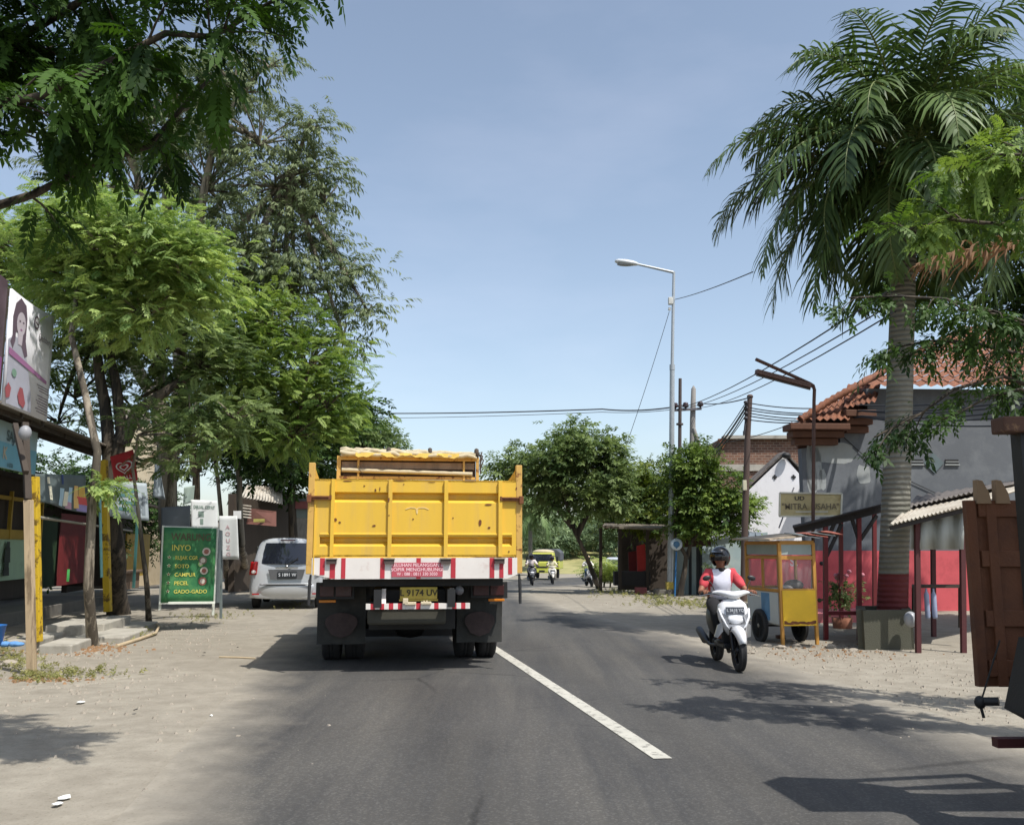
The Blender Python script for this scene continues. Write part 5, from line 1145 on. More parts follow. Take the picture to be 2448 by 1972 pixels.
# --- second shop: dark opening with green and maroon shutters
sC = lerp_s(262, LB); 
t = thing('shop', 'dark shop with green and maroon shutters behind the slender tree trunk', 'shop', R(sB+.2, LB))
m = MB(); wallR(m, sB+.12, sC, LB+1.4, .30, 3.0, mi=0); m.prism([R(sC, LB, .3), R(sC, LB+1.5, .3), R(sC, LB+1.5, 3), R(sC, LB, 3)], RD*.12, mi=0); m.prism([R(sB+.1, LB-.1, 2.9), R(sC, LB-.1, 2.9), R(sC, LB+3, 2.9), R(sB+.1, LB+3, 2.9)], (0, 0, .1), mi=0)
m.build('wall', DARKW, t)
def shutter(s0, s1, L, z0, z1, mt, nm, par, fold=.03, n=16):
    m = MB(); k = n*2
    row = []
    for i in range(k+1):
        q = R(s0+(s1-s0)*i/k, L+(fold if i % 2 else 0)); row.append(q)
    vs = [V((p.x, p.y, z0)) for p in row]+[V((p.x, p.y, z1)) for p in row]
    m.add(vs, [(i, i+1, k+1+i+1, k+1+i) for i in range(k)], False); return solid(m.build(nm, mt, par), .01)
sm1 = lerp_s(140, LB+.3)
shutter(sB+.2, sm1, LB+.35, .45, 2.2, DGREEN, 'shutter', t); lab(shutter(sm1+.03, lerp_s(215, LB+.3), LB+.3, .45, 2.3, MAROON, 'shutter', t), 'maroon folding shutter')
m = MB(); m.tube([at(90, 1236, 14.2), R(sC, LB-.6, at(262, 1255, 20).z)], .025, 6); m.build('rail', pm('pale_rail', H('#9a9484'), .7), t)
m = MB(); q = at(163, 1375, 15.6); m.box(q, (.03, .03, .2)); m.build('door_post', pm('green_tip', H('#4fae5a'), .6), t)
# --- more shops further along
sE = lerp_s(330, LB); sF = lerp_s(395, LB)
t = thing('shop', 'dark stall with counter and hanging banners behind the thick leaning trunk', 'shop', R(sC+.3, LB))
m = MB(); wallR(m, sC+.3, sF, LB+1.2, .1, 2.9); m.prism([R(sC+.3, LB-.3, 2.8), R(sF, LB-.3, 2.8), R(sF, LB+2.5, 3.2), R(sC+.3, LB+2.5, 3.2)], (0, 0, .06)); m.build('wall', DARKW, t)
m = MB(); wallR(m, sC+.4, sE, LB-.1, .1, .62, .25); wallR(m, sC+.3, sE+.5, LB-.2, .62, .68, .45); m.build('counter', pm('brown_wall', H('#6d5a48'), .9, .2, 3, .4), t)
m = MB(); wallR(m, sE+.6, sF-.3, LB+.5, .4, 1.9, .05); m.build('back_panel', YELB, t)
m = MB(); m.box(R(lerp_s(292, LB)+.5, LB-.3, 1.5), (.07, .07, 2.7)); m.build('post', pm('post_teal', H('#3f6f6a'), .6), t)
# --- awnings (corrugated)
zA = 3.56
t = thing('awning', 'long rusty corrugated awning over the nearest shops on the left', 'awning', R(12, 5.2))
m = MB(); s0, s1 = 8.0, lerp_s(345, 5.2, 1100)
corr(m, R(s0, 5.10, zA-.06), R(s1, 5.10, zA-.06), R(s1, LB+.8, zA+.75), R(s0, LB+.8, zA+.75), int((s1-s0)/.11), .022); solid(m.build('roof_sheet', CORR, t), .004)
m = MB(); m.prism([R(s0, 5.28, zA-.14), R(s1, 5.28, zA-.14), R(s1, 5.28, zA-.07), R(s0, 5.28, zA-.07)], RL*.06); m.prism([R(s0, 6.3, zA+.05), R(s1, 6.3, zA+.05), R(s1, 6.3, zA+.16), R(s0, 6.3, zA+.16)], RL*.06)
m.build('beam', DARKW, t)
for i in range(9):
    m = MB(); s_ = s0+.5+i*(s1-s0-1)/8; m.bar(R(s_, 5.25, zA-.13), R(s_, LB+.7, zA+.6), .05, .08); m.build('rafter', DARKW, t)
# inner second awning lip seen below
t = thing('awning', 'lower tattered awning edge with pale tiles below the long corrugated awning', 'awning', R(15, 6.0))
m = MB(); s2, s3 = lerp_s(85, 6.1), lerp_s(245, 6.1); corr(m, R(s2, 6.1, 2.75), R(s3, 6.1, 2.62), R(s3, 6.9, 2.98), R(s2, 6.9, 3.1), 36, .02); solid(m.build('roof_sheet', pm('tile_mossy', H('#8f9484'), .8, .25, 8, .3, dirt=H('#4f544a'), dscale=5, damt=.5), t), .01)
# ---- billboard on the awning
t = thing('billboard', 'tall white beauty advertising board with a long haired woman standing on the awning', 'billboard', R(15, 5.2, 3.5))
sa, sb = lerp_s(15, 5.1, 830), lerp_s(119, 5.1, 880)
def BB(f, z, o=0): return R(sa+(sb-sa)*f, 5.1-o, z)
za0, za1 = at(15, 690, R(sa, 5.1).y).z, at(15, 966, R(sa, 5.1).y).z
zb0, zb1 = at(119, 757, R(sb, 5.1).y).z, at(119, 1008, R(sb, 5.1).y).z
def BP(f, h, o=0.0):
    t0 = za0+(zb0-za0)*f; b0_ = za1+(zb1-za1)*f; return BB(f, b0_+(t0-b0_)*h, o)
m = MB(); n = 12; m.loft([[BP(i/n, 0), BP(i/n, 1-.02*math.sin(PI*i/n))] for i in range(n+1)], cap=False, closed=False); solid(m.build('board', pm('billboard_white', H('#dddce0'), .55, .05, 2, .02, dirt=H('#a9a6ad'), dscale=2, damt=.3, sharp=.4), t), .03)
m = MB(); 
for f in (0, .5, 1): m.bar(BP(f, -.05, -.05), BP(f, 1.0, -.05), .04)
m.bar(BP(0, .02, -.05), BP(1, .02, -.05), .04); m.bar(BP(0, .97, -.05), BP(1, .97, -.05), .04); m.build('frame', DARKW, t)
def blob(m, pts, mi, o=.022): m.add([BP(x, y, o) for x, y in pts], [tuple(range(len(pts)))], False, mi)
m = MB()
def oval(cx_, cy_, rx, ry, mi, o, n=18, a0=0): blob(m, [(cx_+rx*math.cos(2*PI*i/n), cy_+ry*math.sin(2*PI*i/n)) for i in range(n)], mi, o)
blob(m, [(.08, .62), (.06, .78), (.1, .9), (.2, .97), (.32, .93), (.36, .82), (.36, .62), (.42, .50), (.36, .47), (.27, .56), (.24, .66), (.14, .66), (.14, .58), (.10, .50), (.04, .55)], 0, .020)
blob(m, [(.0, .56), (.12, .62), (.28, .60), (.42, .46), (.56, .18), (.60, .02), (.05, .02), (.03, .3)], 1, .018)
oval(.235, .745, .095, .105, 2, .024); blob(m, [(.18, .66), (.29, .66), (.28, .56), (.20, .56)], 2, .023)
oval(.20, .765, .018, .008, 0, .027); oval(.275, .765, .018, .008, 0, .027); oval(.24, .695, .022, .008, 3, .027)
blob(m, [(.02, .50), (.90, .36), (.90, .33), (.02, .44)], 3, .028)
oval(.57, .84, .055, .062, 0, .024); oval(.57, .84, .038, .043, 4, .026); blob(m, [(.535, .85), (.605, .83), (.605, .815), (.535, .835)], 0, .028)
blob(m, [(.0, .14), (.06, .20), (.12, .16), (.10, .08), (.03, .06)], 5, .028); blob(m, [(.30, .20), (.36, .20), (.44, .08), (.40, .03), (.30, .06), (.26, .13)], 5, .028); oval(.16, .30, .05, .035, 6, .028)
for i in range(11):
    z_ = .30-.024*i; x0 = .68+.03*(i % 3); 
    if i in (3,): continue
    blob(m, [(x0, z_), (.97, z_-.006), (.97, z_-.013), (x0, z_-.007)], 0, .024)
ux = RD; m.text('Gladsbery', BP(.79, .70, .024), ux, (0, 0, 1), .15, mi=0, align='CENTER', wide=.95)
cols_ = ['#6a5a68', '#b3b3bf', '#c9bfc9', '#a5709a', '#d7d7dc', '#a3555a', '#7fa08c']
m.build('artwork', [pm('print_%d' % i, H(h), .6, .08, 3, 0) for i, h in enumerate(cols_)], t)
t = thing('billboard', 'purple and dark advertising board cut by the left frame edge beside the white one', 'billboard', R(12, 5.2, 3.6))
m = MB(); se = sa-.08; m.prism([R(se-2.2, 5.12, 3.75), R(se, 5.12, 3.72), R(se, 5.12, 5.3), R(se-2.2, 5.12, 5.35)], RL*.03, mi=0); m.prism([R(se-2.2, 5.11, 3.78), R(se-.02, 5.11, 3.74), R(se-.02, 5.11, 4.15), R(se-2.2, 5.11, 4.15)], RL*.01, mi=1)
m.build('board', [pm('dark_print', H('#5b4a52'), .6, .3, 2, 0), pm('purple_print', H('#8c4f86'), .6, .1)], t)
# ---- blue board sign "AJA / K"
t = thing('shop_sign', 'pale blue shop sign with the letters AJA hanging under the awning at the left edge', 'sign', at(40, 1085, 12.5))
s0, s1 = lerp_s(-60, 5.6, 1085), lerp_s(87, 5.6, 1085); z1_, z0_ = at(87, 1035, R(s1, 5.6).y).z, at(87, 1135, R(s1, 5.6).y).z
m = MB(); m.prism([R(s0, 5.6, z0_), R(s1, 5.6, z0_), R(s1, 5.6, z1_), R(s0, 5.6, z1_)], RL*.02, mi=0)
zs = z0_+.62*(z1_-z0_); m.prism([R(s0, 5.594, z0_+.01), R(s1, 5.594, z0_+.01), R(s1, 5.594, z0_+.55*(z1_-z0_)), R(s0, 5.594, z0_+.55*(z1_-z0_))], RL*.003, mi=1)
m.text('SAJAN', R(lerp_s(36, 5.58, 1060), 5.588, z0_+.60*(z1_-z0_)), RD, (0, 0, 1), .25, mi=2, bold=.02); m.text('K', R(lerp_s(12, 5.58, 1100), 5.588, z0_+.20*(z1_-z0_)), RD, (0, 0, 1), .27, mi=3, bold=.03); m.text('0 5730', R(lerp_s(24, 5.58, 1130), 5.588, z0_+.04*(z1_-z0_)), RD, (0, 0, 1), .09, mi=2, bold=.02)
m.build('board', [pm('sign_pale_blue', H('#a9c3c8'), .5, .06, 3, .02), pm('sign_blue', H('#79b3c4'), .5, .06, 3, .02), pm('sign_ink', H('#4c5f63'), .5), pm('sign_cream', H('#c5b9a0'), .5)], t)
# ---- posts
def post(label, name, foot, head, w, mt, n=0):
    m = MB(); m.bar(foot, head, w, w) if not n else m.tube([foot, head], w/2, n); return tag(m.build(name, mt, None, bevel=.006 if not n else 0), label, 'post')
f = g(76, 1612); post('pale wooden pole standing on the verge in the near left, supporting the awning', 'wooden_post', f, at(68, 1195, f.y), .085, PALEW)
post('black timber pole under the awning continuing the pale wooden pole upward', 'wooden_post', at(67, 1195, f.y-.02), at(60, 1012, f.y+.3), .075, DARKW)
post('dark slanting brace under the awning at the far left edge', 'roof_brace', at(62, 1130, 10.6), at(36, 1015, 11.2), .06, DARKW)
f2 = V(at(92, 1500, 13.3)); f2.z = .12; post('yellow square post on the concrete steps behind the pale wooden pole', 'yellow_post', f2, at(82, 1140, 13.3), .11, YPOST)
f3 = at(258, 1462, 17.5); post('yellow square post beside the thick leaning trunk', 'yellow_post', f3, at(248, 1100, 17.5), .12, YPOST)
f4 = at(243, 1380, 16.2); post('slim pale turquoise pole behind the slender tree trunk', 'thin_post', f4, at(238, 1150, 16.2), .05, pm('turquoise', H('#6fa3a0'), .6), 8)
t = thing('speaker_lamp', 'small round grey lamp under the awning edge beside the black pole', 'lamp', at(62, 1040, 10.7)); m = MB(); m.ell(at(60, 1035, 10.6), (.07, .07, .09), 12, 8); m.build('shade', pm('grey_enamel', H('#8b8c8e'), .5), t)
# ---- banners
def cloth(name, label, quad, mat_fn, nx=14, nz=10, wav=.04, seed=0, cat='banner'):
    """quad: four (u,v,Y) corners: top-left, top-right, bottom-right, bottom-left"""
    a, b, c, d = [at(*q) for q in quad]; t = thing(name, label, cat, (a+b)/2); rr = random.Random(seed); m = MB()
    nn = (b-a).cross(d-a).normalized(); ph = rr.uniform(0, 6)
    def P_(x, y, o=0.0):
        p = a.lerp(b, x).lerp(d.lerp(c, x), y); return p+nn*(wav*math.sin(x*7+ph+y*2)*(.3+y)+o)
    vs = [P_(i/nx, j/nz) for j in range(nz+1) for i in range(nx+1)]
    m.add(vs, [(j*(nx+1)+i, j*(nx+1)+i+1, (j+1)*(nx+1)+i+1, (j+1)*(nx+1)+i) for j in range(nz) for i in range(nx)], True)
    o = solid(m.build('cloth', mat_fn[0], t), .004)
    sg = 1 if nn.dot(V((0, -1, 0))+(-at(*quad[0]))*.0) > 0 else -1
    return t, P_, o, sg
def patch(m, P_, sg, x0, y0, x1, y1, mi, o=.008, n=5):
    vs = [P_(x0+(x1-x0)*i/n, y0+(y1-y0)*j/2, o*sg) for j in range(3) for i in range(n+1)]
    m.add(vs, [(j*(n+1)+i, j*(n+1)+i+1, (j+1)*(n+1)+i+1, (j+1)*(n+1)+i) for j in range(2) for i in range(n)], True, mi)
def btext(m, P_, sg, s_, x, y, size, mi, wide=1.0, bold=.01, o=.012, align='CENTER', asp=1.0):
    vs, fs = text_mesh(s_, align, bold); m.add([P_(x+p[0]*size*wide, y-p[1]*size*asp, o*sg) for p in vs], fs, False, mi)
# dark shop banner with coloured pictures
t, P_, o, sg = cloth('shop_banner', 'dark grey hanging banner with bright package pictures at its lower right corner', [(86, 1132, 14.5), (206, 1136, 16), (208, 1228, 16), (84, 1198, 14.5)], [pm('banner_dark', H('#56605f'), .7, .15, 3, .05)], seed=3)
PIC = [pm('ban_%d' % i, H(h), .7, .1) for i, h in enumerate(['#a8c3d0', '#ded7bd', '#b78f9b', '#d9b06a', '#c9a24a', '#c5504a', '#8f80a8', '#2b3d6b'])]
for i, (x0, y0, x1, y1, k) in enumerate(((.42, .42, .52, .95, 0), (.53, .50, .64, .92, 1), (.64, .36, .72, .8, 0), (.60, .75, .72, .97, 2), (.76, .30, .84, .92, 3), (.85, .32, .97, .62, 4), (.82, .55, .98, .80, 5), (.80, .78, .99, .98, 6), (.20, .1, .24, .32, 1), (.21, .40, .26, .85, 1), (.46, .0, .50, .3, 7))):
    m = MB(); patch(m, P_, sg, x0, y0, x1, y1, 0); m.build('picture', PIC[k], t)
t, P_, o, sg = cloth('shop_banner', 'red ice cream flag with a white double heart emblem hanging under the awning', [(263, 1092, 17.2), (318, 1074, 17.6), (330, 1148, 17.6), (272, 1152, 17.2)], [pm('flag_red', H('#a51d22'), .6, .1, 3, .05)], wav=.02, seed=5)
m = MB()
def heart(n, sx, sy, cx_, cy_):
    out = []
    for i in range(n+1):
        a = 2*PI*i/n*.93+.25; x = 16*math.sin(a)**3; y = 13*math.cos(a)-5*math.cos(2*a)-2*math.cos(3*a)-math.cos(4*a); out.append((cx_+sx*x/16, cy_-sy*y/16))
    return out
for sx, sy, w_ in ((.36, .25, .045), (.19, .13, .05)):
    h = heart(40, sx, sy, .50, .50 if sx > .3 else .51); hi = heart(40, sx-w_*1.4, sy-w_, .50, .50 if sx > .3 else .51)
    vs = [P_(x, y, .012*sg) for x, y in h+hi]; n = len(h); m.add(vs, [(i, i+1, n+i+1, n+i) for i in range(n-1)], False, 0)
btext(m, P_, sg, "WALL'S", .52, .93, .22, 0, wide=.95, asp=.8, bold=.02); m.build('emblem', [pm('flag_white', H('#d8cfc8'), .6)], t)
t, P_, o, sg = cloth('shop_banner', 'pale grey banner with three teal text bars behind the thick leaning trunk', [(268, 1150, 18.5), (350, 1155, 19), (358, 1246, 19), (240, 1232, 18.5)], [pm('banner_grey', H('#a3adb2'), .7, .08, 3, .05)], wav=.03, seed=6)
m = MB()
for i, (a_, b_, y_) in enumerate(((.30, .72, .32), (.32, .68, .52), (.34, .62, .70), (.3, .75, .18))): patch(m, P_, sg, a_, y_, b_, y_+.10, 0)
patch(m, P_, sg, .84, .25, .92, .85, 1); m.build('print', [pm('teal_print', H('#547e80'), .7, .15, 20), pm('grey_print', H('#7d868c'), .7)], t)
t, P_, o, sg = cloth('pennant', 'light grey triangular cloth hanging left of the tree trunks above the banner', [(370, 1108, 20), (380, 1112, 20), (396, 1194, 20), (366, 1188, 20)], [_MC['banner_grey']], wav=.02, seed=7)
t, P_, o, sg = cloth('shop_banner', 'tall faded grey cloth behind the green food banner', [(385, 1213, 21.5), (455, 1208, 21.5), (455, 1275, 21.5), (384, 1275, 21.5)], [pm('banner_slate', H('#6f767c'), .8, .12, 3, .1)], wav=.03, seed=8)
# ---- green food banner on its frame
t, P_, o, sg = cloth('food_banner', 'green food stall banner listing dishes in yellow letters on a white wooden frame', [(392, 1260, 16.2), (518, 1263, 16.6), (510, 1438, 16.6), (384, 1440, 16.2)], [pm('banner_green', H('#276a3e'), .65, .15, 1.5, .03, dirt=H('#6ba25c'), dscale=1.6, damt=.4, sharp=.3)], wav=.012, seed=9)
FCOL = [pm('txt_brown', H('#4d4a32'), .6), pm('txt_yellow', H('#c4be58'), .7, .15, 9), pm('txt_green', H('#8fc06a'), .6), pm('txt_pale', H('#b7d8a8'), .6), pm('food_red', H('#8d5a4c'), .6), pm('food_plate', H('#bdb6a8'), .6), pm('food_brown', H('#6c6252'), .6)]
m = MB()
btext(m, P_, sg, 'WARUNG', .52, .17, .17, 0, wide=.98, asp=.8, bold=.02); btext(m, P_, sg, 'INYO', .34, .31, .15, 1, asp=.75, bold=.01)
for i, s_ in enumerate(('RUJAK CGR', 'SOTO', 'CAMPUR', 'PECEL', 'GADO-GADO')):
    y_ = .43+i*.113; btext(m, P_, sg, s_, .23, y_, .115, 1, wide=.88 if i != 0 else .72, align='LEFT', bold=.015, asp=.62)
    st = [(.12+(.045 if k % 2 == 0 else .02)*math.sin(k*PI/5), y_-.03-(.030 if k % 2 == 0 else .013)*math.cos(k*PI/5)) for k in range(10)]
    m.add([P_(x, y, .012*sg) for x, y in st], [tuple(range(10))], False, 3)
    st = [(.12+(.02)*math.sin(k*PI/3), y_-.03-.013*math.cos(k*PI/3)) for k in range(6)]; m.add([P_(x, y, .016*sg) for x, y in st], [tuple(range(6))], False, 4)
m.build('lettering', FCOL, o)
for cx_, cy_, r_, k in ((.82, .32, .08, 5), (.76, .44, .08, 6), (.79, .58, .075, 5), (.77, .72, .08, 4), (.72, .49, .05, 2)):
    m = MB()
    for q, (rr_, kk) in enumerate(((r_, k), (r_*.6, 4 if k == 5 else 5))):
        m.add([P_(cx_+rr_*math.cos(a), cy_+rr_*.7*math.sin(a), (.012+.003*q)*sg) for a in [2*PI*i/12 for i in range(12)]], [tuple(range(12))], False, kk)
    m.build('food_picture', FCOL, o)
m = MB(); WF = pm('frame_white', H('#d5d9cd'), .7)
fl0, fl1 = g(383, 1448), g(516, 1462)
m.bar(at(391, 1256, 16.25), at(382, 1458, 16.25), .035, mi=0); m.bar(at(380, 1441, 16.2), at(514, 1440, 16.58), .03, .04, mi=0); m.bar(at(520, 1262, 16.65), at(509, 1470, 16.65), .035, mi=0); m.bar(at(392, 1259, 16.25), at(520, 1262, 16.65), .03, mi=0)
m.build('frame', [WF], t)
t2 = t
m = MB(); m.prism([at(522, 1266, 16.7), at(530, 1268, 17.3), at(524, 1440, 17.3), at(513, 1440, 16.7)], (0.01, .01, 0)); m.bar(at(529, 1268, 17.3), at(528, 1478, 17.3), .04); m.build('side_panel', pm('grey_board', H('#6a7472'), .8), t)
# ---- white signs on the trees
t, P_, o, sg = cloth('hanging_sign', 'white banner with a grey green heading tied above the green food banner', [(456, 1194, 18.6), (519, 1197, 18.8), (521, 1264, 18.8), (458, 1262, 18.6)], [pm('banner_white', H('#c9cbc9'), .7, .06, 3, .05)], wav=.015, seed=10)
m = MB(); btext(m, P_, sg, 'DIJUAL CEPAT', .5, .30, .17, 0, wide=.75, bold=.03, asp=.9); patch(m, P_, sg, .27, .40, .48, .60, 0); patch(m, P_, sg, .33, .66, .45, .86, 0); m.build('print', [pm('grey_green_print', H('#75867c'), .7, .1)], t)
t, P_, o, sg = cloth('hanging_sign', 'small torn white and green cloth above the white banner', [(440, 1165, 18.9), (466, 1160, 19), (462, 1200, 19), (438, 1206, 18.9)], [pm('banner_palegreen', H('#8b9a90'), .7, .1, 3)], wav=.02, seed=21)
t, P_, o, sg = cloth('hanging_sign', 'narrow white vertical banner with faint pink letters beside the trees', [(523, 1233, 19), (567, 1233, 19), (572, 1337, 19), (524, 1337, 19)], [_MC['banner_white']], wav=.012, seed=11)
m = MB()
for i, s_ in enumerate(('A', 'O', 'U', 'Z', 'G')): btext(m, P_, sg, s_, .47, .30+i*.155, .30, 0, asp=.42, wide=1.0, bold=.02)
m.build('lettering', [pm('faint_pink', H('#b9999c'), .7)], t)
m = MB(); m.prism([at(558, 1221, 19.5), at(576, 1221, 19.5), at(576, 1240, 19.5), at(558, 1238, 19.5)], (0, .02, 0)); tag(m.build('small_notice', pm('notice_white', H('#dcdcda'), .6)), 'tiny white notice nailed to the tree above the vertical banner', 'notice')
# ---- far left shops behind the car
t = thing('shop', 'distant shop with tattered corrugated awning above the parked silver car', 'shop', at(640, 1400, 31))
m = MB(); a = at(575, 1190, 29); b = at(676, 1204, 33)
corr(m, at(576, 1188, 29), at(676, 1205, 33), at(674, 1165, 34), at(590, 1160, 31), 14, .03); solid(m.build('awning', CORRL, t), .006)
m = MB(); m.prism([at(560, 1415, 31), at(700, 1400, 36), at(700, 1180, 36), at(560, 1180, 31)], RL*.2); m.build('wall', DARKW, t)
m = MB(); m.prism([at(600, 1215, 30), at(660, 1222, 31), at(660, 1258, 31), at(588, 1252, 30)], (0, .04, 0), mi=0); m.prism([at(606, 1240, 29.95), at(646, 1240, 30.9), at(644, 1248, 30.9), at(606, 1248, 29.95)], (0, .03, 0), mi=1); m.build('sign_board', [pm('sign_rust', H('#7a5248'), .7, .2, 2), pm('sign_yellow', H('#98904a'), .7)], t)
m = MB()
for k in range(5): m.prism([at(577, 1205+k*7, 29.4), at(600, 1208+k*7, 29.9), at(600, 1211+k*7, 29.9), at(577, 1208+k*7, 29.4)], (0, .04, 0))
m.build('slats', CORRL, t)
t = thing('shop', 'distant shop with faded red and grey sign board left of the yellow truck post', 'shop', at(720, 1400, 36))
m = MB(); m.prism([at(700, 1400, 36), at(790, 1390, 40), at(790, 1180, 40), at(700, 1180, 36)], RL*.2); m.build('wall', CONCD, t)
m = MB(); m.prism([at(702, 1192, 34), at(746, 1192, 34), at(746, 1238, 34), at(702, 1238, 34)], (0, .05, 0), mi=0); m.prism([at(706, 1198, 33.9), at(744, 1198, 33.9), at(744, 1216, 33.9), at(706, 1216, 33.9)], (0, .05, 0), mi=1); m.build('sign_board', [pm('sign_greyish', H('#6f7a76'), .7, .2, 2), pm('sign_faded_red', H('#8a5250'), .7, .2, 4)], t)
t = thing('house', 'pale two storey house behind the trees above the left awnings', 'house', at(330, 1200, 46))
m = MB(); m.prism([at(296, 1400, 45), at(352, 1400, 47), at(352, 1010, 47), at(296, 1005, 45)], (0, 3, 0), mi=0); m.prism([at(290, 1005, 44.8), at(360, 1012, 47.3), at(358, 990, 48), at(300, 980, 47)], (0, 0, .1), mi=1); m.build('wall', [pm('cream_wall', H('#b9ab90'), .9, .1, 2, .2, dirt=H('#8f8166'), dscale=2, damt=.4, sharp=.3), CORR], t)
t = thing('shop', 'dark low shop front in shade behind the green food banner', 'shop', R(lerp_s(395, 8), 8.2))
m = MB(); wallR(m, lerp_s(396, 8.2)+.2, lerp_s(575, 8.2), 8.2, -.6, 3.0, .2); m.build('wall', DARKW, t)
m = MB(); s_a, s_b = lerp_s(396, 8)+.2, lerp_s(575, 8); corr(m, R(s_a, 7.3, 2.55), R(s_b, 7.3, 2.3), R(s_b, 8.6, 3.0), R(s_a, 8.6, 3.2), 60, .02); solid(m.build('awning', CORR, t), .005)
m = MB()
for s_ in (s_a+2, s_a+7, s_a+11): wallR(m, s_, s_+1.6, 8.12, .0, 1.9, .05)
m.build('shutter', pm('shutter_blue', H('#2c3f58'), .7, .15, 3), t)
# left terrace: long low plinth behind the verge
t = thing('terrace', 'raised concrete floor running under the shops on the left', 'terrace', R(9, 6.5))
m = MB(); m.prism([R(7, 6.2, 0-.1), R(lerp_s(262, 6.2), 6.2, -.2), R(lerp_s(262, 6.2), 9.5, -.2), R(7, 9.5, -.1)], (0, 0, .42)); m.build('slab', CONCD, t, bevel=.02)
t = thing('steps', 'broken concrete steps with pale treads between the yellow post and the slender trunk', 'steps', g(170, 1530))
m = MB()
for (u0, u1, v0, Y0, dp, z_) in ((95, 175, 1500, 12.9, 1.2, .12), (175, 300, 1482, 14.2, 1.6, .10), (200, 252, 1455, 15.2, 1.8, .22), (110, 200, 1470, 14.6, 1.4, .24), (20, 92, 1478, 13.3, 1.4, .14), (262, 345, 1470, 16.4, 1.2, .07)):
    a, b = at(u0, v0, Y0), at(u1, v0, Y0); h_ = z_+.25; a.z = b.z = -.25
    m.prism([a, b, b+RD*dp, a+RD*dp], (0, 0, h_))
m.build('treads', CONC, t, bevel=.02)
m = MB(); rr = random.Random(4)
t = thing('basin', 'blue plastic tub standing on the step at the left edge', 'tub', at(0, 1500, 12.6))
c = at(-22, 1495, 12.6); m = MB(); m.lathe([(.10, 0), (.15, .0), (.19, .26), (.20, .27), (.185, .27), (.14, .02), (0, .02)], (c.x, c.y, .14), 'z', 20); m.build('shell', pm('blue_plastic', H('#2f68a8'), .4, .05), t)
t = thing('cloth_heap', 'crumpled light blue cloth lying on the step beside the blue tub', 'cloth', at(32, 1500, 12.8)); m = MB(); c = at(30, 1498, 12.7)
for k in range(5): m.ell((c.x-.12+k*.06, c.y+rr.uniform(-.05, .05), .155), (.08, .07, .03+.01*(k % 2)), 10, 6)
m.build('folds', pm('pale_blue_cloth', H('#5f8fc4'), .9, .2, 9, .5), t)
# fallen stick, loose kerb stones, weeds, scraps
def stone(label, u, v, r, mt=None, seed=0, name='stone', z=None):
    rr = random.Random(seed); p = g(u, v); m = MB(); rings = []; n, k = 9, 5
    for i in range(k+1):
        th = PI*i/k; rings.append([V((r*1.3*math.sin(th)*math.cos(2*PI*j/n)*rr.uniform(.8, 1.15), r*math.sin(th)*math.sin(2*PI*j/n)*rr.uniform(.8, 1.15), r*.55*math.cos(th)*rr.uniform(.85, 1.1)))+p+V((0, 0, r*.25)) for j in range(n)])
    m.loft(rings, smooth=False); return m.build(name, mt or STONE)
STONE = pm('field_stone', H('#9b9284'), .9, .2, 8, .6); STONED = pm('field_stone_dark', H('#5f584f'), .9, .2, 8, .6)
# ================================================================ right-hand side
GREYW = pm('wall_grey', H('#62666b'), .9, .06, .6, .3, 25, dirt=H('#7a7e81'), dscale=.8, damt=.42, sharp=.25)
PATCH = pm('wall_patch', H('#9b9f9e'), .9, .08, 2, .3, dirt=H('#7f8384'), dscale=2, damt=.4, sharp=.2)
REDW = pm('wall_red', H('#c4545a'), .8, .05, 1, .15, 25, dirt=H('#9c3e42'), dscale=1.2, damt=.4, sharp=.25)
BRN = pm('cornice_brown', H('#5d3d2c'), .8, .12, 3, .2)
def tile_mat():
    t = NT('roof_tile'); co = t.n('TexCoord'); n = t.noise(co, 3, 6, .65); n2 = t.noise(co, 22, 3, .5)
    a = t.mix((t.ramp(n, 'Fac', .35, .7), 'Color'), H('#82523a'), H('#573b30')); b = t.mix((t.ramp(n2, 'Fac', .45, .7, (0,)*3, (.6,)*3), 'Color'), (a, 2), H('#9c6646'))
    p = t.n('BsdfPrincipled'); p.inputs['Roughness'].default_value = .85; t.l(b, 2, p, 'Base Color'); t.l(p, 'BSDF', t.out, 'Surface'); return t.m
TILE = tile_mat()
def tiles(m, a, b, c, d, nc, nr, amp=.035, mi=None):
    """barrel tiled slope: a-b eave (left to right), d-c ridge"""
    a, b, c, d = map(V, (a, b, c, d)); nn = (b-a).cross(d-a).normalized()
    if nn.z < 0: nn = -nn
    k = nc*4
    for r in range(nr):
        s0, s1 = r/nr, (r+1)/nr+.25/nr; vs = []
        for s, lift in ((s0, .03), (s1, .0)):
            for i in range(k+1):
                f = i/k; p = a.lerp(b, f).lerp(d.lerp(c, f), min(1, s))+nn*(amp*math.sin(2*PI*f*nc)+lift+.02); vs.append(p)
        m.add(vs, [(i, i+1, k+1+i+1, k+1+i) for i in range(k)], True, mi)
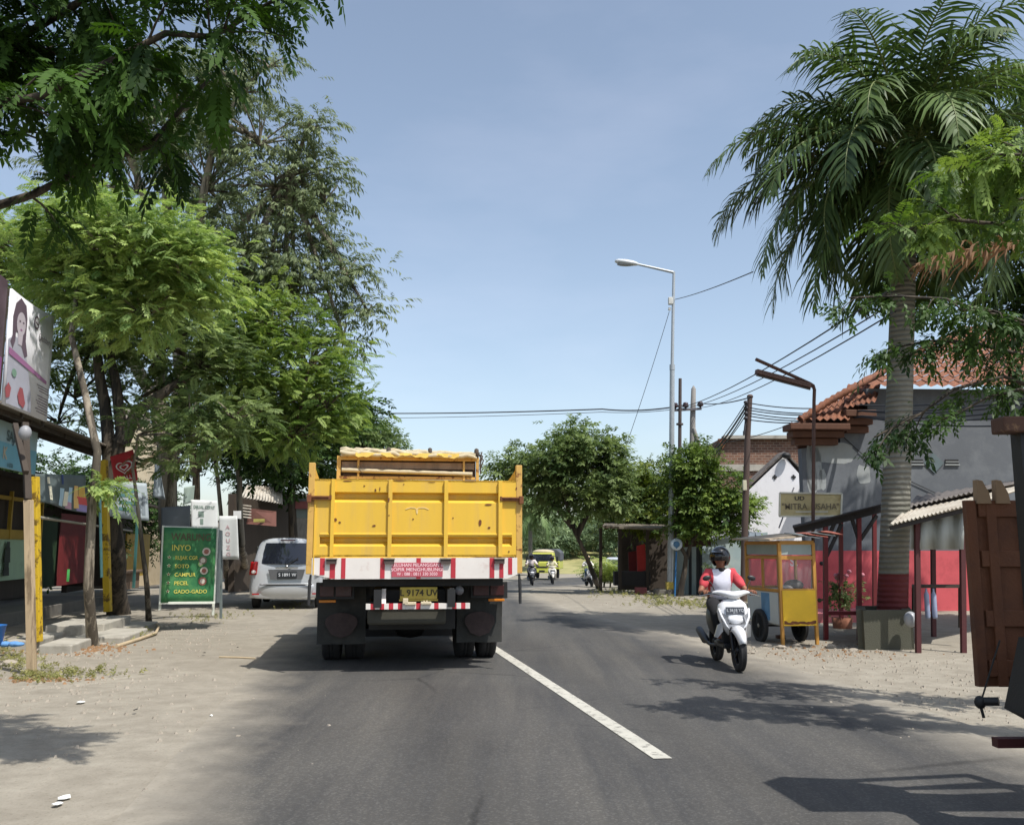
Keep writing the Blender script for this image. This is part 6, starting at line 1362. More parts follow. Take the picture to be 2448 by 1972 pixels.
# ---- big grey building with tiled roof, lower band painted red
yG = 23.0
wl, wr = at(1926, 1300, yG).x, 24.0
aG = math.radians(3.0); gx = V((math.cos(aG), math.sin(aG), 0)); gy = V((-math.sin(aG), math.cos(aG), 0)); O = V((wl, yG, gz(wl, yG)))
def G(x, z, d=0.0): p = O+gx*x-gy*d; return V((p.x, p.y, z))
t = thing('house', 'large grey plastered house with orange tiled roof and a red painted band along its foot', 'house', O)
zt_ = at(2200, 935, yG+.5).z; zr_ = at(2000, 1316, yG).z
x1 = (at(2008, 1000, yG)-O).dot(gx); zc1 = at(1960, 1060, yG).z; Wd = 14.0
m = MB()
m.prism([G(0, -.3), G(Wd, -.3), G(Wd, zt_), G(x1+.75, zt_), G(x1+.75, at(2060, 1000, yG).z), G(x1, at(2008, 1015, yG).z), G(x1, zc1), G(0, at(1926, 1072, yG).z)], gy*.25)
wall = m.build('wall', GREYW, t)
m = MB(); m.prism([G(0, -.3, .004), G(Wd, -.3, .004), G(Wd, zr_, .004), G(0, zr_, .004)], -gy*.012); m.build('painted_band', REDW, wall)
# paler plaster patches
m = MB(); rr = random.Random(8)
def irr(x0, z0, x1_, z1_, n=16, d=.004, mi=0):
    cx_, cz = (x0+x1_)/2, (z0+z1_)/2; m.add([G(cx_+(x1_-x0)/2*math.copysign(abs(math.cos(a))**.6, math.cos(a))*rr.uniform(.85, 1.05), cz+(z1_-z0)/2*math.copysign(abs(math.sin(a))**.6, math.sin(a))*rr.uniform(.8, 1.08), d) for a in [2*PI*i/n for i in range(n)]], [tuple(range(n))], False, mi)
def gu(u, v): p = at(u, v, yG); return (p-O).dot(gx), at(u, v, yG+.2).z
for u0, v0, u1, v1 in ((1928, 1175, 1965, 1065), (1928, 1110, 2050, 1060), (2052, 1160, 2085, 1112), (1960, 1175, 1975, 1120), (1930, 1185, 1950, 1060)):
    a_, b_ = gu(u0, v0), gu(u1, v1); irr(a_[0], a_[1], b_[0], b_[1])
m.build('plaster_patch', PATCH, wall)
# diamond vent with two slots
for u, v in ((2240, 1107),):
    a_ = gu(u, v); m = MB(); r_ = .26; m.prism([G(a_[0]-r_, a_[1], .01), G(a_[0], a_[1]-r_, .01), G(a_[0]+r_, a_[1], .01), G(a_[0], a_[1]+r_, .01)], -gy*.02); m.build('diamond_vent', pm('vent_grey', H('#5f6d70'), .6), wall)
for u in (2197, 2285):
    a_ = gu(u, 1104); m = MB(); m.box(G(a_[0], a_[1], .012), (.34, .03, .12), rz=aG, mi=0); m.box(G(a_[0], a_[1]-.075, .02), (.38, .05, .03), rz=aG, mi=1); m.box(G(a_[0], a_[1], .03), (.34, .01, .02), rz=aG, mi=1); m.build('slot_vent', [BLK, PATCH], wall)
m = MB(); m.tube([G(*gu(1965, 1000), .03), G(*gu(2090, 1110), .03), G(*gu(2270, 1190), .03)], .012, 4); m.build('wall_cable', BLK, wall)
# roof: front slope, left hip
m = MB(); zr2 = at(2385, 784, yG+4.0).z; rx0 = (at(2290, 784, yG+4)-O).dot(gx)
eL = G(x1+.55, zt_-.02, .35); eR = G(Wd, zt_-.02, .35)
tiles(m, eL, eR, G(Wd, zr2, -4.2), G(rx0+.5, zr2, -4.2), 42, 13, mi=0)
cA = G(x1-.9, at(1960, 1005, yG).z, .35)
tiles(m, G(-.35, at(1925, 1015, yG).z, .5), G(x1+.05, at(2008, 1012, yG).z, .5), G(x1+.7, zt_+.1, -.6), G(x1-.2, zt_-.35, -.6), 8, 4, mi=0)
tiles(m, G(x1-.05, at(2005, 985, yG).z, .42), G(x1+.78, at(2058, 968, yG).z, .42), G(x1+1.6, zt_+.5, -.8), G(x1+.6, zt_+.2, -.8), 6, 4, mi=0)
m.build('roof', TILE, t)
m = MB()
hp = [at(1914, 1003, yG-.5), at(1972, 965, yG-.35), at(2034, 930, yG-.3), at(2200, 861, yG+1.6), at(2385, 783, yG+4.2), G(Wd, zr2+.08, -4.2)]
hp[4] = G(rx0+.5, zr2+.1, -4.2); hp[3] = hp[2].lerp(hp[4], .5)+V((0, 0, .04))
pts = []
for i in range(5):
    for k in range(9 if i < 4 else 30): pts.append(hp[i].lerp(hp[i+1], k/(9 if i < 4 else 30)))
m.tube(pts, [.075 if i % 2 else .105 for i in range(len(pts))], 8); m.build('ridge_tiles', TILE, t)
m = MB()
m.prism([G(.02, zc1-.1, -.3), G(x1+.8, zc1-.1, -.3), G(x1+.9, zt_+.05, -.3), G(x1*.6, at(1965, 975, yG).z, -.3), G(.02, at(1925, 1010, yG).z, -.3)], gy*.1)
for k, (za, dd) in enumerate(((at(1925, 1018, yG).z, .5), (at(1925, 1034, yG).z, .36), (at(1925, 1050, yG).z, .2))):
    m.box(G(x1/2-.2, za-.08, dd/2), (x1+.5-.2*k, dd+.1, .16), rz=aG)
for k, (za, dd) in enumerate(((at(2030, 985, yG).z, .42), (at(2030, 1002, yG).z, .3), (at(2030, 1020, yG).z, .15))):
    m.box(G(x1+.38, za-.08, dd/2), (.78-.1*k, dd+.1, .17), rz=aG)
m.build('cornice', BRN, t, bevel=.02)
for u, v in ((1964, 1346), (1959, 1433)):
    m = MB(); a_ = gu(u, v); m.lathe([(0, .02), (.05, .02), (.05, -.01), (0, -.01)], G(a_[0], a_[1], .02), 'y', 12); m.build('wall_knob', BLK, wall)
t = thing('kerb_ledge', 'low pink painted ledge in front of the red wall beside the food cart', 'ledge', at(2020, 1462, 20)); m = MB(); a, b = at(1950, 1478, 19.5), at(2110, 1478, 19.8); a.z = b.z = -.35
m.prism([a, b, b+V((0, 1.5, 0)), a+V((0, 1.5, 0))], (0, 0, .42)); m.build('slab', pm('pink_paint', H('#b5686b'), .8, .1, 3, .3), t, bevel=.02)
t = thing('boundary_wall', 'low red painted wall behind the yellow food cart', 'wall', at(1860, 1450, 22))
m = MB(); m.prism([at(1796, 1470, 22), at(1932, 1470, 22.4), at(1932, 1308, 22.4), at(1796, 1304, 22)], (0, .2, 0)); m.build('wall', REDW, t)
m = MB(); m.text('S.', at(1898, 1352, 21.9), (1, 0, 0), (0, 0, 1), .28, bold=.03); m.build('wall_mark', pm('chalk_white', H('#d8c8c8'), .7), t)
t = thing('shrub', 'small round green shrub before the pale blue wall left of the rider', 'shrub', at(1714, 1400, 28.5)); rg = np.random.default_rng(33); c = np.array(at(1714, 1364, 28.5)); n = 90
v_, nq, va = place_sprigs('broad', c+rg.normal(0, 1, (n, 3))*np.array((.16, .14, .16)), rg.normal(0, .7, (n, 3))+np.array((0, 0, .4)), .16+.08*rg.random(n), .3, rg); mesh_quads('foliage', v_, nq, LM_, t, va)
m = MB(); m.tube([V((c[0], c[1], -.5)), V((c[0], c[1], c[2]))], .03, 6); m.build('stem', BARK, t)
# ---- brick building behind and white gabled house
def brick_mat():
    t = NT('old_brick'); co = t.n('TexCoord'); mp = t.n('Mapping'); mp.inputs['Rotation'].default_value = (PI/2, 0, 0); t.l(co, 'Object', mp, 'Vector')
    b = t.n('TexBrick'); b.inputs['Scale'].default_value = 1.0; b.inputs['Brick Width'].default_value = .26; b.inputs['Row Height'].default_value = .11; b.inputs['Mortar Size'].default_value = .014
    b.inputs['Color1'].default_value = c4(H('#7e5a48')); b.inputs['Color2'].default_value = c4(H('#5f4438')); b.inputs['Mortar'].default_value = c4(H('#8b7a6b')); t.l(mp, 'Vector', b, 'Vector')
    n = t.noise(co, 1.1, 6, .65); mm = t.mix((t.ramp(n, 'Fac', .5, .68, (0,)*3, (.8,)*3), 'Color'), (b, 'Color'), H('#54453c'))
    p = t.n('BsdfPrincipled'); p.inputs['Roughness'].default_value = .95; t.l(mm, 2, p, 'Base Color'); t.l(p, 'BSDF', t.out, 'Surface'); return t.m
BRICK = brick_mat()
yB = 39.0
t = thing('brick_building', 'unplastered old brick building rising behind the white gabled house', 'building', at(1800, 1300, yB))
m = MB(); q = lambda u, v: at(u, v, yB)
m.prism([q(1680, 1330), q(1945, 1330), q(1945, 1045), q(1722, 1049), q(1728, 1062), q(1716, 1080), q(1692, 1082), q(1680, 1092)], (0, 6, 0)); m.build('wall', BRICK, t)
m = MB(); m.box((q(1830, 1118)+V((0, -.04, 0))), (q(1930, 1118).x-q(1705, 1118).x, .1, .28)); m.box(q(1835, 1046), (q(1925, 1046).x-q(1722, 1046).x+.2, .5, .14)); m.build('concrete_band', CONC, t)
m = MB(); m.prism([q(1715, 1050), q(1740, 1046), q(1726, 1075)], (0, -.15, 0)); m.build('broken_edge', RUST, t)
for u, h_ in ((1893, 40), (1777, 18)):
    m = MB(); m.tube([q(u, 1048), q(u, 1048-h_)], .02, 5); m.build('roof_rod', BLK, t)
yW = 35.5
t = thing('white_house', 'white gabled house end with two small cross shaped vents', 'house', at(1850, 1400, yW))
q = lambda u, v: at(u, v, yW)
m = MB(); m.prism([q(1690, 1330), q(1970, 1330), q(1970, 1190), q(1932, 1158), q(1875, 1090), q(1790, 1172), q(1690, 1262)], (0, 1.0, 0)); wl_ = m.build('wall', pm('wall_white', H('#e2e1e2'), .85, .04, 1.5, .2, dirt=H('#b2b0b2'), dscale=2, damt=.25, sharp=.3), t)
m = MB()
for a, b in ((q(1684, 1262), q(1876, 1084)), (q(1876, 1084), q(1978, 1190))):
    m.prism([a+V((0, -.06, .0)), b+V((0, -.06, .0)), b+V((0, -.06, .09)), a+V((0, -.06, .09))], (0, 1.1, 0))
m.build('roof', pm('grey_tiles', H('#6f6862'), .9, .25, 5, .5, dirt=H('#4c4742'), dscale=4, damt=.5), t)
for u, v in ((1852, 1140), (1897, 1140)):
    m = MB(); m.box(q(u, v)+V((0, -.01, 0)), (.17, .04, .06)); m.box(q(u, v)+V((0, -.01, 0)), (.06, .05, .17)); m.build('cross_vent', BLK, wl_)
m = MB(); m.ell(q(1876, 1090)+V((0, -.2, 0)), (.18, .15, .12), 10, 8); m.build('ridge_cap', BLK, t)
m = MB(); m.prism([q(1910, 1152)+V((0, -1.0, 0)), q(1950, 1150)+V((0, -1.0, 0)), q(1955, 1160), q(1915, 1165)], (0, 0, .08)); m.build('side_canopy', pm('bluegrey', H('#8d97a3'), .6), t)
t = thing('pale_hanging_strip', 'narrow pale dangling strip hanging from the wall left of the sign board', 'cable', at(1880, 1250, 25))
m = MB(); m.bar(at(1898, 1165, 25), at(1862, 1262, 25), .03); m.build('strip', pm('strip_grey', H('#8b8b8f'), .7), t)
# low pale blue wall
yL = 33.8; q = lambda u, v: at(u, v, yL)
t = thing('boundary_wall', 'low pale blue grey wall behind the forked tree right of the lamp post', 'wall', q(1700, 1440))
m = MB(); m.prism([q(1598, 1450), q(1835, 1450), q(1835, 1272), q(1700, 1285), q(1598, 1296)], (0, .2, 0)); wl_ = m.build('wall', pm('wall_palegrey', H('#97a9ac'), .85, .08, 1.5, .2, dirt=H('#b9c3bd'), dscale=.9, damt=.6, sharp=.3), t)
m = MB(); m.prism([q(1698, 1285)+V((0, -.1, 0)), q(1790, 1268)+V((0, -.1, 0)), q(1790, 1276)+V((0, -.1, 0)), q(1698, 1293)+V((0, -.1, 0))], (0, .4, 0)); m.build('coping', pm('coping_grey', H('#7a8288'), .8), t)
m = MB(); m.text('R', q(1684, 1360)+V((0, -.02, 0)), (1, 0, 0), (0, 0, 1), .25, bold=.02); m.build('painted_letter', pm('faint_white', H('#c3ccc8'), .8), wl_)
BLUEC = pm('column_blue', H('#5e8fbb'), .6, .1, 3); 
for u, lb in ((1797, 'slim blue gate column left of the utility pole'), (1812, 'slim blue gate column right of the utility pole')):
    t = thing('gate_column', lb, 'column', at(u, 1430, 30.5)); m = MB(); c0 = at(u, 1430, 30.5); c1 = at(u, 1292, 30.5); m.box((c0+c1)/2, (.13, .16, (c1-c0).length)); m.build('shaft', BLUEC, t); m = MB(); m.box(c1+V((0, 0, .12)), (.26, .26, .1)); m.box(c1+V((0, 0, .22)), (.18, .18, .12)); m.build('cap', pm('cap_pale', H('#9aa5ae'), .7), t)
# dark posts and awning below the tree
t = thing('stall', 'small stall with brown hanging awning and black posts right of the street lamp', 'stall', at(1650, 1440, 33.1))
m = MB()
for u in (1650, 1668, 1675):
    m = MB(); m.bar(at(u, 1425, 33.1), at(u, 1290, 33.1), .09); m.build('post', pm('post_black', H('#22262a'), .7), t)
m = MB(); m.prism([at(1600, 1262, 33.0), at(1700, 1255, 33.0), at(1700, 1304, 33.0), at(1600, 1310, 33.0)], (0, .05, 0)); m.build('hanging_awning', pm('awning_brown', H('#3d2a22'), .85, .15, 2, .2), t)
m = MB(); m.prism([at(1598, 1262, 32.8), at(1702, 1252, 32.8), at(1702, 1246, 33.7), at(1598, 1256, 33.7)], (0, 0, .05)); m.build('roof_sheet', CORR, t)
m = MB(); m.box(at(1690, 1412, 31.5), (.45, .4, .28)); m.build('crate', pm('crate_brown', H('#6b5248'), .9), t)
# ---- dark roadside stall with red cloth and concrete pillar
t = thing('stall', 'dark open stall with bright red cloth hanging behind the garden palms', 'stall', at(1540, 1430, 36))
m = MB(); q = lambda u, v, Y=36: at(u, v, Y)
m.prism([q(1440, 1262, 33), q(1600, 1268, 33), q(1600, 1250, 37), q(1450, 1250, 37)], (0, 0, .08)); m.build('roof', CORR, t)
m = MB(); m.prism([q(1478, 1410, 38), q(1640, 1410, 38), q(1640, 1260, 38), q(1478, 1260, 38)], (0, .2, 0)); m.build('back_wall', DARKW, t)
m = MB()
for u in (1436, 1482, 1548, 1606):
    m = MB(); m.bar(q(u, 1412, 33.5), q(u, 1262, 33.5), .11); m.build('post', DARKW, t)
m = MB(); m.prism([q(1522, 1305, 34), q(1542, 1300, 34), q(1546, 1362, 34), q(1524, 1368, 34)], (0, .05, 0), mi=0); m.build('cloth', pm('cloth_red', H('#b0322c'), .8, .15, 3), t)
m = MB(); m.prism([q(1502, 1320, 35), q(1522, 1316, 35), q(1522, 1372, 35), q(1504, 1372, 35)], (0, .05, 0)); m.build('cloth', pm('cloth_darkred', H('#70201e'), .8), t)
m = MB(); m.box(q(1510, 1382, 34), (1.3, .5, .5)); m.build('counter', pm('counter_dark', H('#34302f'), .8), t)
t = thing('concrete_pillar', 'plain grey concrete pillar just left of the street lamp foot', 'pillar', g(1560, 1414)); m = MB(); c0 = g(1559, 1414); c1 = at(1560, 1322, c0.y); m.bar(c0, c1, .22, .22); m.build('shaft', pm('pillar_grey', H('#8a8a84'), .9, .1, 3, .3), t, bevel=.01)
t = thing('round_sign', 'round white sign with blue emblem on a pole behind the street lamp', 'sign', g(1614, 1425)); m = MB(); c0 = g(1613, 1425); c1 = at(1617, 1318, c0.y); m.tube([c0, c1], .03, 8); m.build('pole', pm('pole_blue', H('#2f6fa8'), .5), t)
m = MB(); cc = at(1617, 1301, c0.y); m.lathe([(.0, -.03), (.20, -.03), (.20, .02), (0, .02)], cc, 'y', 24, mi=0); m.lathe([(.07, -.04), (.11, -.04), (.11, -.03), (.07, -.03)], cc, 'y', 20, mi=1); m.box(cc+V((0, -.037, -.07)), (.05, .012, .14), mi=1); m.build('disc', [pm('disc_white', H('#c9d5de'), .5), pm('disc_blue', H('#4a7396'), .5)], t)
# ---- street lamp
GALV = pm('galvanised', H('#a9aeb0'), .45, .08, 5, .05, metal=.35)
f = g(1601, 1424); t = thing('street_lamp', 'tall slim galvanised street lamp with one arm and a yellow painted foot', 'street lamp', f)
Y0 = f.y; m = MB(); m.tube([at(1602, 1400, Y0), at(1605, 1200, Y0), at(1607, 880, Y0)], [.105, .095, .085], 14); m.tube([at(1607, 885, Y0), at(1607, 872, Y0)], .095, 14); m.tube([at(1607, 875, Y0), at(1609, 750, Y0), at(1611, 650, Y0)], [.06, .055, .05], 12); m.build('pole', GALV, t)
m = MB(); m.tube([at(1612, 652, Y0), at(1560, 640, Y0), at(1520, 631, Y0)], [.05, .045, .04], 10); m.build('arm', GALV, t)
m = MB(); c0, c1 = at(1524, 632, Y0), at(1470, 625, Y0); dx = (c1-c0).normalized(); up = V((0, 0, 1)); rings = []
for f_, w_, h_ in ((-.05, .05, .05), (.05, .10, .08), (.2, .14, .11), (.55, .17, .12), (.85, .15, .10), (1.0, .07, .05)):
    p = c0.lerp(c1, f_); rings.append([p+V((0, 1, 0))*w_*math.cos(a)+up*(h_*math.sin(a) if math.sin(a) > 0 else h_*.7*math.sin(a)) for a in [2*PI*i/14 for i in range(14)]])
m.loft(rings); hd_ = m.build('lamp_head', pm('lamp_shell', H('#c9cdd0'), .4, .05), t)
m = MB(); p = c0.lerp(c1, .35); m.ell(c0.lerp(c1, .5)-up*.06, (.42*(c1-c0).length, .12, .07), 14, 8); m.build('lamp_lens', pm('lamp_lens', H('#8d8f92'), .2), hd_)
m = MB(); m.box(at(1603, 720, Y0), (.16, .16, .26)); m.tube([at(1601, 736, Y0), at(1600, 742, Y0)], .05, 8); m.build('control_box', pm('box_pale', H('#c2c2bb'), .6), t, bevel=.02)
m = MB(); m.box(f+V((0, 0, .22)), (.24, .24, .50)); m.build('painted_foot', pm('paint_yellow', H('#c3ad52'), .7, .1, 6, .2), t, bevel=.015)
m = MB(); m.box(f+V((-.12, .12, .10)), (.75, .6, .24)); m.build('plinth', CONCD, t, bevel=.02)
# ---- utility poles
t = thing('utility_pole', 'thin dark steel pole of the crossarm pair right of the street lamp', 'utility pole', at(1622, 1380, 41)); m = MB(); m.tube([at(1623, 1400, 41), at(1626, 905, 41)], [.10, .075], 10); m.tube([at(1625, 1012, 41), at(1625, 1016, 41)], .16, 8); m.build('pole', pm('pole_dark', H('#4a3f3b'), .7), t)
t = thing('utility_pole', 'pale tapered pole with a slanting brace, carrying a crossarm and insulators', 'utility pole', at(1655, 1380, 41.3)); m = MB(); m.tube([at(1653, 1400, 41.3), at(1656, 1000, 41.3), at(1658, 930, 41.3), at(1658, 922, 41.3)], [.17, .13, .11, .02], 10); m.build('pole', pm('pole_concrete', H('#8b8781'), .8, .1, 3, .3), t)
m = MB(); m.tube([at(1658, 1024, 41.2), at(1678, 1085, 41.2)], .09, 8); m.build('brace', _MC['pole_concrete'], t)
m = MB(); m.bar(at(1611, 981, 41.1), at(1677, 977, 41.1), .10, .10); m.build('crossarm', pm('arm_steel', H('#5f5d60'), .6), t)
for u, v in ((1614, 970), (1639, 969), (1674, 967)):
    m = MB(); p = at(u, v, 41.1); m.lathe([(.03, -.16), (.05, -.1), (.14, -.06), (.15, .0), (.11, .05), (.13, .08), (.08, .13), (0, .14)], p, 'z', 12); m.build('insulator', pm('porcelain_brown', H('#3b2a2c'), .3), t)
yP = 27.5
t = thing('utility_pole', 'dark rusty utility pole with bundled cables and a small pale meter box', 'utility pole', at(1778, 1430, yP)); m = MB(); m.tube([at(1777, 1470, yP), at(1781, 1250, yP), at(1787, 1050, yP), at(1793, 946, yP)], [.105, .10, .085, .075], 12); m.ell(at(1793, 948, yP), (.10, .10, .07), 10, 6); m.build('pole', pm('pole_rust', H('#574740'), .75, .2, 3, .3, streak=True), t)
m = MB(); m.tube([at(1783, 958, yP-.1), at(1783, 1002, yP-.1), at(1779, 1040, yP-.1)], .03, 6)
for v in (962, 975, 988, 1000): m.ell(at(1783, v, yP-.15), (.07, .07, .06), 8, 6)
m.build('cable_rack', pm('rack_dark', H('#403c40'), .6), t)
m = MB(); m.box(at(1780, 1160, yP-.15), (.11, .10, .30)); m.build('meter_box', pm('box_cream', H('#c9c5ab'), .6), t, bevel=.01)
# ---- bent sign lamp pole and board
yS = 17.0
f = at(1944, 1440, yS); t = thing('sign_lamp', 'rusty bent pole with a long tube light slanting left above the sign board', 'lamp', f)
m = MB(); m.tube([at(1943, 1480, yS), at(1944, 1200, yS), at(1946, 960, yS), at(1947, 932, yS), at(1944, 922, yS), at(1936, 917, yS)]+[at(1936-129*k/6, 917-58*k/6, yS-.25*k/6) for k in range(1, 7)], .032, 10); m.build('pole', pm('pole_brown', H('#5b4037'), .65, .2, 5, .2), t)
m = MB(); a, b = at(1936, 921, yS-.02), at(1808, 887, yS-.3); m.bar(a, b, .10, .06); m.bar(a-V((0, 0, .045)), b-V((0, 0, .045))+(a-b)*.0, .15, .025); hd_ = m.build('light_trough', pm('trough', H('#6b5048'), .6, .15), t)
m = MB(); m.tube([a-V((0, 0, .075)), b-V((0, 0, .075))], .02, 8); m.build('tube_lamp', pm('tube_glass', H('#55504f'), .3), hd_)
t = thing('shop_sign', 'cream sign board with cut letters reading UD MITRA USAHA on the bent lamp pole', 'sign', at(1937, 1205, yS+.1))
m = MB(); c_ = [at(1863, 1234, yS+.12), at(2010, 1233, yS+.12), at(2012, 1180, yS+.12), at(1864, 1178, yS+.12)]
m.prism(c_, (0, .04, 0), mi=0)
for a, b in zip(c_, c_[1:]+c_[:1]): m.bar(a-V((0, .01, 0)), b-V((0, .01, 0)), .03, .03, mi=1)
W_ = (c_[1]-c_[0]).length; ctr = (c_[0]+c_[1]+c_[2]+c_[3])/4
m.text('UD', ctr+V((-.20, -.012, .085)), (1, 0, 0), (0, 0, 1), .10, mi=2, wide=1.3, bold=.02); m.text('"MITRA  USAHA"', ctr+V((.0, -.012, -.085)), (1, 0, 0), (0, 0, 1), .155, mi=3, bold=.015, wide=.93)
m.box(ctr+V((.02, -.005, -.13)), (.6, .004, .02), mi=1); m.build('board', [pm('board_cream', H('#c9b582'), .6, .08, 4, .05, dirt=H('#a08a58'), dscale=3, damt=.35, sharp=.2), pm('board_edge', H('#d9d2bc'), .6), pm('letter_dark', H('#3a3430'), .6), pm('letter_pale', H('#7b6c50'), .5)], t)
t2 = t
# ---- food cart
CY, CX = 14.9, at(1910, 1500, 14.9).x
cart_wood = pm('cart_wood', H('#b07f36'), .6, .15, 5, .2, streak=True); cart_yel = pm('cart_yellow', H('#d8ae1e'), .5, .10, 3, .05, dirt=H('#b5902a'), dscale=2, damt=.35, sharp=.3)
q = V((at(1911, 1500, CY).x, CY, gz(4.6, CY)))
t = thing('food_cart', 'yellow glazed food cart on two wheels standing at the right roadside', 'food cart', q, None, rz=math.radians(9.6))
hw, LN = .29, 1.25; z0, z1, z2, z3 = .33, .86, 1.36, 1.62
m = MB()
for x in (-hw, hw):
    for y in (0, LN): m.box((x, y, (z1+z3)/2+.0), (.055, .055, z3-z1))
    m.box((x, 0, z1/2+.02), (.05, .05, z1)); m.box((x, LN/2, z1), (.05, LN, .05)); m.box((x, LN/2, z2+.02), (.045, LN, .045)); m.box((x, LN/2, z3), (.05, LN, .06)); m.box((x, LN*.5, (z1+z2)/2), (.04, .04, z2-z1))
for y in (0, LN): m.box((0, y, z1+.01), (2*hw, .05, .05)); m.box((0, y, z2+.02), (2*hw, .045, .06)); m.box((0, y, z3), (2*hw, .05, .06))
m.build('frame', cart_wood, t, bevel=.004)
m = MB(); m.box((0, -.028, (z0+z1)/2), (2*hw-.02, .02, z1-z0+.02)); fp = m.build('front_panel', cart_yel, t)
m = MB(); rr = random.Random(2)
xs_ = [-hw+.02+i*(2*hw-.04)/16 for i in range(17)]; up_ = [(x, -.041, z0+.05+rr.uniform(-.012, .02)) for x in xs_]; lo_ = [(x, -.041, z0+.015+rr.uniform(-.01, .01)) for x in xs_]
m.add(up_+lo_, [(i, 17+i, 18+i, i+1) for i in range(16)]); m.build('rust_edge', RUST, fp)
m = MB(); m.box((-hw-.01, LN/2+.02, (z0+z1)/2-.01), (.02, LN-.1, z1-z0-.04), mi=0); m.box((-hw-.023, LN*.42, (z0+z1)/2), (.008, .3, z1-z0-.1), mi=1); m.box((hw+.01, LN/2, (z0+z1)/2), (.02, LN-.1, z1-z0-.04), mi=0); m.box((0, LN+.02, (z0+z1)/2), (2*hw, .02, z1-z0), mi=0); m.box((0, LN/2, z0), (2*hw-.02, LN-.05, .03), mi=0)
m.build('side_panel', [pm('panel_pale', H('#b9c0c0'), .6, .08, 3), pm('panel_blue', H('#5b86ab'), .6, .3, 3)], t)
for nm, c_, s_ in (('glass_pane', (0, -.0, (z1+z2)/2+.01), (2*hw-.06, .006, z2-z1-.05)), ('glass_pane', (-hw, LN*.25, (z1+z2)/2), (.006, LN*.5-.05, z2-z1-.05)), ('glass_pane', (-hw, LN*.75, (z1+z2)/2), (.006, LN*.5-.05, z2-z1-.05))):
    m = MB(); m.box(c_, s_); m.build(nm, glassmat('thin_glass', (.5, .52, .52), .10, .05), t)
m = MB()
for x0_, x1_, y0_, y1_ in ((-hw+.03, hw-.03, 0, 0), ): m.box((0, 0, (z2+z3)/2+.02), (2*hw-.06, .02, z3-z2-.09))
m.box((-hw, LN/2, (z2+z3)/2+.02), (.02, LN-.06, z3-z2-.09)); m.build('header_panel', pm('header_grey', H('#8f9a96'), .6, .08, 3), t)
m = MB(); m.prism([(-hw-.22, -.14, z3+.03), (hw+.10, -.10, z3+.12), (hw+.12, LN+.15, z3+.14), (-hw-.2, LN+.15, z3+.05)], (0, 0, .025)); m.build('roof_board', pm('roof_board', H('#a5957f'), .8, .15, 4, .2), t)
m = MB(); rr = random.Random(6)
for k in range(4):
    x = -.05+k*.13; m.prism([(x, -.2, z3+.11+.02*k), (x+.35, -.25, z3+.06+.02*k), (x+.40, .3, z3+.16+.01*k), (x+.03, .35, z3+.15)], (0, 0, .01), mi=k % 2)
m.build('roof_cloth', [pm('cloth_grey', H('#6f7372'), .8, .2, 4), pm('cloth_brick', H('#9b5a4a'), .8, .2, 4)], t)
for s in (-1, 1): wheel(t, (s*(hw+.06), LN*.55, .27), .27, .07, rim=pm('wheel_steel', H('#8b857a'), .6), hub=.75, spokes=8, thin=True)
m = MB(); m.tube([(-hw-.06, LN*.55, .27), (hw+.06, LN*.55, .27)], .02, 8); m.build('axle', BLK, t)
m = MB(); m.ell((.06, .25, z1+.08), (.16, .14, .09), 14, 8, mi=0); m.ell((-.1, .2, z1+.04), (.12, .1, .05), 12, 8, mi=1); m.box((0, LN/2, z1-.01), (2*hw-.06, LN-.06, .02), mi=1); m.build('cooking_pots', [pm('pot_dark', H('#4a4240'), .5), pm('pot_grey', H('#7b7672'), .5)], t)
f = g(1866, 1526); m = MB(); m.box(f+V((0, 0, .025)), (.14, .10, .07)); tag(m.build('brick', pm('brick_brown', H('#5f463a'), .9)), 'small brick wedged under the near leg of the food cart', 'brick')
# ---- shelter of dark beams next to the palm
t = thing('shelter', 'open shelter of dark timber beams on red posts between the food cart and the palm', 'shelter', at(2014, 1500, 16))
yH = 16.0; DT = pm('shelter_timber', H('#2f2b2a'), .8, .15, 4, .3); RP = pm('post_red', H('#6b1e22'), .6, .1, 4)
m = MB()
m.bar(at(1900, 1268, yH), at(2105, 1216, yH), .08, .13); m.bar(at(1898, 1262, yH+2.2), at(2110, 1218, yH+2.2), .07, .10)
m.prism([at(1895, 1262, yH-.25), at(2108, 1208, yH-.25), at(2108, 1207, yH+2.6), at(1895, 1258, yH+2.6)], (0, 0, .025))
for a, b in (((1973, 1300), (1996, 1248)), ((2053, 1290), (2036, 1238)), ((2057, 1290), (2096, 1232)), ((1976, 1330), (2012, 1252))): m.bar(at(*a, yH), at(*b, yH), .045, .055)
m.build('roof_frame', DT, t)
for u, v0, v1, Y_ in ((1973, 1502, 1250, yH), (2053, 1506, 1232, yH), (2010, 1480, 1245, yH+2.2), (2090, 1480, 1225, yH+2.2)):
    m = MB(); a = at(u, v0, Y_); a.z = gz(a.x, Y_)-.02; m.bar(a, at(u, v1, Y_), .07, .07); m.build('post', RP, t)
m = MB(); m.prism([at(1974, 1470, yH), at(2056, 1470, yH), at(2056, 1468, yH+1.2), at(1974, 1468, yH+1.2)], (0, 0, .06)); m.build('bench', RP, t)
t = thing('flower_bush', 'leafy green bush with pink blossoms in front of the red wall', 'bush', g(2012, 1455))
rg = np.random.default_rng(3); c = np.array(at(2010, 1422, 18.3)); n = 130
v_, nq, va = place_sprigs('broad', c+rg.normal(0, 1, (n, 3))*np.array((.16, .14, .13)), rg.normal(0, .7, (n, 3))+np.array((0, 0, .4)), .16+.08*rg.random(n), .3, rg); mesh_quads('foliage', v_, nq, LM_, t, va)
m = MB()
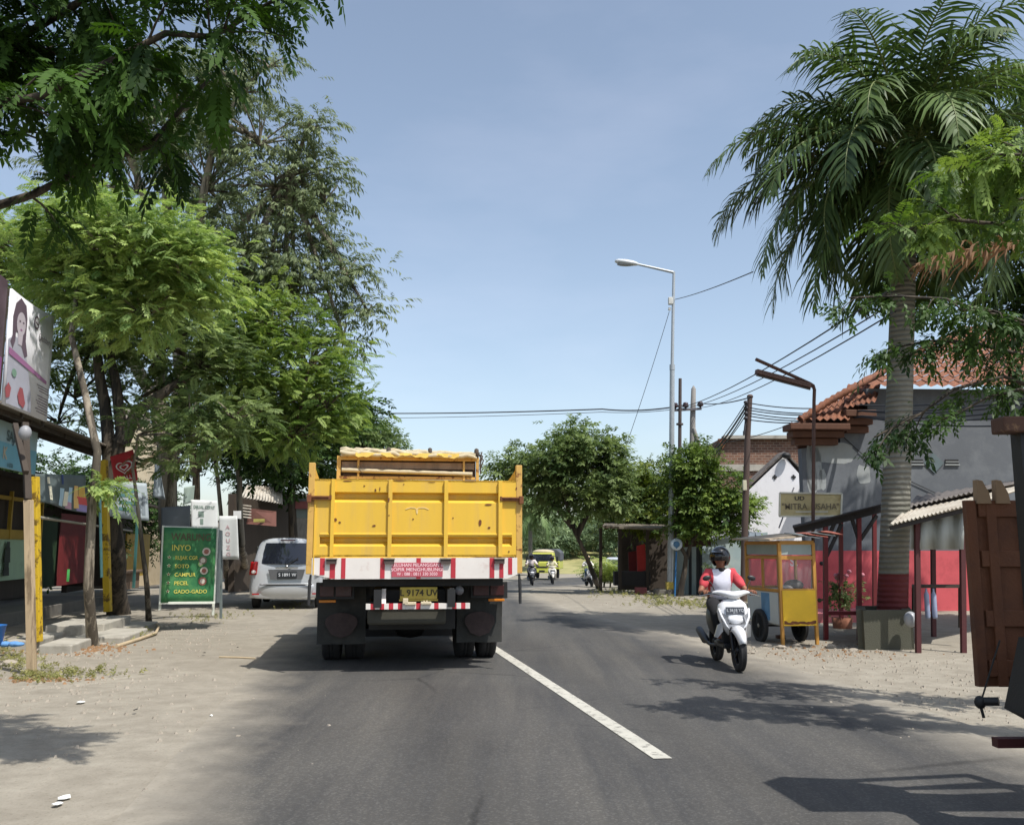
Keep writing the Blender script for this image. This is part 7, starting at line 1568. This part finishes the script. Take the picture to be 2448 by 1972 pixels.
for k, (u, v) in enumerate(((1998, 1375), (2007, 1372), (2030, 1366), (2024, 1376), (2062, 1374), (2001, 1382))): p = at(u, v, 18.3); m.ell(p, (.045, .045, .04), 8, 6); m.tube([p, V((at(2010, 1400, 18.3).x, 18.3, p.z-.35))], .006, 4, mi=1)
m.build('blossoms', [pm('blossom_pink', H('#d58a98'), .6), BARK], t)
m = MB(); m.lathe([(.16, 0), (.2, .3), (.17, .3), (0, .28)], V((at(2012, 1455, 18.3).x, 18.3, -.22)), 'z', 16); m.build('pot', pm('pot_clay', H('#8b5a45'), .9), t)
# ---- planter round palm
t = thing('planter', 'square weathered concrete planter at the foot of the big palm', 'planter', g(2110, 1530)); m = MB()
a, b = at(2063, 1540, 14.55), at(2174, 1540, 14.6); zz = -.25; h_ = at(2063, 1458, a.y).z
for p0, p1 in ((a, b), (a, a+V((.36, 1.0, 0))), (b, b+V((.36, 1.0, 0))), (a+V((.36, 1.0, 0)), b+V((.36, 1.0, 0)))):
    m.bar(V((p0.x, p0.y, (zz+h_)/2)), V((p1.x, p1.y, (zz+h_)/2)), .14, h_-zz)
m.build('wall', pm('planter_mossy', H('#4f4e42'), .95, .2, 3, .6, dirt=H('#45463a'), dscale=3, damt=.5, sharp=.3), t)
m = MB(); m.prism([a+V((.05, .05, .3)), b+V((-.05, .05, .3)), b+V((.3, .95, .3)), a+V((.4, .95, .3))], (0, 0, .05)); m.build('soil', pm('soil', H('#3a3128'), 1, .2, 5, .5), t)
# ---- second stall, tin roof and hanging cloth
t = thing('stall', 'stall with pale corrugated tin roof and hanging grey cloth right of the palm', 'stall', at(2240, 1500, 14.5))
m = MB(); corr(m, at(2128, 1254, 13.8), at(2322, 1206, 13.8), at(2560, 1130, 16.8), at(2190, 1196, 16.8), 20, .022); solid(m.build('roof_sheet', CORRL, t), .004)
m = MB(); corr(m, at(2170, 1213, 15.2), at(2360, 1168, 15.2), at(2560, 1130, 17.2), at(2190, 1186, 17.2), 16, .022); solid(m.build('upper_sheet', pm('tin_dark', H('#6a6460'), .7, .2, 3), t), .004)
for a_, b_ in ((at(2128, 1262, 13.9), at(2330, 1214, 13.9)), (at(2180, 1225, 16), at(2400, 1180, 16))):
    m = MB(); m.bar(a_, b_, .05, .06); m.build('beam', DT, t)
n = 16; m = MB(); top_ = [at(2176+(2306-2176)*i/n, 1247+(1214-1247)*i/n-2, 14.1+.04*math.sin(i*1.1)) for i in range(n+1)]; bot = [at(2176+(2304-2176)*i/n, 1313, 14.1+.09*math.sin(i*1.1+.4)) for i in range(n+1)]
m.add(top_+bot, [(i, i+1, n+1+i+1, n+1+i) for i in range(n)], True); solid(m.build('hanging_cloth', pm('cloth_palegrey', H('#9da09b'), .8, .06, 2, .2), t), .004)
for u, v0 in ((2192, 1512), (2300, 1512), (2230, 1490)):
    m = MB(); Y_ = 14.1 if v0 > 1500 else 16.6; a = at(u, v0, Y_); a.z = gz(a.x, Y_)-.02; m.bar(a, at(u, 1240, Y_), .07, .07); m.build('post', pm('post_darkred', H('#4a1f20'), .7), t)
m = MB(); m.prism([at(2180, 1405, 15), at(2300, 1405, 15), at(2300, 1402, 16.2), at(2180, 1402, 16.2)], (0, 0, .04)); 
for u in (2185, 2296): m.bar(at(u, 1500, 15), at(u, 1405, 15), .05)
m.build('table', DARKW, t)
t = thing('plastic_bottles', 'bluish white bottles and rags hanging under the stall table right of the palm', 'bottles', at(2230, 1450, 14.9)); 
for u, c_ in ((2216, 0), (2233, 1)):
    m = MB(); p = at(u, 1440, 14.9); m.lathe([(.03, -.25), (.04, -.22), (.04, .12), (.015, .18), (.015, .22), (0, .22)], p, 'z', 10); m.build('bottle', pm('plastic_white', H('#8d96ae'), .4), t)
t = thing('helmet', 'small white and grey motorcycle helmet lying beside the planter', 'helmet', at(2177, 1480, 14.3)); m = MB(); m.ell(at(2177, 1480, 14.3), (.10, .10, .12), 14, 10); m.build('shell', pm('helmet_white', H('#9a9da0'), .4), t)
# ---- dark truck body at the right edge
t = thing('cargo_truck', 'dark truck at the right edge with a swung open brown panelled wooden tail door', 'truck', (4.0, 3.5, -.1))
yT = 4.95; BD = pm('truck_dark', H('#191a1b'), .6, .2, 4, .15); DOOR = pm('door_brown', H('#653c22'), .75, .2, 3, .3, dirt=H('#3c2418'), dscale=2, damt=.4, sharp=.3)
xT = at(2440, 1300, yT).x; zt2 = at(2420, 1030, yT).z; zb2 = at(2400, 1760, yT).z
m = MB(); m.box((xT+1.15, yT-2.1, .95), (2.2, 4.0, .12)); m.prism([(xT-.05, yT, .98), (xT+2.3, yT, .98), (xT+2.3, yT, .52), (xT+.1, yT, zb2), (at(2386, 1500, yT).x, yT, .62)], (0, -3.9, 0)); m.build('chassis', BD, t)
m = MB(); m.box((xT+.06, yT-.05, (zt2+.9)/2), (.14, .10, zt2-.9)); m.box((xT+.06, yT-3.9, (zt2+.9)/2), (.12, .10, zt2-.9)); m.box((xT+.09, yT-2, 1.0), (.06, 3.9, .12)); m.box((xT+.09, yT-2, 1.35), (.04, 3.9, .08)); m.build('side_frame', BD, t)
m = MB(); m.box((at(2365, 1020, yT).x+1.3, yT-.08, at(2400, 1022, yT).z), (2.6, .14, .085)); m.build('top_beam', pm('beam_brown', H('#54392a'), .8, .2, 4, .3, dirt=H('#8a6a4a'), dscale=6, damt=.3), t, bevel=.01)
m = MB(); hk = 2.9  # unseen rack above the truck, outline projected up from the ground shadow it throws
def rk(u, v): p = g(u, v); return V((p.x+.42*hk, p.y-.36*hk, hk))
def slab(*uv): m.prism([rk(*q) for q in uv], (0, 0, .04))
slab((1854, 1897), (1901, 1882), (1935, 1884), (1960, 1905), (2080, 1972), (1976, 1972))
slab((1935, 1884), (2068, 1889), (2077, 1896), (2196, 1910), (2236, 1934), (2300, 1972), (2080, 1972), (1960, 1905))
slab((2068, 1889), (2372, 1875), (2364, 1883), (2077, 1896)); slab((2372, 1875), (2560, 1930), (2560, 1942), (2364, 1883)); slab((2196, 1910), (2404, 1898), (2520, 1905), (2520, 1912), (2202, 1916)); slab((2236, 1934), (2520, 1922), (2520, 1972), (2300, 1972))
for q in ((1901, 1882), (2372, 1875)):
    p = rk(*q); m.bar(V((max(p.x, xT+.06), min(p.y, yT-.1), 1.0)), V((max(p.x, xT+.06), min(p.y, yT-.1), hk)), .04)
m.build('shadow_rack', BD, t)
yd = yT+.35
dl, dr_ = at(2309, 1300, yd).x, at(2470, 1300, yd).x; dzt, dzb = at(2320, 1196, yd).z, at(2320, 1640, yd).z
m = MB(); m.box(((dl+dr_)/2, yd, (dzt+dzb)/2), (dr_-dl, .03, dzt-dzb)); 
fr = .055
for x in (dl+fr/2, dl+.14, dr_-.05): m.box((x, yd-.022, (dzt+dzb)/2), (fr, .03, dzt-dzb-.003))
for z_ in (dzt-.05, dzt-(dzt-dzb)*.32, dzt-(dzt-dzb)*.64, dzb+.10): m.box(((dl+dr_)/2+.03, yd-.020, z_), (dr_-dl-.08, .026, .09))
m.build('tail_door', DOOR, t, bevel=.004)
for u in (2341, 2386):
    m = MB(); a = at(u, 1196, yd); m.prism([a+V((-.035, 0, -.02)), a+V((.045, 0, -.02)), a+V((.035, 0, .04)), a+V((.0, 0, .11)), a+V((-.03, 0, .115))], (0, -.05, 0)); m.build('door_peg', pm('peg_wood', H('#8f7558'), .8), t)
m = MB(); m.bar(at(2378, 1774, yT-.05), at(2378, 1774, yT-.05)+V((1.6, 0, .01)), .06, .045); m.build('underrun_bar', pm('bar_red', H('#4a1d1c'), .6, .2, 5), t)
m = MB(); m.tube([at(2388, 1676, yT+.1), at(2345, 1676, yT+.15)], .022, 8); m.ell(at(2343, 1678, yT+.15), (.03, .03, .035), 10, 8); m.tube([at(2345, 1690, yT+.15), at(2352, 1715, yT+.15)], .008, 6); m.tube([at(2345, 1676, yT+.15), at(2390, 1530, yT+.1)], .005, 5); m.build('door_hook', BLK, t)
for y in (yT-1.0, yT-3.2): wheel(t, (xT+.35, y, .38), .40, .25, rim=_MC['wheel_steel']); wheel(t, (xT+1.9, y, .38), .40, .25, rim=_MC['wheel_steel'])
m = MB(); m.box((xT+1.15, yT-4.7, 1.3), (2.1, 1.4, 1.7)); m.build('cab', BD, t, bevel=.08)
# ---- wires
WB = pm('wire_black', H('#3a3c40'), .7)
def wire(label, pts, r, sag=0.0, grp='overhead wires'):
    P3 = [at(*p) for p in pts]; m = MB(); out = []
    for i in range(len(P3)-1):
        for k in range(12): f_ = k/12; q_ = P3[i].lerp(P3[i+1], f_); q_.z -= sag*4*f_*(1-f_); out.append(q_)
    out.append(P3[-1]); m.tube(out, r, 5, cap=False); return tag(m.build('wire', WB), label, 'wire', grp)
wire('long cable crossing the sky from the left trees to the crossarm pole', [(700, 985, 60), (1440, 978, 46), (1640, 968, 41.1)], .035, .15)
wire('faint second cable just below the long crossing cable', [(760, 1000, 60), (1440, 985, 47), (1640, 975, 41.5)], .016, .1)
wire('short cable joining crossarm pole and rusty utility pole', [(1674, 964, 41.1), (1793, 950, 26)], .02, .1)
lampw = [(1612, 716, Y0), (1760, 664, 20)]
wire('stay wire from the lamp control box up to the palm fronds', [(1614, 716, Y0), (1800, 650, 17)], .012, .05)
wire('thin stay wire slanting down left from the lamp control box', [(1600, 745, Y0), (1490, 1085, 33)], .010, .1)
for k, (a, b, s_) in enumerate((((1625, 975, 41), (2135, 688, 13), 'upper'), ((1640, 975, 41), (2140, 722, 13), 'middle'), ((1674, 975, 41), (2140, 745, 13), 'lower'))):
    wire('%s of three long wires climbing right from the crossarm to the palm' % s_, [a, b], .015 if k == 0 else .013, .25)
for k in range(6):
    v0 = (964, 975, 981, 988, 995, 1004)[k]; wire('%s wire of the bundle running right from the rusty utility pole' % ('top', 'second', 'third', 'fourth', 'fifth', 'lowest')[k], [(1793, v0, 25.9), (2060, v0+(4, 6, 2, 6, 2, -8)[k], 22.5), (2480, v0-(30, 26, 20, 14, 6, -10)[k], 17)], .016, .12)
for k, (u, v) in enumerate(((1690, 1088), (1700, 1085), (1704, 1092), (1712, 1080))): wire('%s cable dropping left from the rusty utility pole to the brick building' % ('first', 'second', 'third', 'fourth')[k], [(1783, 962+k*10, 25.9), (u, v, 34)], (.014, .03, .02, .014)[k], .1)
wire('cable rising right from the brick roof behind the sign lamp', [(1700, 1062, 33), (1900, 1010, 24), (2060, 950, 22.6)], .012, .1)
# ---- loose things on the verges
def scatter(label, name, uvr, mt, seed, grp):
    for k, (u, v, r, lb) in enumerate(uvr): tag(stone(None, u, v, r, mt, seed+k, name), lb, name, grp)
scatter('', 'stone', [(20, 1590, .09, 'rough pale stone at the left edge beside weeds'), (105, 1560, .10, 'grey stone at the foot of the broken steps'), (170, 1538, .06, 'small pale stone left of the slender trunk foot'), (245, 1542, .05, 'white pebble right of the slender trunk foot'), (262, 1528, .09, 'grey lump of rubble behind the slender trunk foot'), (300, 1520, .08, 'brown lump of rubble on the left verge beside the stick'),
    (1835, 1545, .06, 'small stone on the verge below the food cart wheel'), (1868, 1550, .07, 'pale stone left of centre below the food cart'), (1905, 1545, .06, 'flat stone below the yellow cart panel'), (1985, 1548, .08, 'rounded stone on the verge right of the food cart'), (2040, 1556, .06, 'small stone on the verge below the planter'), (1795, 1562, .05, 'dark stone just right of the white scooter wheel'), (1650, 1436, .10, 'rubble stone right of the lamp plinth'), (1700, 1444, .12, 'rubble stone on the bank before the pale blue wall'), (1585, 1428, .10, 'rubble stone left of the lamp plinth'), (1760, 1452, .09, 'rubble stone on the bank near the utility pole')], STONE, 100, 'stones on the verges')
t = thing('kerb_block', 'red and white kerb block left of the concrete pillar', 'kerb', g(1530, 1418)); m = MB(); c = g(1532, 1420); m.box(c+V((0, 0, .12)), (.42, .2, .24)); m.build('block', pm('kerb_pink', H('#a8625f'), .9, .1, 3), t, bevel=.02)
m = MB(); m.tube([g(278, 1545, .02), g(330, 1528, .03), g(372, 1513, .04), g(380, 1498, .05), g(372, 1488, .03)], [.03, .028, .024, .02, .012], 7); tag(m.build('branch', pm('stick', H('#b3a183'), .9, .15, 6)), 'long bent dry branch lying on the left verge', 'branch')
m = MB(); m.tube([g(524, 1570, .01), g(570, 1571, .012), g(610, 1573, .01)], [.012, .014, .01], 6); tag(m.build('stick', _MC['stick']), 'thin dry stick on the ground just left of the truck shadow', 'stick')
m = MB(); m.bar(at(335, 1115, 18), at(407, 1060, 18), .07, .06); tag(m.build('wooden_plank', PALEW), 'short sunlit plank slanting up among the tree stems right of the red flag', 'plank')
SCR = pm('scrap_white', H('#dcdcd6'), .8); SCD = pm('scrap_dark', H('#3c3832'), .9)
for k, (u, v, w_, dk, lb) in enumerate(((193, 1678, .07, 0, 'white paper scrap on the left shoulder'), (505, 1711, .03, 0, 'tiny white scrap near the left asphalt edge'), (153, 1906, .06, 0, 'round white scrap at the bottom left'), (138, 1922, .05, 0, 'narrow white scrap below the round one at bottom left'), (488, 1564, .05, 1, 'dark pebble left of the truck shadow'), (323, 1703, .035, 1, 'small dark pebble on the left shoulder'), (265, 1605, .03, 1, 'small dark pebble above the paper scrap'), (568, 1551, .03, 1, 'small dark chip left of the truck shadow'))):
    p = g(u, v, .012); rr = random.Random(k); m = MB(); n = 7; m.add([p+V((w_*.6*math.cos(2*PI*i/n)*rr.uniform(.6, 1.1), w_*.9*math.sin(2*PI*i/n)*rr.uniform(.6, 1.1), .01*rr.random()+(.02 if dk else 0))) for i in range(n)]+[p+V((0, 0, .03 if dk else .014))], [(i, (i+1) % n, n) for i in range(n)]); tag(solid(m.build('litter', SCD if dk else SCR), .003), lb, 'litter', 'litter on the left shoulder')
# weeds and leaf litter: stuff
def weeds(name, label, spots, seed, mt, kind='broad', size=.10):
    rg = np.random.default_rng(seed); P = []; D = []; S = []
    for u, v, ru, rv, n in spots:
        for _ in range(n):
            p = g(u+rg.normal(0, ru), v+abs(rg.normal(0, rv))*rg.choice([-1, 1])); P.append(p[:]); D.append((rg.normal(0, .5), rg.normal(0, .5), .9)); S.append(size*rg.uniform(.4, 1.4))
    v_, nq, va = place_sprigs(kind, np.array(P), np.array(D), np.array(S), .3, rg); tag(mesh_quads(name, v_, nq, mt, None, va), label, 'weeds', None, 'stuff')
WG = leafmat('weed_leaf', H('#6d7340'), H('#a9a46a'), .7, .3)
weeds('weeds', 'sparse dry green weeds along the left verge', [(40, 1585, 45, 16, 170), (120, 1620, 60, 6, 130), (220, 1612, 50, 5, 60), (20, 1560, 20, 14, 60), (330, 1515, 20, 5, 50), (290, 1530, 15, 4, 30), (170, 1528, 30, 5, 30), (500, 1478, 50, 6, 90), (700, 1450, 30, 6, 30)], 81, WG)
weeds('bank_weeds', 'dry grass and weeds on the bank round the lamp foot', [(1640, 1445, 60, 5, 190), (1500, 1418, 40, 5, 120), (1580, 1432, 30, 5, 80), (1450, 1415, 25, 4, 80), (1720, 1450, 40, 5, 60), (1780, 1462, 30, 5, 40)], 82, WG, size=.16)
def gravel(name, label, spots, seed, mt, r0=.012):
    rg = np.random.default_rng(seed); vs = []; n = 0
    for u, v, ru, rv, k in spots:
        for _ in range(k):
            p = np.array(g(u+rg.normal(0, ru), v+rg.normal(0, rv))); r = r0*rg.uniform(.5, 2.2); a = rg.uniform(0, 3)
            c = [p+np.array((r*math.cos(a+q*PI/2)*rg.uniform(.7, 1.2), r*math.sin(a+q*PI/2)*rg.uniform(.7, 1.2), .0)) for q in range(4)]; tp_ = [q*.5+p*.5+np.array((0, 0, r*.8)) for q in c]
            for i in range(4): vs += [c[i], c[(i+1) % 4], tp_[(i+1) % 4], tp_[i]]; n += 1
            vs += tp_; n += 1
    tag(mesh_quads(name, np.array(vs), n, mt), label, 'gravel', None, 'stuff')
gravel('gravel', 'small stones and rubble scattered on both verges', [(200, 1620, 160, 50, 330), (300, 1700, 200, 90, 110), (120, 1560, 90, 15, 250), (450, 1520, 80, 20, 200), (1950, 1560, 110, 16, 420), (2150, 1600, 130, 30, 260), (1700, 1450, 90, 8, 160), (1500, 1430, 80, 10, 120), (2250, 1680, 120, 30, 160)], 83, STONE)
gravel('leaf_litter', 'brown dry leaf litter along the foot of the left steps and the right verge', [(140, 1555, 90, 6, 260), (230, 1548, 40, 5, 120), (120, 1625, 60, 4, 120), (2000, 1560, 90, 8, 120)], 84, pm('leaf_litter', H('#8a6b4c'), .9, .3, 5), .014)
